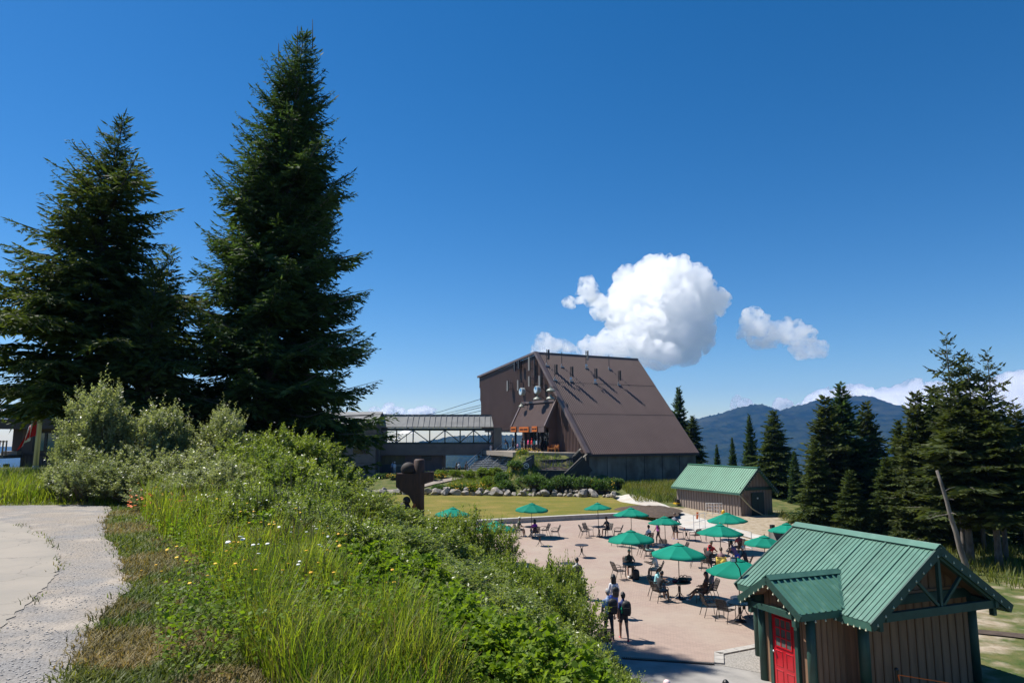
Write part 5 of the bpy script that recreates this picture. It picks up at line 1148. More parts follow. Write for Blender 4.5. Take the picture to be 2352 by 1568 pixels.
for i, (u, v, Y, s) in enumerate(thick):
    c = AY(u, v, Y); x, y = c.x, c.y; g0 = gz(x, y); h = max(.9, ((c.z - g0) * 1.0 + .25) * rk.uniform(.85, 1.42))     # v marks the shrub's top
    key = rk.choice(['w1', 'w2', 'w3']); H0 = {'w1': 2.7, 'w2': 2.3, 'w3': 2.1}[key]; Rb = {'w1': 1.7, 'w2': 1.5, 'w3': 1.9}[key]
    put_shrub(key, x, y, s * 1.5 / Rb, ROWLAB(i), 'willow thicket on the bank', rk.random() * 6, h / H0 / (s * 1.5 / Rb))
BRS = sorted([(640, 0, 11.5), (700, 0, 10.8), (745, 0, 9.6), (790, 0, 10.4), (800, 0, 8.6), (850, 0, 9.2), (855, 0, 7.7), (905, 0, 8.2), (930, 0, 7.0), (985, 0, 7.4), (1000, 0, 6.3), (1060, 0, 6.6), (1075, 0, 5.8)])
for i, (u, v, Y) in enumerate(BRS):
    c = AY(u, 1200, Y); put_shrub('r1', c.x, c.y, rk.uniform(.5, .8), 'bright green bramble ' + ORD[i] + ' along the grassy bank', 'brambles on the grassy bank', rk.random() * 6, .8, 'bramble')

# ---------------- grass and herbs on the near bank (uncountable)
def blades(P, h, w, rng, bend=.5, seg=3):
    n = len(P); a = rng.random(n) * 6.283; d = np.stack([np.cos(a), np.sin(a), 0 * a], 1); sd = np.stack([-np.sin(a), np.cos(a), 0 * a], 1); b = bend * (.3 + rng.random(n))
    fs = np.linspace(0, 1, seg + 1); V = np.empty((n, (seg + 1) * 2, 3))
    for k, f in enumerate(fs):
        c = P + d * (h * b * f ** 2)[:, None]; c[:, 2] += h * (f - .35 * b * f ** 2.2)
        ww = (w * (1 - f ** 1.6) * .5 + .0006)[:, None]; V[:, 2 * k] = c - sd * ww; V[:, 2 * k + 1] = c + sd * ww
    base = np.arange(n)[:, None] * (seg + 1) * 2; F = np.concatenate([base + np.array([[2 * k, 2 * k + 1, 2 * k + 3, 2 * k + 2]]) for k in range(seg)])
    return V.reshape(-1, 3), F
GRASS = leaf('tall_meadow_grass', (0.120, 0.185, 0.022), (0.265, 0.290, 0.062), .58, .3, .45, 2.2, (1.25, 1.3, .35), jitter=.45)
DRY = leaf('short_dry_grass', (0.155, 0.140, 0.055), (0.30, 0.235, 0.11), .3, .2, .6, .9, (1.2, 1.1, .5), jitter=.4)
SHORT = leaf('short_lawn_grass', (0.085, 0.130, 0.022), (0.150, 0.165, 0.040), .4, .25, .5, .9, (1.25, 1.25, .4), jitter=.4)
gravel_edge = [(-700, 1158), (0, 1162), (150, 1160), (258, 1163), (241, 1194), (243, 1235), (271, 1262), (284, 1309), (300, 1355), (273, 1385), (232, 1418), (197, 1473), (170, 1522), (160, 1568), (150, 1700), (-900, 1700)]
PZ0 = 5.75
gpoly = np.array([tuple(G(u, v, PZ0).xy) for u, v in gravel_edge])
def inside(poly, x, y):
    c = np.zeros(x.shape, bool); n = len(poly)
    for i in range(n):
        (x0, y0), (x1, y1) = poly[i], poly[(i + 1) % n]; k = ((y0 > y) != (y1 > y)) & (x < (x1 - x0) * (y - y0) / (y1 - y0 + 1e-12) + x0); c ^= k
    return c
def edge_dist(poly, x, y):
    d = np.full(x.shape, 1e9)
    for i in range(len(poly)):
        a, b_ = poly[i], poly[(i + 1) % len(poly)]; t = np.clip(((x - a[0]) * (b_[0] - a[0]) + (y - a[1]) * (b_[1] - a[1])) / (((b_ - a) ** 2).sum() + 1e-9), 0, 1)
        d = np.minimum(d, np.hypot(x - a[0] - t * (b_[0] - a[0]), y - a[1] - t * (b_[1] - a[1])))
    return d
rng = np.random.default_rng(77)
def scatter(n, x0, x1, y0, y1):
    x = rng.uniform(x0, x1, n); y = rng.uniform(y0, y1, n); ok = ~inside(gpoly, x, y); x, y = x[ok], y[ok]
    return x, y, edge_dist(gpoly, x, y)
# near: dense by camera distance. Sample in polar form so density follows what the lens sees
def polar(n, r0, r1, a0, a1, over=0.16):
    r = r0 * (r1 / r0) ** rng.random(n); a = rng.uniform(a0, a1, n); x = r * np.sin(a); y = r * np.cos(a); e = edge_dist(gpoly, x, y); ok = ~inside(gpoly, x, y) | ((e < over * rng.random(n) ** 2) & (rng.random(n) < .7)); return x[ok], y[ok], e[ok]
xg, yg, dg = polar(210000, 4.0, 24, R(-42), R(6))
band = np.interp(yg, [3, 6, 9, 14, 18], [1.1, 1.0, .75, .6, .5])           # width of the short dry verge beside the gravel
tallm = dg > band * (0.8 + .5 * fbm(xg, yg, 1.2, 3, 3)); tallm &= bank_t(xg, yg) > np.interp(yg, [4, 9, 14, 20], [1.0, .97, .84, .75]) - .06 * fbm(xg, yg, .8, 5, 2)
x, y = xg[tallm], yg[tallm]; z = ground_h(x, y); cl = fbm(x, y, 1.6, 9, 4)
k = rng.random(len(x)) < np.clip((cl - .2) * 2.4, .15, 1); x, y, z, cl = x[k], y[k], z[k], cl[k]
h = rng.uniform(.22, .75, len(x)) * (.25 + 1.5 * fbm(x, y, .7, 15, 3)) * np.interp(y, [4, 6, 9, 16, 24], [.55, .75, .95, 1.05, 1.1]); w = rng.uniform(.004, .010, len(x)) * (1 + np.hypot(x, y) * .05)
V, F = blades(np.stack([x, y, z - .02], 1), h, w, rng, .45); st_ = rng.random(len(x)) < .16; link('meadow_grass', np_mesh('meadow_grass', V, F, [GRASS, DRY, RASP], np.repeat(rng.random(len(x)), 8), mi=np.tile(np.where(st_, 1, np.where(cl < .36, 2, 0)), 3)), kind='stuff', label='tall bright green meadow grass on the bank')
sm = ~tallm & (dg < 3); x, y = xg[sm], yg[sm]; z = ground_h(x, y)
V, F = blades(np.stack([x, y, z - .01], 1), rng.uniform(.03, .12, len(x)), rng.uniform(.006, .012, len(x)) * (1 + np.hypot(x, y) * .04), rng, .9, 2)
dry = fbm(x, y, .9, 21, 3) > .5; idx = np.concatenate([dry, dry])
link('verge_grass', np_mesh('verge_grass', V, F, [SHORT, DRY], np.repeat(rng.random(len(x)), 6), mi=idx.astype(int)), kind='stuff', label='short dry grass verge beside the gravel path')
# broad herb leaves in the meadow
n = 42000; x, y, d_ = polar(n, 5, 20, R(-38), R(12)); k = (d_ > .5) & (fbm(x, y, .8, 31, 3) > .40) & (bank_t(x, y) > .85); x, y = x[k], y[k]; m = len(x); z = ground_h(x, y) + rng.random(m) ** .8 * .42
D = nrm(rng.normal(0, 1, (m, 3)) * np.array([1, 1, .45])); up = np.array([0, 0, 1.]) + rng.normal(0, .4, (m, 3)); X = nrm(np.cross(D, up)); L = rng.uniform(.025, .06, m)
V, F = rhombs(np.stack([x, y, z], 1), D, X, L, L * .6, .45, np.cross(X, D), .15); link('meadow_herbs', np_mesh('meadow_herbs', V, F, RASP, np.repeat(rng.random(m), 4)), kind='stuff', label='broad-leaved herbs mixed into the meadow grass')
# seed heads on tall stalks
n = 260; x, y, d_ = polar(n, 7, 16, R(-24), R(-3)); k = (d_ > 1.2) & (bank_t(x, y) > .85); x, y = x[k], y[k]; z = ground_h(x, y); mb = MB()
for i in range(len(x)):
    hh = rng.uniform(.6, 1.05); dx_, dy_ = rng.normal(0, .12, 2); mb.tube([(x[i], y[i], z[i]), (x[i] + dx_ * .5, y[i] + dy_ * .5, z[i] + hh * .6), (x[i] + dx_, y[i] + dy_, z[i] + hh)], [.002, .0015, .001], 3, cap=False)
    mb.tube([(x[i] + dx_, y[i] + dy_, z[i] + hh), (x[i] + dx_ * 1.1, y[i] + dy_ * 1.1, z[i] + hh + .06), (x[i] + dx_ * 1.25, y[i] + dy_ * 1.25, z[i] + hh + .13)], [.002, .006, .002], 4, cap=False)
mb.obj('grass_seed_heads', leaf('straw_seed_heads', (0.26, 0.21, 0.11), (0.33, 0.27, 0.15), .3, .2, .6, 2), kind='stuff', label='straw coloured grass seed heads above the meadow')
# white yarrow and orange hawkweed flowers
def flower_heads(n, r0, r1, a0, a1, hh, rad, mat, name, label, clump, thr):
    x, y, d_ = polar(n, r0, r1, a0, a1); k = (d_ > .35) & (fbm(x, y, clump, 41, 2) > thr); x, y = x[k], y[k]; z = ground_h(x, y) + rng.uniform(hh[0], hh[1], len(x)); mb = MB()
    for i in range(len(x)):
        r = rng.uniform(rad[0], rad[1]); mb.lathe([(r * .3, -r * .3), (r, 0), (r * .85, r * .25), (r * .2, r * .35)], 7, Matrix.Translation((x[i], y[i], z[i])) @ Matrix.Rotation(rng.normal(0, .3), 4, 'X'))
    mb.obj(name, mat, kind='stuff', label=label)
YAR = surf('white_yarrow_petals', (0.74, 0.74, 0.68), .8, (0.6, .6, .52), 60); HAWK = surf('orange_hawkweed_petals', (0.72, 0.14, 0.012), .7); BUTT = surf('yellow_petals', (0.78, 0.48, 0.015), .7, (0.72, .36, .01), 3)
flower_heads(120, 6.5, 13, R(-22), R(-4), (.42, .68), (.012, .028), YAR, 'yarrow_flowers', 'white yarrow flower heads scattered in the meadow', 1.3, .5)
flower_heads(420, 13.5, 17.5, R(-31), R(-22), (.22, .45), (.02, .032), HAWK, 'hawkweed_flowers', 'orange hawkweed flowers beside the path', 1.5, .42)
flower_heads(240, 6, 16, R(-30), R(0), (.4, .7), (.012, .02), BUTT, 'buttercup_flowers', 'small yellow flowers dotted through the meadow', 1.0, .45)
# grass at the left behind the gravel, and herb bank there
x = rng.uniform(-24, -9, 26000); y = rng.uniform(15.2, 26, 26000); k = ~inside(gpoly, x, y) & (np.abs(x / y) < .95); x, y = x[k], y[k]; z = ground_h(x, y)
V, F = blades(np.stack([x, y, z - .02], 1), rng.uniform(.35, .8, len(x)) * np.clip((edge_dist(gpoly, x, y)) * 1.1, .2, 1), rng.uniform(.012, .024, len(x)), rng, .7, 2); link('bank_grass', np_mesh('bank_grass', V, F, GRASS, np.repeat(rng.random(len(x)), 6)), kind='stuff', label='tall green grass around the flagpole')
# ================================================================== HARDSCAPE: plaza, kerbs, paths, lawn, rocks
def paver_mat():
    m, nt, out = _new('salmon_brick_pavers'); p = nt.nodes.new('ShaderNodeBsdfPrincipled'); p.inputs['Roughness'].default_value = .85; p.inputs['Specular IOR Level'].default_value = .25
    tc = nt.nodes.new('ShaderNodeTexCoord'); mp = nt.nodes.new('ShaderNodeMapping'); mp.inputs['Rotation'].default_value = (0, 0, R(12)); nt.links.new(tc.outputs['Object'], mp.inputs['Vector'])
    b = nt.nodes.new('ShaderNodeTexBrick'); b.inputs['Scale'].default_value = 1.0; b.inputs['Brick Width'].default_value = .22; b.inputs['Row Height'].default_value = .11; b.inputs['Mortar Size'].default_value = .006
    b.inputs['Color1'].default_value = (0.36, 0.268, 0.218, 1); b.inputs['Color2'].default_value = (0.305, 0.226, 0.186, 1); b.inputs['Mortar'].default_value = (0.21, 0.165, 0.14, 1); b.inputs['Bias'].default_value = -.1
    nt.links.new(mp.outputs[0], b.inputs['Vector'])
    c = noise_mix(nt, b.outputs['Color'], (0.355, 0.29, 0.235), .3, 6, .42, .7)
    c = noise_mix(nt, c, (0.28, 0.215, 0.18), 2.6, 5, .55, .85)
    nt.links.new(c, p.inputs['Base Color'])
    bp = nt.nodes.new('ShaderNodeBump'); bp.inputs['Strength'].default_value = .5; bp.inputs['Distance'].default_value = .01; nt.links.new(b.outputs['Fac'], bp.inputs['Height']); bp.invert = True; nt.links.new(bp.outputs[0], p.inputs['Normal'])
    nt.links.new(p.outputs[0], out.inputs['Surface']); return m
def sheet(name, poly, z, mat, label, thick=0.05):
    mb = MB(); mb.prism(ccw([tuple(p)[:2] for p in poly]), z - thick, z); return mb.obj(name, mat, kind='structure', label=label)
Gk = lambda u, v, z=0: tuple(G(u, v, z))[:2]
kl = [(-16, 54.2), Gk(1000, 1214), Gk(1090, 1207), Gk(1200, 1201), Gk(1300, 1195.5), Gk(1440, 1188.5)]
plz = [(2.0, 24.6), Gk(1480, 1515), Gk(1640, 1525), Gk(1640, 1500), Gk(1745, 1480), (11.2, 27.0), (13.6, 30.5), Gk(1790, 1285), Gk(1750, 1262), Gk(1680, 1235), Gk(1600, 1213), Gk(1520, 1200)] + kl[::-1] + [(-16, 52), (-9, 46), (-4, 36)]
sheet('plaza', plz, 0.03, paver_mat(), 'open plaza of salmon coloured brick pavers', .1)
EDGE = surf('grey_edge_paver', (0.40, 0.375, 0.34), .9, (0.32, 0.30, 0.27), 5)
for a, b_ in ((plz[2], plz[3]), (plz[3], plz[4]), (plz[4], plz[5])):
    a, b_ = Vector((*a, 0)), Vector((*b_, 0)); n = max(2, round((b_ - a).length / .4))
    d = (b_ - a) / n; side = Vector((-d.y, d.x, 0)).normalized() * -.16
    if a == Vector((*plz[2], 0)): kb = thing('edging_kerb', 'row of grey edging blocks around the plaza corner', 'kerb')
    for k in range(n):
        mb = MB(); mb.beam(a + d * (k + .02) + side + Vector((0, 0, .02)), a + d * (k + .98) + side + Vector((0, 0, .02)), .3, .1); mb.obj('block', EDGE, kb)
ASPH = surf('pale_worn_asphalt', (0.28, 0.265, 0.245), .92, (0.22, 0.21, 0.195), 1.5, 6, bump=.25, bscale=50, col3=(.33, .31, .285), scale3=.7)
sheet('apron', [(-1, 5), (12, 5), (8.6, 21.2), Gk(1760, 1548), Gk(1640, 1525), Gk(1480, 1515), (2.0, 24.6), (-2, 24)], 0.012, ASPH, 'pale worn asphalt apron in front of the drain', .08)
GRAV = surf('crushed_stone', (0.36, 0.335, 0.30), .95, (0.20, 0.185, 0.165), 26, 6, .4, .6, bump=.8, bscale=45)
sheet('gravel_patch', [Gk(1640, 1525), Gk(1760, 1548), (8.6, 21.2), (9.4, 23.2), (10.4, 25.6), (8.9, 25.3), Gk(1650, 1502)], 0.022, GRAV, 'gravel patch with weeds beside the cabin door', .06)
dr = thing('trench_drain', 'slotted metal trench drain across the plaza entrance', 'drain'); a, b_ = G(1430, 1512), G(1640, 1526); a.z = b_.z = .034
mb = MB(); mb.beam(a, b_, .16, .03); mb.obj('channel', surf('dark_drain_channel', (.03, .028, .026), .8), dr)
for k in range(44):
    p = a.lerp(b_, (k + .5) / 44); mb = MB(); mb.box((p.x, p.y, .048), (.03, .15, .02), rz=math.atan2(b_.y - a.y, b_.x - a.x)); mb.obj('grate_bar', CONC_MID, dr)
# kerb wall between plaza and lawn, in cast lengths
kw = thing('lawn_kerb', 'low pale concrete kerb wall between plaza and lawn', 'kerb')
for i in range(len(kl) - 1):
    a, b_ = Vector((*kl[i], .2)), Vector((*kl[i + 1], .2)); L = (b_ - a).length; n = max(1, round(L / 3)); nn = Vector((-(b_ - a).y, (b_ - a).x, 0)).normalized() * .3
    for k in range(n):
        p, q = a.lerp(b_, k / n) + nn, a.lerp(b_, (k + 1) / n - .006) + nn; mb = MB(); mb.beam(p, q, .6, .46); mb.obj('kerb_block', CONC, kw)
def lawn_mat():
    m, nt, out = _new('mown_lawn'); p = nt.nodes.new('ShaderNodeBsdfPrincipled'); p.inputs['Roughness'].default_value = .9; p.inputs['Specular IOR Level'].default_value = .15
    c = noise_mix(nt, (0.125, 0.130, 0.020), (0.195, 0.160, 0.034), .55, 6, .35, .68, stretch=(.6, 1.4, 1)); c = noise_mix(nt, c, (0.27, 0.19, 0.055), .33, 5, .48, .74); c = noise_mix(nt, c, (0.075, 0.105, 0.02), 9, 4, .5, .75)
    nt.links.new(c, p.inputs['Base Color']); bp = nt.nodes.new('ShaderNodeBump'); bp.inputs['Strength'].default_value = .7; bp.inputs['Distance'].default_value = .05
    tc = nt.nodes.new('ShaderNodeTexCoord'); n = nt.nodes.new('ShaderNodeTexNoise'); n.inputs['Scale'].default_value = 30; nt.links.new(tc.outputs['Object'], n.inputs['Vector']); nt.links.new(n.outputs['Fac'], bp.inputs['Height']); nt.links.new(bp.outputs[0], p.inputs['Normal'])
    nt.links.new(p.outputs[0], out.inputs['Surface']); return m
LAWN = lawn_mat()
lw = [(p[0] - .1, p[1] + .45) for p in kl] + [Gk(1530, 1190, .3), Gk(1520, 1172, .35), Gk(1470, 1160, .35), Gk(1425, 1152, .38), (11.3, 80.6), (0, 82.6), (-16, 85), (-30, 93), (-34, 90), (-24, 66)]
sheet('lawn', lw, .40, LAWN, 'sunlit lawn with dry patches behind the plaza', .4)
PATHM = surf('pale_dusty_concrete', (0.50, 0.475, 0.43), .92, (0.38, 0.36, 0.325), 1.2, 6, bump=.15, bscale=25, col3=(.42, .37, .31), scale3=.5)
def strip(name, pts, w, mat, label, lift=.05, kind='structure'):
    pts = [Vector((p[0], p[1], 0)) for p in pts]; fine = []
    for i in range(len(pts) - 1):
        for k in range(6):
            t = k / 6; p0, p1, p2, p3 = pts[max(i - 1, 0)], pts[i], pts[i + 1], pts[min(i + 2, len(pts) - 1)]
            fine.append(.5 * ((2 * p1) + (p2 - p0) * t + (2 * p0 - 5 * p1 + 4 * p2 - p3) * t * t + (3 * p1 - p0 - 3 * p2 + p3) * t ** 3))
    fine.append(pts[-1]); V = []; F = []; ww = w if hasattr(w, '__len__') else [w, w]; rr = random.Random(len(label))
    for i, p in enumerate(fine):
        d = fine[min(i + 1, len(fine) - 1)] - fine[max(i - 1, 0)]; nn = Vector((-d.y, d.x, 0)).normalized(); f = i / (len(fine) - 1); wi = ww[0] + (ww[1] - ww[0]) * f
        for s in (-.5, -.17, .17, .5):
            q = p + nn * (wi * s * (1 + (rr.uniform(-.05, .05) if abs(s) > .4 else 0))); V.append((q.x, q.y, gz(q.x, q.y) + lift))
    for i in range(len(fine) - 1):
        for s in range(3): j = i * 4 + s; F.append((j, j + 1, j + 5, j + 4))
    return link(name, np_mesh(name, np.array(V), np.array(F)[:, ::-1], mat, shade=True), label=label, kind=kind)
strip('path', [Gk(1640, 1222), Gk(1600, 1203), Gk(1545, 1181, .1), Gk(1490, 1158, .3), Gk(1440, 1144, .5), Gk(1405, 1132, .9), Gk(1385, 1122, 1.3)], (3.6, 3.2), PATHM, 'pale dusty path curving up past the lawn', .06)
strip('path', [Gk(1610, 1206), Gk(1690, 1222), Gk(1770, 1243), Gk(1850, 1275), (24, 38)], (1.6, 1.3), PATHM, 'pale gravel strip crossing the dirt toward the cabin', .05)
strip('path', [Gk(830, 1128, .6), Gk(880, 1122, .9), Gk(930, 1117, 1.1), Gk(985, 1108, 1.3), Gk(1050, 1095, 1.8), Gk(1110, 1083, 2.2)], 1.7, PAVE, 'narrow garden path rising to the metal stairs', .12)
mb = MB(); soilm = surf('dark_brown_topsoil', (0.055, 0.036, 0.024), .98, (0.085, 0.06, 0.042), 4, 6, bump=.9, bscale=9)
cx, cy_ = G(1492, 1178, .2).xy; ring = []; Vs = []; Fs = []
for j, (r, h) in enumerate([(1, .02), (.75, .28), (.45, .42), (.05, .48)]):
    for k in range(28):
        a = k / 28 * 6.283; w_ = 1 + .12 * math.sin(3 * a) + .06 * math.sin(7 * a + 1); Vs.append((cx + 3.0 * r * w_ * math.cos(a), cy_ + 4.2 * r * w_ * math.sin(a), .33 + h + .04 * math.sin(9 * a + j)))
for j in range(3):
    for k in range(28): k2 = (k + 1) % 28; Fs.append((j * 28 + k, j * 28 + k2, (j + 1) * 28 + k2, (j + 1) * 28 + k))
link('soil_heap', np_mesh('soil_heap', np.array(Vs), np.array(Fs), soilm, shade=True), label='low heap of dark topsoil at the lawn corner', cat='soil heap')
# slope right of the cabin: dry grass, soil strip
strip('soil_strip', [(15.6, 27.8), (18.5, 26.6), (21.5, 24.9), (26, 23.4)], (.5, 1.0), soilm, 'dark strip of turned soil on the slope right of the cabin', .05)

# ---------------- left gravel path and paved pad near the camera
gp = [tuple(p) for p in gpoly]
def pathgrav():
    m, nt, out = _new('dusty_gravel'); p = nt.nodes.new('ShaderNodeBsdfPrincipled'); p.inputs['Roughness'].default_value = .95; p.inputs['Specular IOR Level'].default_value = .1
    c = noise_mix(nt, (0.33, 0.285, 0.235), (0.26, 0.25, 0.24), .9, 6, .4, .62); c = noise_mix(nt, c, (0.21, 0.205, 0.20), .55, 5, .5, .68); c = noise_mix(nt, c, (0.14, 0.132, 0.125), 42, 6, .46, .66); c = noise_mix(nt, c, (0.36, 0.315, 0.265), 1.7, 5, .52, .7)
    nt.links.new(c, p.inputs['Base Color']); bp = nt.nodes.new('ShaderNodeBump'); bp.inputs['Strength'].default_value = .9; bp.inputs['Distance'].default_value = .02
    tc = nt.nodes.new('ShaderNodeTexCoord'); n = nt.nodes.new('ShaderNodeTexNoise'); n.inputs['Scale'].default_value = 38; n.inputs['Detail'].default_value = 5; nt.links.new(tc.outputs['Object'], n.inputs['Vector']); nt.links.new(n.outputs['Fac'], bp.inputs['Height']); nt.links.new(bp.outputs[0], p.inputs['Normal'])
    nt.links.new(p.outputs[0], out.inputs['Surface']); return m
def ragged(pts, jit, step):
    r = random.Random(3); ring = []
    for i in range(len(pts)):
        a, b_ = Vector(pts[i]), Vector(pts[(i + 1) % len(pts)]); n = 1 if (b_ - a).length > 8 else max(1, int((b_ - a).length / step))
        for k in range(n): q = a.lerp(b_, k / n); ring.append((q.x + r.uniform(-jit, jit), q.y + r.uniform(-jit, jit)))
    return ring
mb = MB(); mb.prism(ccw(ragged([tuple(p) for p in gpoly], .06, .22)), 5.6, 5.764); mb.obj('gravel_path', pathgrav(), kind='structure', label='dusty gravel path at the left')
slab = [G(u, v, PZ0).xy for u, v in [(-900, 1190), (0, 1199), (40, 1207), (77, 1221), (109, 1240), (131, 1273), (137, 1306), (124, 1330), (109, 1347), (80, 1375), (49, 1402), (20, 1427), (0, 1444), (-200, 1580), (-900, 1700)]]
ring = ragged([tuple(q) for q in slab], .03, .10)
PADM = surf('worn_beige_asphalt', (0.29, 0.255, 0.21), .93, (0.245, 0.22, 0.185), 1.2, 6, bump=.2, bscale=60, col3=(.23, .21, .185), scale3=3.5, lo3=.6, hi3=.75)
nt = PADM.node_tree; pb = [n for n in nt.nodes if n.type == 'BSDF_PRINCIPLED'][0]; src = pb.inputs['Base Color'].links[0].from_socket      # hairline cracks of the worn asphalt
vo = nt.nodes.new('ShaderNodeTexVoronoi'); vo.feature = 'DISTANCE_TO_EDGE'; vo.inputs['Scale'].default_value = .75; tcn = nt.nodes.new('ShaderNodeTexCoord'); nz = nt.nodes.new('ShaderNodeTexNoise'); nz.inputs['Scale'].default_value = 2.5; nz.inputs['Detail'].default_value = 5
nt.links.new(tcn.outputs['Object'], nz.inputs['Vector']); vmx = nt.nodes.new('ShaderNodeVectorMath'); vmx.operation = 'MULTIPLY_ADD'; vmx.inputs[1].default_value = (.5, .5, .5); nt.links.new(nz.outputs['Color'], vmx.inputs[0]); nt.links.new(tcn.outputs['Object'], vmx.inputs[2]); nt.links.new(vmx.outputs[0], vo.inputs['Vector'])
mrk = nt.nodes.new('ShaderNodeMapRange'); mrk.inputs[1].default_value = .001; mrk.inputs[2].default_value = .007; nt.links.new(vo.outputs['Distance'], mrk.inputs[0]); mxk = nt.nodes.new('ShaderNodeMix'); mxk.data_type = 'RGBA'; mxk.inputs['A'].default_value = (.17, .15, .125, 1); nt.links.new(mrk.outputs[0], mxk.inputs['Factor']); nt.links.new(src, mxk.inputs['B']); nt.links.new(mxk.outputs['Result'], pb.inputs['Base Color'])
mb = MB(); mb.prism(ccw(ring), 5.6, 5.772); mb.obj('paved_pad', PADM, kind='structure', label='worn beige paved pad with a crumbling edge')
# weeds growing in the joint between pad and gravel
wx, wy = [], []
for i in range(1, 13):
    a, b_ = slab[i], slab[i + 1]
    for k in range(int((b_ - a).length * 26)):
        q = a.lerp(b_, rng.random())
        if fbm(np.array([q.x]), np.array([q.y]), .5, 71, 2)[0] > .5: wx.append(q.x + rng.normal(0, .05)); wy.append(q.y + rng.normal(0, .05))
wx, wy = np.array(wx), np.array(wy); Vw, Fw = blades(np.stack([wx, wy, 0 * wx + 5.76], 1), rng.uniform(.03, .09, len(wx)), rng.uniform(.008, .014, len(wx)), rng, .9, 2)
link('joint_weeds', np_mesh('joint_weeds', Vw, Fw, [SHORT, DRY], np.repeat(rng.random(len(wx)), 6), mi=np.tile(rng.random(len(wx)) < .3, 2).astype(int)), kind='stuff', label='small weeds along the crumbling pad edge')
# loose stones on the gravel
n = 17000; r = 3.6 * (16 / 3.6) ** rng.random(n); a = rng.uniform(R(-42), R(-8), n); x = r * np.sin(a); y = r * np.cos(a); pad = np.array([tuple(q) for q in slab])
k = inside(gpoly, x, y) & ~inside(pad, x, y) & (fbm(x, y, .9, 61, 3) > .42); x, y = x[k], y[k]; m = len(x); s = rng.uniform(.0025, .009, m) * (1 + .4 * rng.random(m)); z = ground_h(x, y) + .012
oc = np.array([(1, 0, 0), (0, 1, 0), (-1, 0, 0), (0, -1, 0), (0, 0, .45), (0, 0, -.5)], float); of = np.array([(0, 1, 4), (1, 2, 4), (2, 3, 4), (3, 0, 4), (1, 0, 5), (2, 1, 5), (3, 2, 5), (0, 3, 5)])
sc3 = s[:, None, None] * rng.uniform(.6, 1.4, (m, 6, 3)); V = oc[None] * sc3; ca = rng.random(m) * 6.28; V = np.stack([V[..., 0] * np.cos(ca)[:, None] - V[..., 1] * np.sin(ca)[:, None], V[..., 0] * np.sin(ca)[:, None] + V[..., 1] * np.cos(ca)[:, None], V[..., 2]], -1)
V = V + np.stack([x, y, z + s * .08 + .004], 1)[:, None, :]
link('gravel', np_mesh('gravel', V.reshape(-1, 3), (of[None] + np.arange(m)[:, None, None] * 6).reshape(-1, 3), surf('grey_stone_chips', (0.42, 0.40, 0.38), .9, (.5, .45, .39), 30)), kind='stuff', label='loose grey stone chips on the path')

# ---------------- rocks edging the garden
ROCK = surf('pale_granite', (0.27, 0.25, 0.22), .9, (0.13, 0.12, 0.11), 1.6, 7, .35, .7, bump=.6, bscale=7, col3=(.42, .36, .28), scale3=1.1)
def rock_mesh(seed):
    bm = bmesh.new(); bmesh.ops.create_icosphere(bm, subdivisions=2, radius=1); r = random.Random(seed)
    cuts = [(Vector((r.gauss(0, 1), r.gauss(0, 1), r.gauss(0, 1))).normalized(), r.uniform(.4, .8)) for _ in range(12)]
    for v in bm.verts:
        for d, k in cuts:
            t = v.co.dot(d)
            if t > k: v.co -= d * (t - k)
        v.co *= 1 + .05 * r.gauss(0, 1)
    me = bpy.data.meshes.new('rock'); bm.to_mesh(me); bm.free(); me.materials.append(ROCK); return me
RM = [rock_mesh(i) for i in range(7)]
rw = thing('rock_wall', 'curving row of pale granite boulders edging the garden', 'rock wall'); rr_ = random.Random(8)
def put_rock(par, x, y, z, sx, sy, sz): o = link('rock', RM[rr_.randrange(7)], par, (x, y, z)); o.scale = (sx, sy, sz); o.rotation_euler = (rr_.uniform(-.4, .4), rr_.uniform(-.4, .4), rr_.random() * 6); return o
x = -15.5
while x < 11.8:
    s = rr_.choice([rr_.uniform(.3, .5), rr_.uniform(.5, .75), rr_.uniform(.75, 1.05)]); yv = float(np.interp(x, [-30, -16, 0, 12, 14], [92, 84, 81.5, 79.5, 80])) - .15
    put_rock(rw, x, yv + rr_.uniform(-.2, .2), .45 + s * .28, s * rr_.uniform(.8, 1.2), s * .8, s * rr_.uniform(.45, .8))
    if rr_.random() < .55: put_rock(rw, x + rr_.uniform(-.3, .3), yv + .55, .95 + rr_.uniform(-.1, .1), s * .7, s * .6, s * .45)
    x += s * 1.2
for k, (u, v, s) in enumerate([(885, 1105, .5), (900, 1104, .45), (915, 1103, .6), (865, 1108, .5)]):
    p = G(u, v, 1.0); put_rock(rw, p.x, p.y, 1.15, s, s * .7, s * .5)

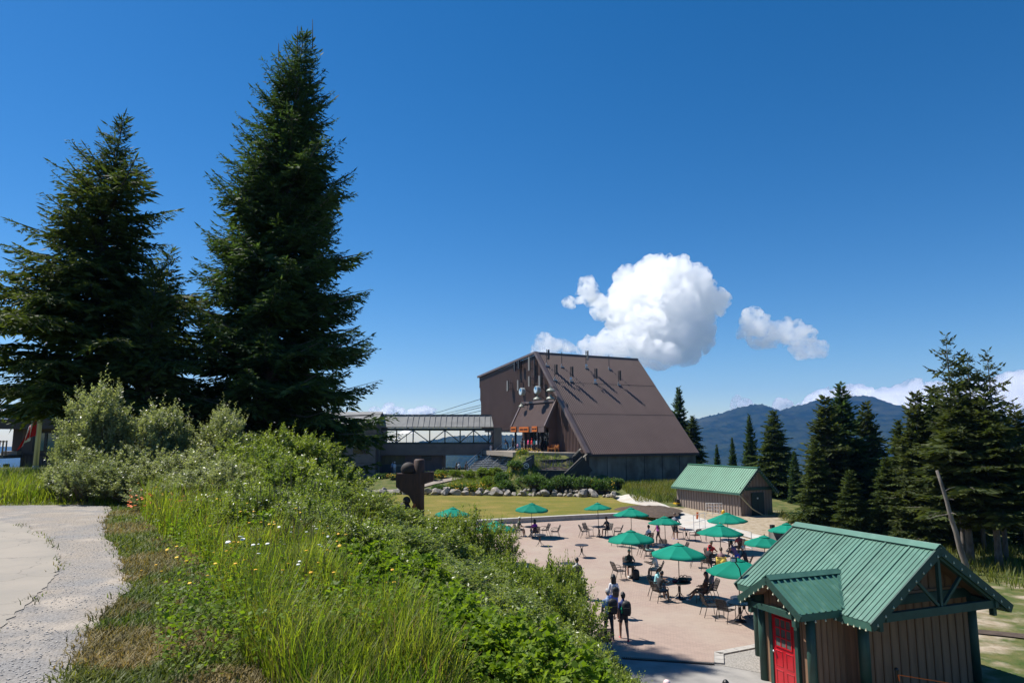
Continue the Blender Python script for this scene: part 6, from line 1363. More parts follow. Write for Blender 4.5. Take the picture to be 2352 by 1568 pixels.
# ---------------- garden planting
rg = random.Random(14)
for u, v, Y, key, s, sz, lab in [(1235, 1085, 83.5, 'b1', 1.45, 1.2, 'large dark green garden shrub under the pillar sign'), (1290, 1088, 82.8, 'b1', 1.4, 1.1, 'large round green shrub right of the one under the sign'), (1335, 1092, 82.2, 'b1', 1.3, 1.1, 'dark green shrub in the middle right of the garden'),
        (1375, 1098, 81.6, 'b3', 1.5, 1.2, 'green shrub with yellow flowers at the garden right end'), (1262, 1100, 82.3, 'b3', 1.2, 1.0, 'low green shrub behind the boulders, centre right'), (1410, 1095, 85.5, 'b1', 1.0, .8, 'round green bush beside the concrete wall'),
        (1180, 1070, 86.5, 'b3', 1.4, 1.0, 'leafy green mound left of the pillar sign'), (1150, 1082, 85.5, 'b3', 1.3, 1.0, 'leafy green clump below the stairs'), (1165, 1100, 83.5, 'b3', 1.2, 1.0, 'dark leafy clump behind the boulders, centre'),
        (1120, 1092, 85.0, 'b2', 1.1, 1.0, 'lime green feathery plant at the path edge'), (1140, 1112, 83, 'b2', 1.0, .9, 'lime green clump above a flat boulder'), (1085, 1108, 84, 'b2', 1.1, .9, 'lime and yellow clump in the middle of the bed'), (1060, 1112, 83.8, 'b3', 1.0, .8, 'green clump left of the lime one'),
        (1035, 1110, 84.2, 'b2', .9, .9, 'yellow-green clump right of the carved totem'), (1005, 1112, 84.4, 'b3', 1.1, .9, 'bushy clump immediately right of the totem'), (985, 1082, 93, 'b2', 1.3, 1.1, 'tall grassy clump behind the totem'), (1010, 1078, 95, 'b2', 1.2, 1.0, 'feathery clump right of the tall grassy one'),
        (1048, 1078, 95, 'b2', 1.1, 1.0, 'rounded grass tuft left of two walkers'), (1078, 1078, 94, 'b2', 1.0, 1.0, 'rounded grass tuft right of two walkers'), (1108, 1072, 94.5, 'b2', 1.3, 1.0, 'long grass hedge below the stair foot'), (1135, 1072, 93.5, 'b2', 1.2, 1.0, 'grass tuft at the stair corner'),
        (905, 1095, 95, 'b3', 1.0, .7, 'low flower clump left of the totem'), (885, 1097, 96, 'b3', 1.0, .6, 'low leafy clump at the fir edge'), (1230, 1045, 91, 'b2', 1.2, .9, 'lime mound with yellow flowers on the terrace bank'), (1200, 1055, 90, 'b2', 1.3, 1.0, 'yellow-green plant mass on the terrace bank'),
        (1255, 1050, 90.5, 'b2', 1.0, .7, 'lime fringe along the terrace pavement'), (1322, 1030, 88.5, 'b2', .7, .7, 'small lime bush beside the bench'), (960, 1110, 84.5, 'b3', .9, .7, 'low clump behind boulders left of the totem')]:
    c = AY(u, v, Y); H0 = {'b1': 1.9, 'b2': 1.2, 'b3': 1.3}[key]; h = max(.7, c.z - gz(c.x, c.y) + .1); put_shrub(key, c.x, c.y, s, lab, 'garden plants behind the boulders', rg.random() * 6, min(2.2, max(.6, h / H0 / s)), 'garden_shrub')
def tuft_field(name, label, mat, n, fn, h, w, seed, extra=None):
    r = np.random.default_rng(seed); x, y = fn(r, n); z = ground_h(x, y); V, F = blades(np.stack([x, y, z - .03], 1), r.uniform(h[0], h[1], len(x)), r.uniform(w[0], w[1], len(x)), r, .5, 2)
    link(name, np_mesh(name, V, F, mat, np.repeat(r.random(len(x)), 6)), kind='stuff', label=label)
WILD = leaf('wild_bank_grass', (0.105, 0.150, 0.025), (0.20, 0.19, 0.055), .42, .2, .5, .35, (1.2, 1.25, .4), jitter=.4)
tuft_field('bank_grass', 'wild grass bank before the dark concrete wall', WILD, 14000, lambda r, n: (r.uniform(13.2, 27, n), 74 + r.random(n) * 17), (.3, .95), (.03, .06), 3)
tuft_field('garden_grass', 'lush grass on the mound below the terrace', leaf('mound_grass', (0.12, 0.175, 0.018), (0.19, 0.22, 0.03), .45, .2, .5, .4, (1.2, 1.25, .35), jitter=.3), 9000, lambda r, n: (r.uniform(-8, 6, n), r.uniform(83, 99, n)), (.25, .7), (.03, .06), 4)
tuft_field('edge_weeds', 'weeds and seedlings along the thicket edge right of the shed', WILD, 9000, lambda r, n: (r.uniform(24, 33, n), r.uniform(32, 66, n)), (.3, .9), (.025, .05), 5)
def dots(name, label, mat, pts, rad, seed):
    r = np.random.default_rng(seed); mb = MB()
    for (x0, x1, y0, y1, h0, h1, n) in pts:
        for _ in range(n):
            x, y = r.uniform(x0, x1), r.uniform(y0, y1); z = gz(x, y) + r.uniform(h0, h1); q = rad * r.uniform(.6, 1.3); mb.lathe([(q * .4, -q * .3), (q, 0), (q * .3, q * .4)], 6, Matrix.Translation((x, y, z)) @ Matrix.Rotation(r.normal(0, .5), 4, 'X'))
    mb.obj(name, mat, kind='stuff', label=label)
dots('yellow_garden_flowers', 'yellow and orange daisy flowers in the garden beds', BUTT, [(0.5, 4, 87.5, 91, .4, .9, 150), (-8, -2, 82, 85, .6, 1.1, 90), (9, 12, 80.5, 83, .8, 1.5, 60), (20, 23, 76, 79, .6, 1.2, 160), (-17, -14.5, 92, 95, .6, .9, 60), (-10.5, -8.5, 91, 93, .7, 1.1, 40), (-4, 1, 84, 87, .6, 1.2, 60)], .06, 6)
LAV = surf('lavender_petals', (0.17, 0.14, 0.21), .8); mb = MB(); r_ = random.Random(2)
for k in range(130):
    f = r_.random(); p = low_pts[0].lerp(low_pts[1], f).lerp(top_pts[0].lerp(top_pts[2], f), r_.uniform(.15, .85)); p.z = max(p.z, low_pts[0].z) + r_.uniform(-.25, .15); mb.tube([p - Vector((0, 0, .3)), p, p + Vector((r_.gauss(0, .04), 0, .16))], [.01, .03, .008], 4, cap=False)
mb.obj('lavender', LAV, kind='stuff', label='lavender spikes in the timber planter')
# ================================================================== FURNITURE
def mesh_sling():
    m, nt, out = _new('black_mesh_sling'); p = nt.nodes.new('ShaderNodeBsdfPrincipled'); p.inputs['Base Color'].default_value = (.018, .016, .015, 1); p.inputs['Roughness'].default_value = .6
    t = nt.nodes.new('ShaderNodeBsdfTransparent'); ms = nt.nodes.new('ShaderNodeMixShader'); ms.inputs[0].default_value = .62; nt.links.new(t.outputs[0], ms.inputs[1]); nt.links.new(p.outputs[0], ms.inputs[2]); nt.links.new(ms.outputs[0], out.inputs['Surface']); return m
SLING = mesh_sling()
def chair_proto():
    t = thing('patio_chair', 'x', 'chair', (0, 0, -50), 0, 'black patio chairs on the plaza')
    mb = MB(); mb.slab([(-.23, -.2, .43), (.23, -.2, .43), (.23, .24, .45), (-.23, .24, .45)], .015); mb.obj('seat', SLING, t)
    mb = MB(); mb.slab([(.23, -.21, .46), (-.23, -.21, .46), (-.22, -.37, .87), (.22, -.37, .87)], .012); mb.obj('backrest', SLING, t)
    mb = MB(); mb.tube([(-.25, -.2, .44), (-.24, -.38, .84), (-.2, -.4, .895), (.2, -.4, .895), (.24, -.38, .84), (.25, -.2, .44)], .017, 6); mb.obj('back_frame', BLACK, t)
    mb = MB(); mb.tube([(-.25, -.2, .435), (.25, -.2, .435), (.25, .25, .445), (-.25, .25, .445)], .016, 6, closed=True); mb.obj('seat_frame', BLACK, t)
    for sx in (-1, 1):
        mb = MB(); mb.tube([(sx * .26, .24, .44), (sx * .275, .27, 0)], .015, 6); mb.obj('leg', BLACK, t)
        mb = MB(); mb.tube([(sx * .25, -.22, .44), (sx * .27, -.36, 0)], .015, 6); mb.obj('leg', BLACK, t)
        mb = MB(); mb.tube([(sx * .25, -.3, .64), (sx * .29, -.2, .675), (sx * .3, .05, .68), (sx * .3, .2, .64), (sx * .285, .265, .54), (sx * .262, .245, .44)], .016, 6); mb.obj('armrest', BLACK, t)
    return t
CHAIR = chair_proto(); chair_used = [False]
def chair(x, y, head, label):
    o = CHAIR if not chair_used[0] else copy_tree(CHAIR); chair_used[0] = True; o.location = (x, y, .032); o.rotation_euler = (0, 0, R(head - 90)); o['label'] = label; return o
def table_proto(rt):
    t = thing('round_table', 'x', 'table', (0, 0, -50), 0, 'round black patio tables')
    mb = MB(); mb.lathe([(rt - .03, .70), (rt, .705), (rt, .73), (rt - .02, .74)], 28); mb.obj('tabletop', BLACK_M, t)
    for k in range(4):
        a = k * math.pi / 2 + .5; c, s = math.cos(a), math.sin(a); mb = MB(); mb.tube([(.2 * c, .2 * s, .70), (.10 * c, .10 * s, .62), (.045 * c, .045 * s, .52), (.045 * c, .045 * s, .30), (.13 * c, .13 * s, .16), (.32 * c, .32 * s, .01)], .013, 6); mb.obj('leg', BLACK, t)
    mb = MB(); mb.lathe([(.065, .3), (.065, .52)], 12); mb.obj('collar', BLACK, t)
    return t
BLACK_M = surf('dark_mesh_tabletop', (.022, .024, .03), .45, (.03, .032, .04), 40)
TAB = {0: table_proto(.42), 1: table_proto(.53)}; tab_used = {0: False, 1: False}
def table(x, y, kind, label):
    o = TAB[kind] if not tab_used[kind] else copy_tree(TAB[kind]); tab_used[kind] = True; o.location = (x, y, .032); o['label'] = label; return o
def canopy_mat():
    m, nt, out = _new('green_umbrella_canvas'); c = noise_mix(nt, (0.004, 0.225, 0.150), (0.006, 0.265, 0.18), 1.2, 4); p = nt.nodes.new('ShaderNodeBsdfPrincipled'); p.inputs['Roughness'].default_value = .8; p.inputs['Specular IOR Level'].default_value = .2; oi = nt.nodes.new('ShaderNodeObjectInfo'); mr = nt.nodes.new('ShaderNodeMapRange'); mr.inputs[3].default_value = .82; mr.inputs[4].default_value = 1.15; nt.links.new(oi.outputs['Random'], mr.inputs[0]); sv = nt.nodes.new('ShaderNodeVectorMath'); sv.operation = 'SCALE'; nt.links.new(c, sv.inputs[0]); nt.links.new(mr.outputs[0], sv.inputs['Scale']); nt.links.new(sv.outputs[0], p.inputs['Base Color'])
    t = nt.nodes.new('ShaderNodeBsdfTranslucent'); t.inputs['Color'].default_value = (.004, .25, .16, 1); ms = nt.nodes.new('ShaderNodeMixShader'); ms.inputs[0].default_value = .28; nt.links.new(p.outputs[0], ms.inputs[1]); nt.links.new(t.outputs[0], ms.inputs[2]); nt.links.new(ms.outputs[0], out.inputs['Surface']); return m
CANV = canopy_mat(); TEAK = surf('wood_finial', (.30, .11, .04), .5); POLE = surf('dark_bronze_pole', (.035, .025, .022), .4)
def umbrella_proto(rc):
    t = thing('patio_umbrella', 'x', 'umbrella', (0, 0, -50), 0, 'green patio umbrellas')
    mb = MB(); mb.tube([(0, 0, 0), (0, 0, 2.42)], .02, 8); mb.obj('pole', POLE, t)
    mb = MB(); mb.lathe([(.23, 0), (.23, .05), (.06, .09), (.03, .25)], 16); mb.obj('base', BLACK, t)
    mb = MB(); mb.ball((0, 0, 2.47), .035, 8, 6); mb.obj('finial', TEAK, t)
    for k in range(8):
        a0, a1 = k * math.pi / 4 + .2, (k + 1) * math.pi / 4 + .2; V = []; F = []; nr, na = 6, 6
        for i in range(nr + 1):
            f = .06 + .94 * i / nr
            for j in range(na + 1):
                g = j / na; A = Vector((math.cos(a0), math.sin(a0), 0)); B = Vector((math.cos(a1), math.sin(a1), 0)); d = A.lerp(B, g)
                sag = -.05 * math.sin(math.pi * g) * f ** 1.5 * rc; z = 2.40 - .46 * f ** 1.15 * rc / 1.25 + sag * .6; q = d * (rc * f); V.append((q.x, q.y, z))
        for i in range(nr):
            for j in range(na): b0 = i * (na + 1) + j; F.append((b0, b0 + na + 1, b0 + na + 2, b0 + 1))
        e0 = nr * (na + 1); o0 = len(V)
        for j in range(na + 1): q = Vector(V[e0 + j]); V.append((q.x * .995, q.y * .995, q.z - .05))
        for j in range(na): F.append((e0 + j, o0 + j, o0 + j + 1, e0 + j + 1))
        link('canopy_panel', np_mesh('canopy_panel', np.array(V), np.array(F), CANV, shade=True), t)
        mb = MB(); am = a0; tipz = 2.40 - .46 * rc / 1.25 - .01; mb.tube([(.03 * math.cos(am), .03 * math.sin(am), 2.33), (rc * .98 * math.cos(am), rc * .98 * math.sin(am), tipz - .02)], .008, 4); rb2 = mb.obj('rib', POLE, t)
        mb = MB(); mb.tube([(.03 * math.cos(am), .03 * math.sin(am), 1.9), (rc * .5 * math.cos(am), rc * .5 * math.sin(am), 2.15)], .007, 4); mb.obj('strut', POLE, rb2)
    mb = MB(); n = 16; mb.add([(0, 0, 2.455)] + [(.24 * (1 + .06 * (k % 2)) * math.cos(k / n * 6.283 + .2), .24 * (1 + .06 * (k % 2)) * math.sin(k / n * 6.283 + .2), 2.36 - .012 * (k % 2)) for k in range(n)] + [(.235 * math.cos(k / n * 6.283 + .2), .235 * math.sin(k / n * 6.283 + .2), 2.33) for k in range(n)],
               [(0, 1 + k, 1 + (k + 1) % n) for k in range(n)] + [(1 + k, 1 + n + k, 1 + n + (k + 1) % n, 1 + (k + 1) % n) for k in range(n)]); mb.obj('vent_cap', CANV, t)
    return t
UMB = {0: umbrella_proto(1.02), 1: umbrella_proto(1.28)}; umb_used = {0: False, 1: False}
SETS = {}
def uset(key, u, vtop, kind, label, rz, tlabel, tilt=0.0, has_table=True):
    p = G(u, vtop, 2.50); o = UMB[kind] if not umb_used[kind] else copy_tree(UMB[kind]); umb_used[kind] = True
    o.location = (p.x, p.y, .032); ru = random.Random(key); o.rotation_euler = (tilt + ru.gauss(0, .03), ru.gauss(0, .03), rz); o['label'] = label; SETS[key] = (p.x, p.y)
    if has_table: table(p.x, p.y, 1, tlabel)
uset('A', 1038, 1163, 1, 'green umbrella nearest the carved totem, half behind the thicket', .3, 'table below the umbrella nearest the totem')
uset('B', 1135, 1194, 1, 'green umbrella poking out behind the thicket leaves', .9, 'table below the umbrella behind the thicket leaves')
uset('C', 1220, 1153, 1, 'green umbrella standing alone on the left by the kerb', .1, 'umbrella table where the man in the white cap sits')
uset('D', 1375, 1153, 0, 'small green umbrella close to the kerb, second along it', .5, 'umbrella table of the man in the dark cap by the kerb')
uset('E', 1449, 1164, 1, 'green umbrella third along the kerb in front of the soil heap', .7, 'umbrella table third along the kerb')
uset('F', 1451, 1215, 1, 'green umbrella above the grey-haired diner in a black vest', .0, 'umbrella table with a grey-haired diner and a black backpack')
uset('Gg', 1527, 1184, 0, 'small green umbrella in front of the standing man in grey', .2, 'umbrella table with an empty chair behind it, mid plaza')
uset('H', 1557, 1245, 1, 'largest green umbrella at the centre of the plaza', .05, 'umbrella table piled with bags at the plaza centre')
uset('I', 1652, 1201, 1, 'green umbrella over the crowded table at the right', .4, 'crowded umbrella table at the right')
uset('J', 1672, 1175, 1, 'green umbrella in front of the shed corner', .15, 'umbrella table nearest the shed')
uset('K', 1694, 1279, 1, 'green umbrella overlapped by the cabin roof edge', .35, 'umbrella table hidden behind the cabin roof')
uset('L', 1753, 1227, 0, 'small green umbrella just left of the cabin ridge, wooden finial', .6, 'umbrella table left of the cabin ridge')
uset('M', 1809, 1199, 0, 'small green umbrella peeking over the cabin ridge end', .2, 'umbrella table beyond the cabin ridge')
def tbl(key, u, v, kind, lab): p = G(u, v, .74); SETS[key] = (p.x, p.y); table(p.x, p.y, kind, lab)
tbl('T1', 1336, 1251.5, 0, 'bare small table in the middle of the open plaza')
tbl('T2', 1305, 1294, 0, 'bare small table beside the man with the backpack')
tbl('T3', 1240, 1228, 0, 'bare small table with curved legs behind thicket twigs')
tbl('T4', 1576, 1216, 1, 'table with a drink can between two chairs near the fence panel')
tbl('T5', 1708, 1374, 1, 'table under the cabin eave next to the red door')
def ch(key, ang, dist, label, face=None):
    x0, y0 = SETS[key]; x, y = x0 + dist * math.cos(R(ang)), y0 + dist * math.sin(R(ang)); head = (ang + 180) if face is None else face; chair(x, y, head, label); return (x, y, head)
CH = {}
CH['c_man'] = ch('C', 160, .95, 'chair holding the man in the white cap'); ch('C', 205, 1.35, 'empty chair left of the man in the white cap', 20); CH['c_wom'] = ch('C', 285, .95, 'chair holding the woman in purple'); ch('C', 20, 1.05, 'empty chair right of the woman in purple'); ch('C', -12, 1.75, 'empty chair farthest right at the white cap table', 185)
ch('D', 195, 1.15, 'empty chair left end of the table by the kerb', 10); ch('D', 140, .95, 'empty chair behind the table by the kerb'); CH['d_man'] = ch('D', 40, .9, 'chair holding the man in the dark cap'); ch('D', -15, 1.35, 'empty chair right of the man in the dark cap', 175)
ch('E', 215, 1.35, 'empty chair at the left of the third kerb umbrella', 120); CH['e_per'] = ch('E', -35, 1.2, 'chair holding the person in white beside the third umbrella', 110); ch('E', 250, 1.5, 'empty chair in front of the third kerb umbrella', 60)
CH['f_old'] = ch('F', 95, .75, 'chair holding the grey-haired diner'); CH['f_man'] = ch('F', -8, 1.2, 'chair holding the man in white tee and black cap'); ch('F', 200, .8, 'chair pushed in at the left of the grey-haired diner')
CH['g_wom'] = ch('Gg', 190, 1.15, 'chair holding the woman in pale green trousers'); ch('Gg', 85, .9, 'empty chair behind the mid plaza umbrella table'); ch('Gg', 5, 1.0, 'empty chair right of the mid plaza umbrella table'); ch('Gg', 150, 1.4, 'empty chair back left of the mid plaza table', -30)
CH['h_boy'] = ch('H', 207, 1.12, 'chair holding the boy in the dark shirt'); CH['h_aqua'] = ch('H', 150, 1.05, 'chair holding the girl in the aqua top'); CH['h_girl'] = ch('H', -42, 1.2, 'chair holding the girl in brown with white shoes', 150); CH['h_g2'] = ch('H', -8, 1.35, 'chair holding the long-haired girl at the right', 185)
CH['i_m1'] = ch('I', 215, 1.0, 'chair holding the man in the black shirt and red cap'); CH['i_w1'] = ch('I', 255, 1.35, 'chair draped with the yellow jacket'); CH['i_old'] = ch('I', -40, 1.4, 'chair holding the white-haired person in a dark jacket', 150); ch('I', 160, 1.3, 'empty chair behind the black shirted man', -10); CH['i_b1'] = ch('I', 100, 1.2, 'chair holding the person in red behind the crowded table')
CH['i_b2'] = ch('J', 280, 1.3, 'chair seen from behind at the table nearest the shed', 100)
ch('T4', 120, .85, 'empty chair behind the table with a drink can'); ch('T4', -60, .85, 'empty chair in front of the table with a drink can'); ch('T4', -15, 1.6, 'empty chair turned sideways by the fence panel', 170)
ch('K', 40, 1.5, 'chair with only its back visible above the cabin roof'); CH['l_per'] = ch('L', -30, 1.1, 'chair half hidden behind the cabin ridge')
ch('T5', 175, 1.35, 'empty chair left of the table under the cabin eave', 5); ch('T5', 215, 1.15, 'empty chair in front of the table under the cabin eave', 40); CH['t5'] = ch('T5', -15, .85, 'chair holding the person under the cabin eave')
p = G(1383, 1470, .45); chair(p.x, p.y, 100, 'empty chair in the foreground beside the two walkers')
CH['a1'] = ch('A', 200, 1.0, 'chair below the umbrella nearest the totem'); CH['b1'] = ch('B', 30, 1.1, 'chair in front of the thicket umbrella')
# fence panels, scaffold frame and bits at the works area
def fence_panel(u0, v0, u1, v1, h, lab, mat=GALV):
    a, b_ = G(u0, v0), G(u1, v1); t = thing('fence_panel', lab, 'fence', a, 0, 'works fence panels'); d = b_ - a
    for f in (0, .5, 1): mb = MB(); mb.tube([d * f, d * f + Vector((0, 0, h))], .022, 6); mb.obj('post', mat, t)
    for zz in (.12, h * .55, h - .03): mb = MB(); mb.tube([Vector((0, 0, zz)), d + Vector((0, 0, zz))], .018, 6); mb.obj('rail', mat, t)
    return t
SILV = surf('bright_silver_tube', (.62, .64, .66), .4, metal=.3)
fence_panel(1655, 1244, 1727, 1263, 1.15, 'long silver tube fence panel right of the crowded table', SILV)
fence_panel(1594, 1222, 1620, 1214, 1.3, 'small metal fence panel with orange tape', SILV)
sc_ = thing('scaffold_frame', 'white scaffold frame leaning by the shed wall', 'scaffold', G(1622, 1184)); sc_.scale = (.6, .6, .72)
for x in (0, .9, 1.8, 2.3): mb = MB(); mb.tube([(x, -.3 * x, 0), (x, -.3 * x, 1.65)], .028, 6); mb.obj('upright', WHITE, sc_)
for zz in (.35, .8, 1.25, 1.6): mb = MB(); mb.tube([(0, 0, zz), (2.3, -.69, zz)], .025, 6); mb.obj('crossbar', WHITE, sc_)
mb = MB(); mb.tube([(0, 0, 1.6), (2.3, -.69, .4)], .025, 6); mb.obj('brace', WHITE, sc_)
p = G(1602, 1212); mb = MB(); mb.beam(p + Vector((0, 0, .7)), p + Vector((.05, 0, 1.25)), .16, .03, up=(0, 1, 0)); mb.obj('orange_flagging', OR, label='orange warning tape hanging on the small fence panel', cat='tape')
cp = thing('plate_compactor', 'yellow plate compactor parked at the path edge', 'compactor', G(1556, 1158, .3), .4)
YEL = surf('yellow_machine_paint', (.72, .42, .01), .4); mb = MB(); mb.box((0, 0, .12), (.7, .5, .12)); mb.box((.33, 0, .2), (.1, .5, .12)); mb.obj('base_plate', YEL, cp)
mb = MB(); mb.box((.05, 0, .36), (.4, .36, .32)); mb.obj('engine', BLACK, cp); mb = MB(); mb.tube([(-.2, -.2, .3), (-.7, -.2, 1.1), (-.7, .2, 1.1), (-.2, .2, .3)], .02, 6); mb.obj('handle', BLACK, cp)
hd = thing('fire_hydrant', 'yellow hydrant post in front of the shed', 'hydrant', G(1662, 1190)); mb = MB(); mb.lathe([(.14, 0), (.12, .1), (.12, .55), (.15, .6), (.13, .68), (.04, .76)], 12); mb.obj('barrel', YEL, hd); mb = MB(); mb.tube([(-.2, 0, .48), (.2, 0, .48)], .06, 8); mb.obj('nozzles', YEL, hd)
lv = thing('level_staff', 'black and yellow tool lying on the dirt', 'tool', G(1712, 1240, .08), -.25); mb = MB(); mb.box((.45, 0, 0), (.9, .07, .05)); mb.obj('shaft', YEL, lv); mb = MB(); mb.box((-.18, 0, .03), (.36, .12, .1)); mb.obj('head', BLACK, lv)
ex = thing('loader_bucket', 'grey steel digger bucket resting on the dirt', 'bucket', G(1790, 1240, .05), .4)
mb = MB(); mb.add([(-.6, -.4, 0), (.6, -.4, 0), (.6, .4, 0), (-.6, .4, 0), (-.6, .35, .75), (.6, .35, .75), (.6, .1, .85), (-.6, .1, .85)], [(0, 1, 2, 3), (3, 2, 5, 4), (4, 5, 6, 7), (1, 6, 5, 2), (0, 3, 4, 7)]); mb.obj('shell', CONC_MID, ex); mb = MB(); mb.box((-.2, .4, .9), (.3, .2, .25)); mb.obj('hitch', BLACK, ex)
# carved totem on the lawn edge
TOT = surf('dark_carved_cedar', (.075, .034, .020), .7, (.035, .018, .012), 3, 6, stretch=(2, 2, .3), bump=.6, bscale=10, bstretch=(2, 2, .4)); TOTD = surf('charred_cedar', (.025, .016, .012), .75); TOTR = surf('raw_orange_cedar', (.34, .12, .04), .8, (.22, .075, .025), 8)
tq = G(961, 1190, .4); ts = 64.0 / 1568; to = thing('carved_totem', 'dark carved cedar totem post with a crossing bird beam', 'sculpture', tq); w = lambda px: px * tq.y / 1568
mb = MB(); mb.tube([(0, 0, -.3), (0, 0, w(40)), (0, 0, w(95)), (0, 0, w(128)), (0, 0, w(131))], [w(14), w(12.5), w(13), w(12.5), w(9)], 14); mb.obj('post', TOT, to, shade=True)
mb = MB(); prof = [(-w(50), w(99)), (-w(50), w(70)), (-w(36), w(60)), (-w(20), w(50)), (-w(12), w(36)), (0, w(30)), (0, w(99))]
mb.add([(x, -w(13), z) for x, z in prof] + [(x, w(13), z) for x, z in prof], [tuple(range(7)), tuple(range(13, 6, -1))] + [(i + 7, (i + 1) % 7 + 7, (i + 1) % 7, i) for i in range(7)]); mb.obj('beak_beam', TOT, to)
mb = MB(); mb.add([(0, -w(12), w(102)), (w(33), -w(9), w(103)), (w(33), -w(9), w(82)), (0, -w(12), w(72)), (0, w(12), w(102)), (w(33), w(9), w(103)), (w(33), w(9), w(82)), (0, w(12), w(72))], [(0, 3, 2, 1), (4, 5, 6, 7), (0, 1, 5, 4), (1, 2, 6, 5), (2, 3, 7, 6)]); mb.obj('tail_beam', TOT, to)
mb = MB(); mb.ball((-w(24), 0, w(108)), w(17), 14, 10, sq=(1.05, .8, .95)); mb.obj('carved_bear', TOTD, to, shade=True)
mb = MB(); mb.ball((-w(31), -w(8), w(22)), w(15), 12, 8, sq=(1, .8, 1)); mb.ball((-w(26), -w(8), w(40)), w(9), 10, 8); mb.ball((-w(40), -w(8), w(8)), w(10), 10, 8); mb.obj('carved_cub', TOTD, to, shade=True)
for k in range(9):
    mb = MB(); r_ = random.Random(k); z0 = w(4 + k * 5); mb.ball((-w(9) + r_.uniform(-.12, .12), -w(11), z0), w(4), 8, 6, sq=(.8, .5, 1.5)); mb.obj('raw_carving', TOTR, to)
tn = thing('canvas_shelter', 'dark green canvas shelter slope beside the totem', 'tent', G(885, 1196, .3)); GRC = surf('dark_green_canvas', (.012, .03, .022), .8)
mb = MB(); mb.slab([(-3.2, 0, 3.0), (1.0, -.2, .3), (1.0, 3.2, .3), (-3.2, 3.4, 3.0)], .05); mb.obj('roof_sheet', GRC, tn)
mb = MB(); mb.slab([(-3.2, 0, 3.0), (-3.2, 3.4, 3.0), (-6.6, 3.2, .3), (-6.6, -.2, .3)], .05); mb.obj('roof_sheet', GRC, tn)
for x in (-6.4, .85): mb = MB(); mb.tube([(x, 0, -.4), (x, 0, .4)], .05, 6); mb.obj('post', GRC, tn)
bo = link('boulder', RM[2], None, G(898, 1172, .7), label='large flat pale boulder behind the canvas shelter', cat='boulder'); bo.scale = (1.4, 1.0, .6)
# bags and small things
def backpack(loc, rz, label, mat, s=1.0, flat=0.0):
    t = thing('backpack', label, 'backpack', loc, rz, 'bags and backpacks'); t.scale = (s, s, s); t.rotation_euler = (flat, 0, rz)
    mb = MB(); V = []; n = 14
    prof = [(.02, -.24), (.13, -.235), (.155, -.15), (.16, .0), (.15, .13), (.11, .21), (.02, .235)]
    for r, z in prof:
        for j in range(n): a = j / n * 6.283; q = 2.6; ca, sa = math.cos(a), math.sin(a); V.append((r * math.copysign(abs(ca) ** (2 / q), ca), .65 * r * math.copysign(abs(sa) ** (2 / q), sa), z))
    F = [(i * n + j, i * n + (j + 1) % n, (i + 1) * n + (j + 1) % n, (i + 1) * n + j) for i in range(len(prof) - 1) for j in range(n)] + [tuple(range(n - 1, -1, -1)), tuple((len(prof) - 1) * n + j for j in range(n))]
    mb.add(V, F); mb.obj('body', mat, t, shade=True)
    mb = MB(); mb.box((0, -.115, -.07), (.2, .06, .2)); mb.obj('pocket', mat, t)
    for sx in (-1, 1): mb = MB(); mb.tube([(sx * .07, .08, .2), (sx * .085, .17, .17), (sx * .09, .19, .0), (sx * .09, .1, -.18)], .016, 5); mb.obj('strap', mat, t)
    mb = MB(); mb.tube([(-.03, .05, .22), (0, .05, .26), (.03, .05, .22)], .01, 5); mb.obj('handle', mat, t)
    return t
BAGK = surf('black_nylon', (.012, .012, .014), .6, (.022, .022, .024), 6); BAGN = surf('navy_nylon', (.015, .025, .05), .6); BAGT = surf('teal_nylon', (.02, .09, .12), .6); BAGP = surf('plum_nylon', (.08, .015, .05), .6)
x, y = SETS['H']; backpack((x + .18, y - .05, .87), .4, 'large black bag lying on the central umbrella table', BAGK, 1.0, 1.45); backpack((x + .42, y + .02, .85), 1.9, 'teal bag at the right end of the central table', BAGT, .75, 1.4); backpack((x - .2, y - .1, .84), 2.6, 'plum bag at the left of the central table', BAGP, .7, 1.5)
x, y = SETS['F']; backpack((x + .12, y - .3, .29), 0, 'black backpack standing under the table of the grey-haired diner', BAGK, 1.1)
x, y = SETS['T4']; mb = MB(); mb.lathe([(.03, 0), (.033, .01), (.033, .11), (.026, .12)], 10, Matrix.Translation((x - .1, y, .775))); mb.obj('drink_can', surf('red_can', (.5, .02, .02), .3), label='small red and white drink can on a table', cat='can')
mb = MB(); x, y, _ = CH['i_w1']; Vs = [(x + .24 * s_, y - .02, .9) for s_ in (-1, 1)]
yj = thing('jacket', 'bright yellow jacket hung over a chair back', 'jacket', (x, y, 0), R(CH['i_w1'][2] - 90)); Vj = []; Fj = []
for j in range(9):
    for i in range(9):
        s_, t_ = i / 8, j / 8; ang = t_ * 1.0
        yy = -.42 - .03 * math.sin(s_ * 11 + t_) - (.05 if t_ > .15 else 0) + (.16 if t_ < .06 else 0); Vj.append((-.29 + .55 * s_ * (1 - .25 * t_), yy, .92 - .62 * t_ * (1 + .2 * math.sin(s_ * 5)) + (.01 if t_ < .06 else 0)))
for j in range(8):
    for i in range(8): b0 = j * 9 + i; Fj.append((b0, b0 + 1, b0 + 10, b0 + 9))
link('cloth', np_mesh('cloth', np.array(Vj), np.array(Fj), surf('yellow_jacket_cloth', (.72, .52, .08), .8), shade=True), yj)
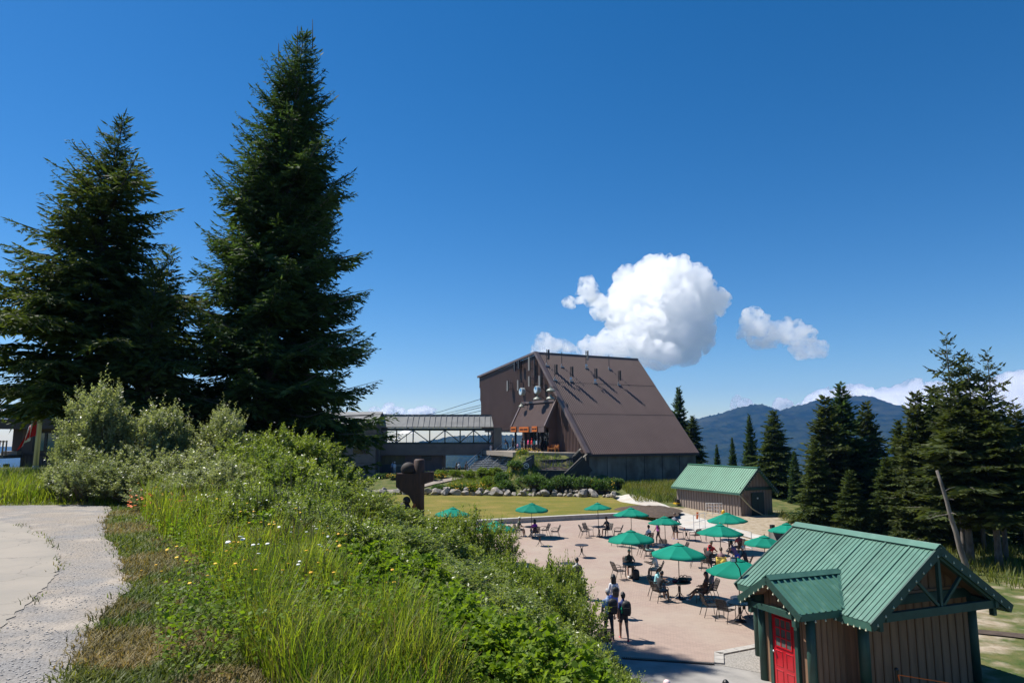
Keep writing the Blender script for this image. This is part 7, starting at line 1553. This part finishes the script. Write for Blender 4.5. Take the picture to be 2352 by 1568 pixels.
# ================================================================== PEOPLE
SKIN = {'l': surf('light_skin', (.50, .30, .22), .6), 'm': surf('tan_skin', (.36, .20, .13), .6), 'd': surf('brown_skin', (.20, .105, .065), .6)}
HAIR = {'k': surf('black_hair', (.010, .009, .009), .45), 'g': surf('grey_hair', (.38, .37, .36), .6), 'b': surf('brown_hair', (.07, .04, .022), .5), 'w': surf('white_hair', (.6, .58, .54), .6), 'y': surf('blond_hair', (.32, .20, .09), .5)}
CLOTH = {}
def cl(c):
    c = tuple(min(.85, q * 1.25 + .008) for q in c)
    if c not in CLOTH: CLOTH[c] = surf('cloth_%d' % len(CLOTH), c, .85, tuple(v * .75 for v in c), 9, bump=.2, bscale=25)
    return CLOTH[c]
def unit(v): return Vector(v).normalized()
def ringloft(mb, rings, n=12):
    """rings: (centre, right axis, front axis, rx, ry)"""
    V = []; F = []
    for c, x, y, rx, ry in rings:
        for j in range(n): a = j / n * 6.283; V.append(Vector(c) + Vector(x) * (rx * math.cos(a)) + Vector(y) * (ry * math.sin(a)))
    for i in range(len(rings) - 1):
        for j in range(n): F.append((i * n + j, i * n + (j + 1) % n, (i + 1) * n + (j + 1) % n, (i + 1) * n + j))
    F += [tuple(range(n - 1, -1, -1)), tuple((len(rings) - 1) * n + j for j in range(n))]; mb.add(V, F)
def person(loc, head, label, pose='stand', H=1.72, skin='m', hair='k', hstyle='short', shirt=(.5, .5, .5), sleeve='short', legs=(.03, .03, .04), leglen='long', shoes=(.6, .6, .6), hat=None, female=False, hands=False, vox=.03, look=0.0, nod=0.0, group='people on the plaza', seed=0, arms=None):
    s = H / 1.72; rr = random.Random(seed + int(H * 100) + len(label)); X = Vector((1, 0, 0))
    pz = .90; lean = .03
    th = [unit((-.03, .02, -1)), unit((.03, -.02, -1))]; sh = [unit((0, -.03, -1)), unit((0, -.03, -1))]
    ua = [unit((-.18, 0, -1)), unit((.18, 0, -1))]; fa = [unit((-.05, .18, -1)), unit((.05, .18, -1))]
    if pose == 'walk':
        th = [unit((-.03, .42, -1)), unit((.03, -.30, -1))]; sh = [unit((0, -.02, -1)), unit((0, -.62, -1))]; ua = [unit((-.16, -.35, -1)), unit((.16, .3, -1))]; fa = [unit((-.05, .05, -1)), unit((.05, .6, -1))]; lean = .07; pz = .87
    elif pose == 'stroll':
        th = [unit((-.05, .16, -1)), unit((.05, -.12, -1))]; sh = [unit((0, .02, -1)), unit((.04, -.22, -1))]; lean = .05; pz = .89
    elif pose == 'akimbo':
        ua = [unit((-.75, -.25, -1)), unit((.75, -.25, -1))]; fa = [unit((.75, .35, -.75)), unit((-.75, .35, -.75))]; th = [unit((-.12, .02, -1)), unit((.1, 0, -1))]
    elif pose in ('sit', 'sit_table', 'sit_cross', 'sit_lap', 'sit_out', 'sit_chin'):
        pz = .52 / s; lean = -.12 if pose in ('sit_lap', 'sit_out', 'sit_cross') else .12
        th = [unit((-.16, 1, -.05)), unit((.16, 1, -.05))]; sh = [unit((0, .12, -1)), unit((0, .12, -1))]
        ua = [unit((-.2, .45, -1)), unit((.2, .45, -1))]; fa = [unit((.25, 1, -.05)), unit((-.25, 1, -.05))]
        if pose == 'sit_table': ua = [unit((-.35, .75, -.8)), unit((.35, .75, -.8))]; fa = [unit((.35, 1, .25)), unit((-.35, 1, .25))]; lean = .25
        if pose == 'sit_chin': ua = [unit((-.3, .8, -.6)), unit((.2, .6, -.9))]; fa = [unit((.45, .25, 1)), unit((-.3, 1, .1))]; lean = .22
        if pose == 'sit_cross': th[1] = unit((-.15, 1, .22)); sh[1] = unit((-.35, .35, -1))
        if pose == 'sit_out': th = [unit((-.12, 1, -.12)), unit((.1, 1, .1))]; sh = [unit((-.05, .75, -.9)), unit((-.2, .9, -.75))]
    elif pose == 'lean':
        lean = .75; ua = [unit((-.2, .6, -1)), unit((.2, .6, -1))]; fa = [unit((0, .5, -1)), unit((0, .5, -1))]; th = [unit((-.08, -.1, -1)), unit((.08, -.12, -1))]
    elif pose == 'phone':
        ua = [unit((-.25, .1, -1)), unit((.25, .1, -1))]; fa = [unit((.35, 1, .3)), unit((-.35, 1, .3))]
    elif pose == 'climb':
        th = [unit((-.05, .75, -.7)), unit((.05, -.1, -1))]; sh = [unit((0, -.25, -1)), unit((0, -.15, -1))]; lean = .2; ua[0] = unit((-.4, .5, -.8)); fa[0] = unit((-.1, 1, -.1)); pz = .88
    if arms: ua, fa = [unit(a) for a in arms[0]], [unit(a) for a in arms[1]]
    t = unit((0, lean, 1)); fwd = unit((0, 1, -lean)); P0 = Vector((0, 0, pz)) * s
    hw = .155 if female else .16; sw = .155 if female else .185
    at = lambda d: P0 + t * (d * s)
    mb = MB()
    ringloft(mb, [(at(-.10), X, fwd, .09 * s, .075 * s), (at(-.04), X, fwd, hw * s, .115 * s), (at(.06), X, fwd, hw * .98 * s, .12 * s), (at(.18), X, fwd, (.125 if female else .142) * s, .10 * s), (at(.32), X, fwd, sw * .92 * s, .118 * s), (at(.43), X, fwd, sw * .98 * s, .11 * s), (at(.50), X, fwd, sw * .80 * s, .085 * s), (at(.55), X, fwd, .07 * s, .065 * s), (at(.60), X, fwd, .055 * s, .056 * s)])
    nk = at(.56); hd_dir = unit((0, lean * .5 + .06 + nod * .6, 1)); hc = nk + hd_dir * (.175 * s) + Vector((0, .015, 0))
    mb.tube([nk - t * .03, nk + hd_dir * (.10 * s)], [.058 * s, .054 * s], 10)
    Hm = Matrix.Translation(hc) @ Matrix.Rotation(look, 4, 'Z') @ Matrix.Rotation(-nod, 4, 'X')
    mb.ball((0, 0, .015 * s), .092 * s, 14, 10, M=Hm, sq=(.83, 1.0, 1.18)); mb.ball((0, .02 * s, -.05 * s), .066 * s, 12, 8, M=Hm, sq=(.85, .95, 1.0))
    bones = [('torso', at(-.05), at(.5), .14), ('neck', nk, hc, .05), ('head', hc + Vector((0, 0, -.05 * s)), hc + Vector((0, 0, .05 * s)), .09)]
    wr = []
    for i, sx in enumerate((-1, 1)):
        sh0 = at(.46) + X * (sx * (sw - .012) * s); el = sh0 + ua[i] * (.285 * s); wri = el + fa[i] * (.245 * s); hnd = wri + fa[i] * (.085 * s)
        mb.tube([at(.44) + X * (sx * .09 * s), sh0, sh0.lerp(el, .5), el, el.lerp(wri, .35), wri, hnd], [.07 * s, .062 * s, .05 * s, .042 * s, .041 * s, .028 * s, .032 * s], 10)
        bones += [('ua', sh0, el, .05), ('fa', el, wri, .04), ('hand', wri, hnd + fa[i] * .08, .03)]; wr.append((wri, hnd, fa[i], sx))
        hp = P0 + X * (sx * .088 * s) - t * (.03 * s); kn = hp + th[i] * (.425 * s); an = kn + sh[i] * (.42 * s)
        fd = unit((sx * .12, 1, 0)) if abs(sh[i].y) < .5 else unit((0, 1, -.15)) if pose in ('sit_out',) else unit((0, .8, -.6)); toe = an + fd * (.17 * s) + Vector((0, 0, -.035 * s)); heel = an - fd * (.05 * s) + Vector((0, 0, -.04 * s))
        mb.tube([P0 + X * (sx * .06 * s), hp, hp.lerp(kn, .35), kn, kn.lerp(an, .3), an], [.10 * s, .092 * s, .082 * s, .058 * s, .058 * s, .038 * s], 12)
        mb.tube([heel, an + Vector((0, 0, -.02 * s)), an.lerp(toe, .6) + Vector((0, 0, -.01)), toe], [.034 * s, .045 * s, .045 * s, .03 * s], 10)
        bones += [('thigh', hp, kn, .08), ('shin', kn, an, .05), ('foot', heel, toe, .04)]
    me = mb.mesh('tmp', SKIN[skin]); o = bpy.data.objects.new('tmp', me); COL.objects.link(o); md = o.modifiers.new('r', 'REMESH'); md.mode = 'VOXEL'; md.voxel_size = vox
    sm = o.modifiers.new('s', 'SMOOTH'); sm.iterations = 3; sm.factor = .5
    m2 = bpy.data.meshes.new_from_object(o.evaluated_get(bpy.context.evaluated_depsgraph_get())); bpy.data.objects.remove(o); bpy.data.meshes.remove(me)
    nf = len(m2.polygons); C = np.empty(nf * 3, np.float32); m2.polygons.foreach_get('center', C); C = C.reshape(-1, 3); best = np.full(nf, 1e9); lab = np.zeros(nf, int); par = np.zeros(nf)
    for bi, (nm, a, b_, r) in enumerate(bones):
        a = np.array(a); b_ = np.array(b_); d = b_ - a; tt = np.clip((C - a) @ d / (d @ d), 0, 1); ds = np.linalg.norm(C - a - tt[:, None] * d, axis=1) - r; k = ds < best; best[k] = ds[k]; lab[k] = bi; par[k] = tt[k]
    nm = np.array([b_[0] for b_ in bones])[lab]; mi = np.zeros(nf, int)      # 0 skin 1 shirt 2 legs 3 shoes
    mi[nm == 'torso'] = 1; tz = (C - np.array(P0)) @ np.array(t); mi[(nm == 'torso') & (tz < .04 * s)] = 2
    smax = {'long': 9, 'short': .75, 'none': .05}[sleeve]; mi[(nm == 'ua') & (par < smax)] = 1; mi[(nm == 'fa') & (sleeve == 'long')] = 1
    lm = {'long': 9, 'knee': .95, 'short': .55}[leglen]; mi[(nm == 'thigh') & (par < lm)] = 2; mi[(nm == 'shin') & (par < (.93 if leglen == 'long' else -1))] = 2; mi[nm == 'foot'] = 3
    for m in (m2.materials,): m.clear(); [m.append(q) for q in (SKIN[skin], cl(shirt), cl(legs), cl(shoes))]
    m2.polygons.foreach_set('material_index', mi.astype(np.int32)); m2.polygons.foreach_set('use_smooth', np.ones(nf, bool)); m2.name = 'body'
    T = thing('person', label, 'person', loc, R(head - 90), group); bd = link('body', m2, T)
    fm = MB()                                        # face details and fingers
    fm.ball((0, .098 * s, -.005 * s), .017 * s, 6, 5, M=Hm, sq=(.8, 1, 1.4))
    for sx in (-1, 1): fm.ball((sx * .082 * s, -.005, -.005), .024 * s, 6, 5, M=Hm, sq=(.4, .7, 1.2))
    fm.obj('face_relief', SKIN[skin], bd)
    fe = MB(); [fe.ball((sx * .034 * s, .084 * s, .025 * s), .013 * s, 6, 5, M=Hm) for sx in (-1, 1)]; fe.box((0, .088 * s, -.055 * s), (.045 * s, .01, .008), M=Hm); fe.obj('eyes_and_mouth', surf('dark_eye', (.02, .012, .01), .3), bd)
    if hands:
        for wri, hnd, d, sx in wr:
            x = d.cross(Vector((0, 1, 0) if abs(d.y) < .8 else (0, 0, 1))).normalized(); y = d.cross(x); f2 = MB()
            for q, (off, ln) in enumerate(((-.027, .062), (-.009, .074), (.009, .07), (.026, .055))):
                b0 = hnd + x * off * s + d * .012; f2.tube([b0, b0 + d * ln * .55 * s + y * .008, b0 + d * ln * .95 * s + y * .025], [.0095 * s, .009 * s, .007 * s], 6)
            b0 = wri + d * .035 - x * .028 * sx; f2.tube([b0, b0 - x * .025 * sx + d * .03 + y * .01, b0 - x * .028 * sx + d * .06 + y * .02], [.011, .010, .008], 6); f2.obj('fingers', SKIN[skin], bd)
    hm = MB(); hs = s
    if hstyle != 'none':
        V = []; n, m_ = 16, 10
        for i in range(m_ + 1):
            ph = math.pi * i / m_
            for j in range(n):
                a = j / n * 6.283; sx_, sy_ = math.cos(a), math.sin(a); zc = math.cos(ph); r = math.sin(ph)
                front = max(0, sy_) * r; zmin = .02 + .06 * (front > .3) if True else 0
                z = zc * .118; zcut = (.035 if sy_ > .35 else (-.035 if sy_ > -.2 else -.085))
                z = max(z, zcut); k = 1.10 + .03 * math.sin(j * 3.1 + i * 2); V.append((sx_ * r * .078 * k, sy_ * r * .096 * k - .006, z + .026))
        F = [(i * n + j, i * n + (j + 1) % n, (i + 1) * n + (j + 1) % n, (i + 1) * n + j) for i in range(m_) for j in range(n)]; hm.add([Vector(v) * hs for v in V], F, Hm)
        if hstyle in ('long', 'vlong', 'bob'):
            L = {'bob': .17, 'long': .33, 'vlong': .50}[hstyle] * hs; rings = []
            for i in range(7):
                f = i / 6; rings.append((Hm @ Vector((0, (-.045 - .03 * f - .02 * math.sin(f * 3)) * hs, .08 * hs - f * L)), X, Vector((0, 1, 0)), (.088 + .03 * math.sin(f * 2.6) * (1 if hstyle != 'bob' else .3) - .03 * f * f) * hs, (.062 - .02 * f) * hs))
            ringloft(hm, rings)
        if hstyle == 'bun': hm.ball((0, -.11 * hs, .03 * hs), .045 * hs, 10, 8, M=Hm)
        hm.obj('hair', HAIR[hair], T, shade=True)
    if hat:
        c, kind = hat; h2 = MB(); h2.lathe([(.094 * s, .045 * s), (.098 * s, .06 * s), (.09 * s, .10 * s), (.06 * s, .13 * s), (.01, .142 * s)], 14, Hm @ Matrix.Scale(.93, 4, (1, 0, 0)) @ Matrix.Translation((0, -.004, .012)))
        if kind == 'cap': h2.add([(-.065 * s, .07 * s, .062 * s), (.065 * s, .07 * s, .062 * s), (.05 * s, .165 * s, .05 * s), (-.05 * s, .165 * s, .05 * s), (-.065 * s, .07 * s, .054 * s), (.065 * s, .07 * s, .054 * s), (.05 * s, .165 * s, .042 * s), (-.05 * s, .165 * s, .042 * s)], [(0, 1, 2, 3), (7, 6, 5, 4), (2, 6, 7, 3), (1, 5, 6, 2), (0, 3, 7, 4)], Hm)
        else: h2.lathe([(.17 * s, .045 * s), (.175 * s, .052 * s), (.09 * s, .07 * s)], 16, Hm)
        h2.obj('hat', cl(c), T, shade=True)
    return T
def walker(u, vhead, H, *a, z0=.032, **k): p = G(u, vhead, H + z0); return person((p.x, p.y, z0), *a, H=H, **k), p
def seated(key, label, **k):
    x, y, h = CH[key]; d = Vector((math.cos(R(h)), math.sin(R(h)), 0)); return person((x - d.x * .06, y - d.y * .06, .032), h, label, **k)
# --- walkers in the foreground
_, p1 = walker(1397, 1354, 1.73, 95, 'grey-haired man in light blue shirt walking with a black backpack', pose='stroll', hair='g', shirt=(.36, .46, .66), legs=(.025, .03, .038), shoes=(.03, .03, .04), hands=True, vox=.022, nod=.35, look=.5)
backpack(p1 + Vector((.13, -.20, -.52)), R(5), 'black backpack on the grey-haired walker', BAGK, 1.12)
_, p2 = walker(1431, 1360, 1.62, 92, 'short-haired woman in navy tee and shorts walking beside the grey-haired man', pose='walk', hair='k', hstyle='bob', shirt=(.015, .03, .13), legs=(.03, .032, .045), leglen='short', shoes=(.65, .04, .12), female=True, hands=True, vox=.022)
backpack(p2 + Vector((.08, -.20, -.50)), R(-4), 'black backpack with a green bottle on the woman in navy', BAGK, 1.08)
mb = MB(); b0 = p2 + Vector((-.1, -.24, -.66)); mb.lathe([(.033, 0), (.034, .14), (.014, .19), (.014, .22)], 10, Matrix.Translation(b0)); mb.obj('water_bottle', surf('green_bottle', (.02, .35, .16), .2), label='small green water bottle in a backpack side pocket', cat='bottle')
_, p3 = walker(1409, 1320, 1.66, 88, 'woman with very long black hair, white top and blue shorts', pose='stroll', hair='k', hstyle='vlong', shirt=(.62, .62, .68), sleeve='long', legs=(.02, .08, .5), leglen='short', female=True, hands=True, vox=.024, arms=([(-.25, -.1, -1), (.3, -.1, -1)], [(.1, .7, -.7), (-.1, .9, -.5)]))
backpack(p3 + Vector((.05, -.2, -.62)), 0, 'small black backpack below long black hair', BAGK, .85)
_, p4 = walker(1325, 1282, 1.74, 80, 'man in pale tee with a dark backpack beside a bare table', pose='phone', hair='k', shirt=(.55, .58, .55), legs=(.03, .035, .05), skin='d', hands=True, vox=.026)
backpack(p4 + Vector((.04, -.2, -.50)), R(-8), 'dark grey backpack of the man beside a bare table', BAGK, 1.15)
walker(1550, 1178, 1.80, 225, 'man in grey tee and black shorts standing with hands on hips', pose='akimbo', hair='b', shirt=(.20, .215, .25), legs=(.02, .02, .025), leglen='knee', shoes=(.1, .16, .45), vox=.028, skin='m', hands=True)
walker(1511, 1191, 1.65, 185, 'woman in purple top and dark shorts walking behind an umbrella', pose='walk', hair='k', hstyle='bun', shirt=(.28, .03, .26), sleeve='none', legs=(.02, .018, .035), leglen='short', female=True, vox=.03)
# --- seated
seated('c_man', 'man in white cap and olive tee seated by the kerb', pose='sit', hair='g', shirt=(.10, .11, .08), legs=(.28, .24, .19), leglen='knee', shoes=(.6, .6, .6), hat=((.7, .68, .64), 'cap'), vox=.03)
seated('c_wom', 'woman in purple sleeves with dark hair leaning on the kerb table', pose='sit_table', hair='k', hstyle='long', shirt=(.30, .03, .34), sleeve='long', legs=(.3, .32, .36), female=True, vox=.03)
seated('d_man', 'man in dark cap and navy tee with a hand on his chin', pose='sit_chin', hair='k', shirt=(.02, .022, .035), legs=(.03, .03, .035), leglen='knee', hat=((.015, .015, .018), 'cap'), vox=.03)
seated('e_per', 'dark-haired person in white seated beside the third kerb umbrella', pose='sit_lap', hair='k', hstyle='bun', shirt=(.6, .62, .7), legs=(.04, .05, .1), female=True, vox=.032)
seated('f_old', 'grey-haired diner in white shirt and black vest facing the camera', pose='sit_table', hair='g', shirt=(.02, .02, .022), sleeve='none', legs=(.02, .02, .022), leglen='knee', shoes=(.65, .65, .65), skin='l', vox=.028)
seated('f_man', 'man in white tee and black cap looking at his phone', pose='sit_table', hair='g', shirt=(.55, .56, .54), legs=(.3, .3, .28), leglen='knee', shoes=(.3, .3, .3), hat=((.014, .014, .016), 'cap'), vox=.028, hands=True, nod=.3)
seated('g_wom', 'woman in dark top and pale green trousers seated at mid plaza', pose='sit_table', hair='b', hstyle='long', shirt=(.03, .03, .035), legs=(.36, .55, .47), female=True, vox=.03)
seated('h_boy', 'boy in a black shirt seen from behind at the central table', pose='sit_table', hair='k', shirt=(.018, .018, .02), legs=(.05, .09, .13), leglen='knee', H=1.6, skin='d', vox=.026, hands=True, nod=.3)
seated('h_aqua', 'girl in aqua top with long dark hair at the central table', pose='sit_table', hair='k', hstyle='long', shirt=(.30, .62, .66), legs=(.1, .1, .15), female=True, H=1.6, skin='d', vox=.026, nod=.25)
seated('h_girl', 'girl in brown with stretched legs and white shoes', pose='sit_out', hair='k', hstyle='long', shirt=(.05, .025, .02), legs=(.10, .05, .035), leglen='knee', shoes=(.75, .75, .75), female=True, H=1.64, skin='d', vox=.026, look=.3)
seated('h_g2', 'long-haired girl in patterned tee at the right of the central table', pose='sit_lap', hair='k', hstyle='long', shirt=(.22, .16, .19), legs=(.03, .03, .04), female=True, H=1.62, skin='d', vox=.026)
seated('i_m1', 'man in black shirt with a red cap at the crowded table', pose='sit_table', hair='k', shirt=(.014, .014, .016), legs=(.05, .05, .06), hat=((.5, .015, .03), 'cap'), vox=.028)
seated('i_w1', 'bare-shouldered woman in dusty pink tank seated before a yellow jacket', pose='sit_table', hair='b', hstyle='bun', shirt=(.22, .12, .12), sleeve='none', legs=(.13, .13, .14), female=True, skin='m', vox=.028)
seated('i_old', 'white-haired person in a dark jacket at the crowded table', pose='sit_table', hair='w', shirt=(.02, .022, .03), sleeve='long', legs=(.03, .03, .04), vox=.03)
seated('i_b1', 'person in red and navy behind the crowded table', pose='sit_table', hair='k', shirt=(.55, .02, .03), legs=(.02, .02, .05), vox=.034)
seated('i_b2', 'person with dark hair seen from behind at the table nearest the shed', pose='sit', hair='k', shirt=(.25, .04, .05), legs=(.03, .03, .04), vox=.034)
x, y = SETS['I']; person((x + .55, y - 1.15, .032), 115, 'woman in purple floral tank and blue shorts bending over the crowded table', pose='lean', hair='k', hstyle='bun', shirt=(.17, .09, .18), sleeve='none', legs=(.02, .05, .34), leglen='short', female=True, vox=.028, skin='m')
seated('l_per', 'person in orange-brown half hidden by the cabin ridge', pose='sit', hair='b', shirt=(.25, .07, .04), legs=(.04, .04, .05), vox=.034, skin='m')
seated('t5', 'person in dark clothes slumped at the table under the cabin eave', pose='sit_table', hair='k', shirt=(.03, .028, .03), legs=(.05, .045, .05), vox=.028)
seated('a1', 'person in white cap below the umbrella nearest the totem', pose='sit', hair='g', shirt=(.6, .6, .62), hat=((.75, .75, .75), 'cap'), vox=.034)
seated('b1', 'person in dark red glimpsed through the thicket', pose='sit', hair='k', shirt=(.18, .02, .03), vox=.034)
p = G(1532, 1561, 1.66); person((p.x, p.y, .02), 250, 'person in a pale pink cap cut by the bottom edge', pose='stand', H=1.6, hair='b', shirt=(.5, .35, .35), hat=((.72, .50, .50), 'cap'), female=True)
p = G(1668, 1566, 1.62); person((p.x, p.y, .02), 90, 'dark-haired person cut by the bottom edge near the cabin', pose='stand', H=1.6, hair='k', shirt=(.1, .1, .12))
# --- at the terminal
def tper(u, v, Y, head, label, H=1.72, **k):
    c = AY(u, v, Y); return person((c.x, Y, 5.24), head, label, H=H, vox=.04, group='visitors at the terminal entrance', **k)
tper(1178, 1037, 98.5, 60, 'long-haired woman in black at the top of the stairs', hair='y', hstyle='long', shirt=(.012, .014, .02), sleeve='long', legs=(.012, .014, .02), female=True)
tper(1189, 1037, 97.8, 60, 'small child in pink and white at the top of the stairs', H=1.1, hair='k', shirt=(.6, .3, .4), legs=(.05, .06, .15))
tper(1199, 1037, 97.0, 50, 'man in dark tee with white shoes in the queue', hair='k', shirt=(.015, .018, .03), legs=(.02, .02, .02), leglen='knee', shoes=(.8, .8, .8))
tper(1206, 1036, 97.4, 60, 'person in blue-grey tee second in the queue', hair='k', shirt=(.10, .17, .20), legs=(.4, .36, .32), leglen='knee')
tper(1213, 1036, 96.2, 20, 'person in bright pink top in the queue', hair='k', shirt=(.75, .06, .20), legs=(.02, .02, .02), leglen='knee', pose='stroll')
tper(1221, 1036, 95.2, 20, 'person in red top and red cap with black backpack in the queue', hair='k', shirt=(.62, .02, .03), legs=(.12, .12, .13), leglen='knee', hat=((.62, .02, .03), 'cap'))
tper(1228, 1036, 95.6, 70, 'person in turquoise top near the doors', hair='k', shirt=(.03, .45, .42), legs=(.05, .05, .08))
tper(1234, 1036, 94.6, 250, 'person in white top near the doors', hair='k', shirt=(.62, .62, .68), legs=(.03, .03, .04), female=True)
tper(1240, 1036, 94.2, 200, 'person in pale grey deepest in the doorway', hair='k', shirt=(.35, .35, .38), legs=(.02, .02, .03))
tper(1166, 1036, 101, 210, 'person leaning on the terrace railing', hair='k', shirt=(.02, .02, .025), pose='lean', legs=(.05, .05, .08))
c = s0.lerp(s1, .22).lerp(sb0.lerp(sb1, .22), .3); person((c.x, c.y, c.z + .04), 70, 'person in white with a green cap climbing the metal stairs', pose='climb', H=1.72, hair='k', shirt=(.55, .45, .42), legs=(.5, .48, .45), hat=((.05, .25, .2), 'cap'), vox=.04, group='visitors at the terminal entrance')
for u, v, Y, hd_, lab, kw_ in [(1049, 1090, 98, 90, 'dark-haired woman walking at the left of a pair below the stairs', dict(hair='k', hstyle='long', shirt=(.02, .02, .022), legs=(.02, .02, .02), female=True, H=1.62)), (1054, 1090, 97.6, 90, 'person with dark backpack at the right of the pair below the stairs', dict(hair='k', shirt=(.5, .5, .52), legs=(.02, .02, .02))),
        (1071, 1090, 98.5, 80, 'lone man in black below the stairs', dict(hair='k', shirt=(.02, .015, .02), legs=(.03, .03, .04))), (901, 1105, 100, 270, 'man in blue shirt by the service building door', dict(hair='b', shirt=(.16, .22, .34), legs=(.05, .05, .08))), (906, 1105, 99, 265, 'person in white sun hat and pale shirt by the service building', dict(hair='b', shirt=(.4, .46, .55), legs=(.3, .3, .3), hat=((.8, .8, .78), 'brim'), female=True))]:
    c = AY(u, v, Y); person((c.x, Y, gz(c.x, Y)), hd_, lab, vox=.04, group='strollers in the garden', pose='stroll', **kw_)
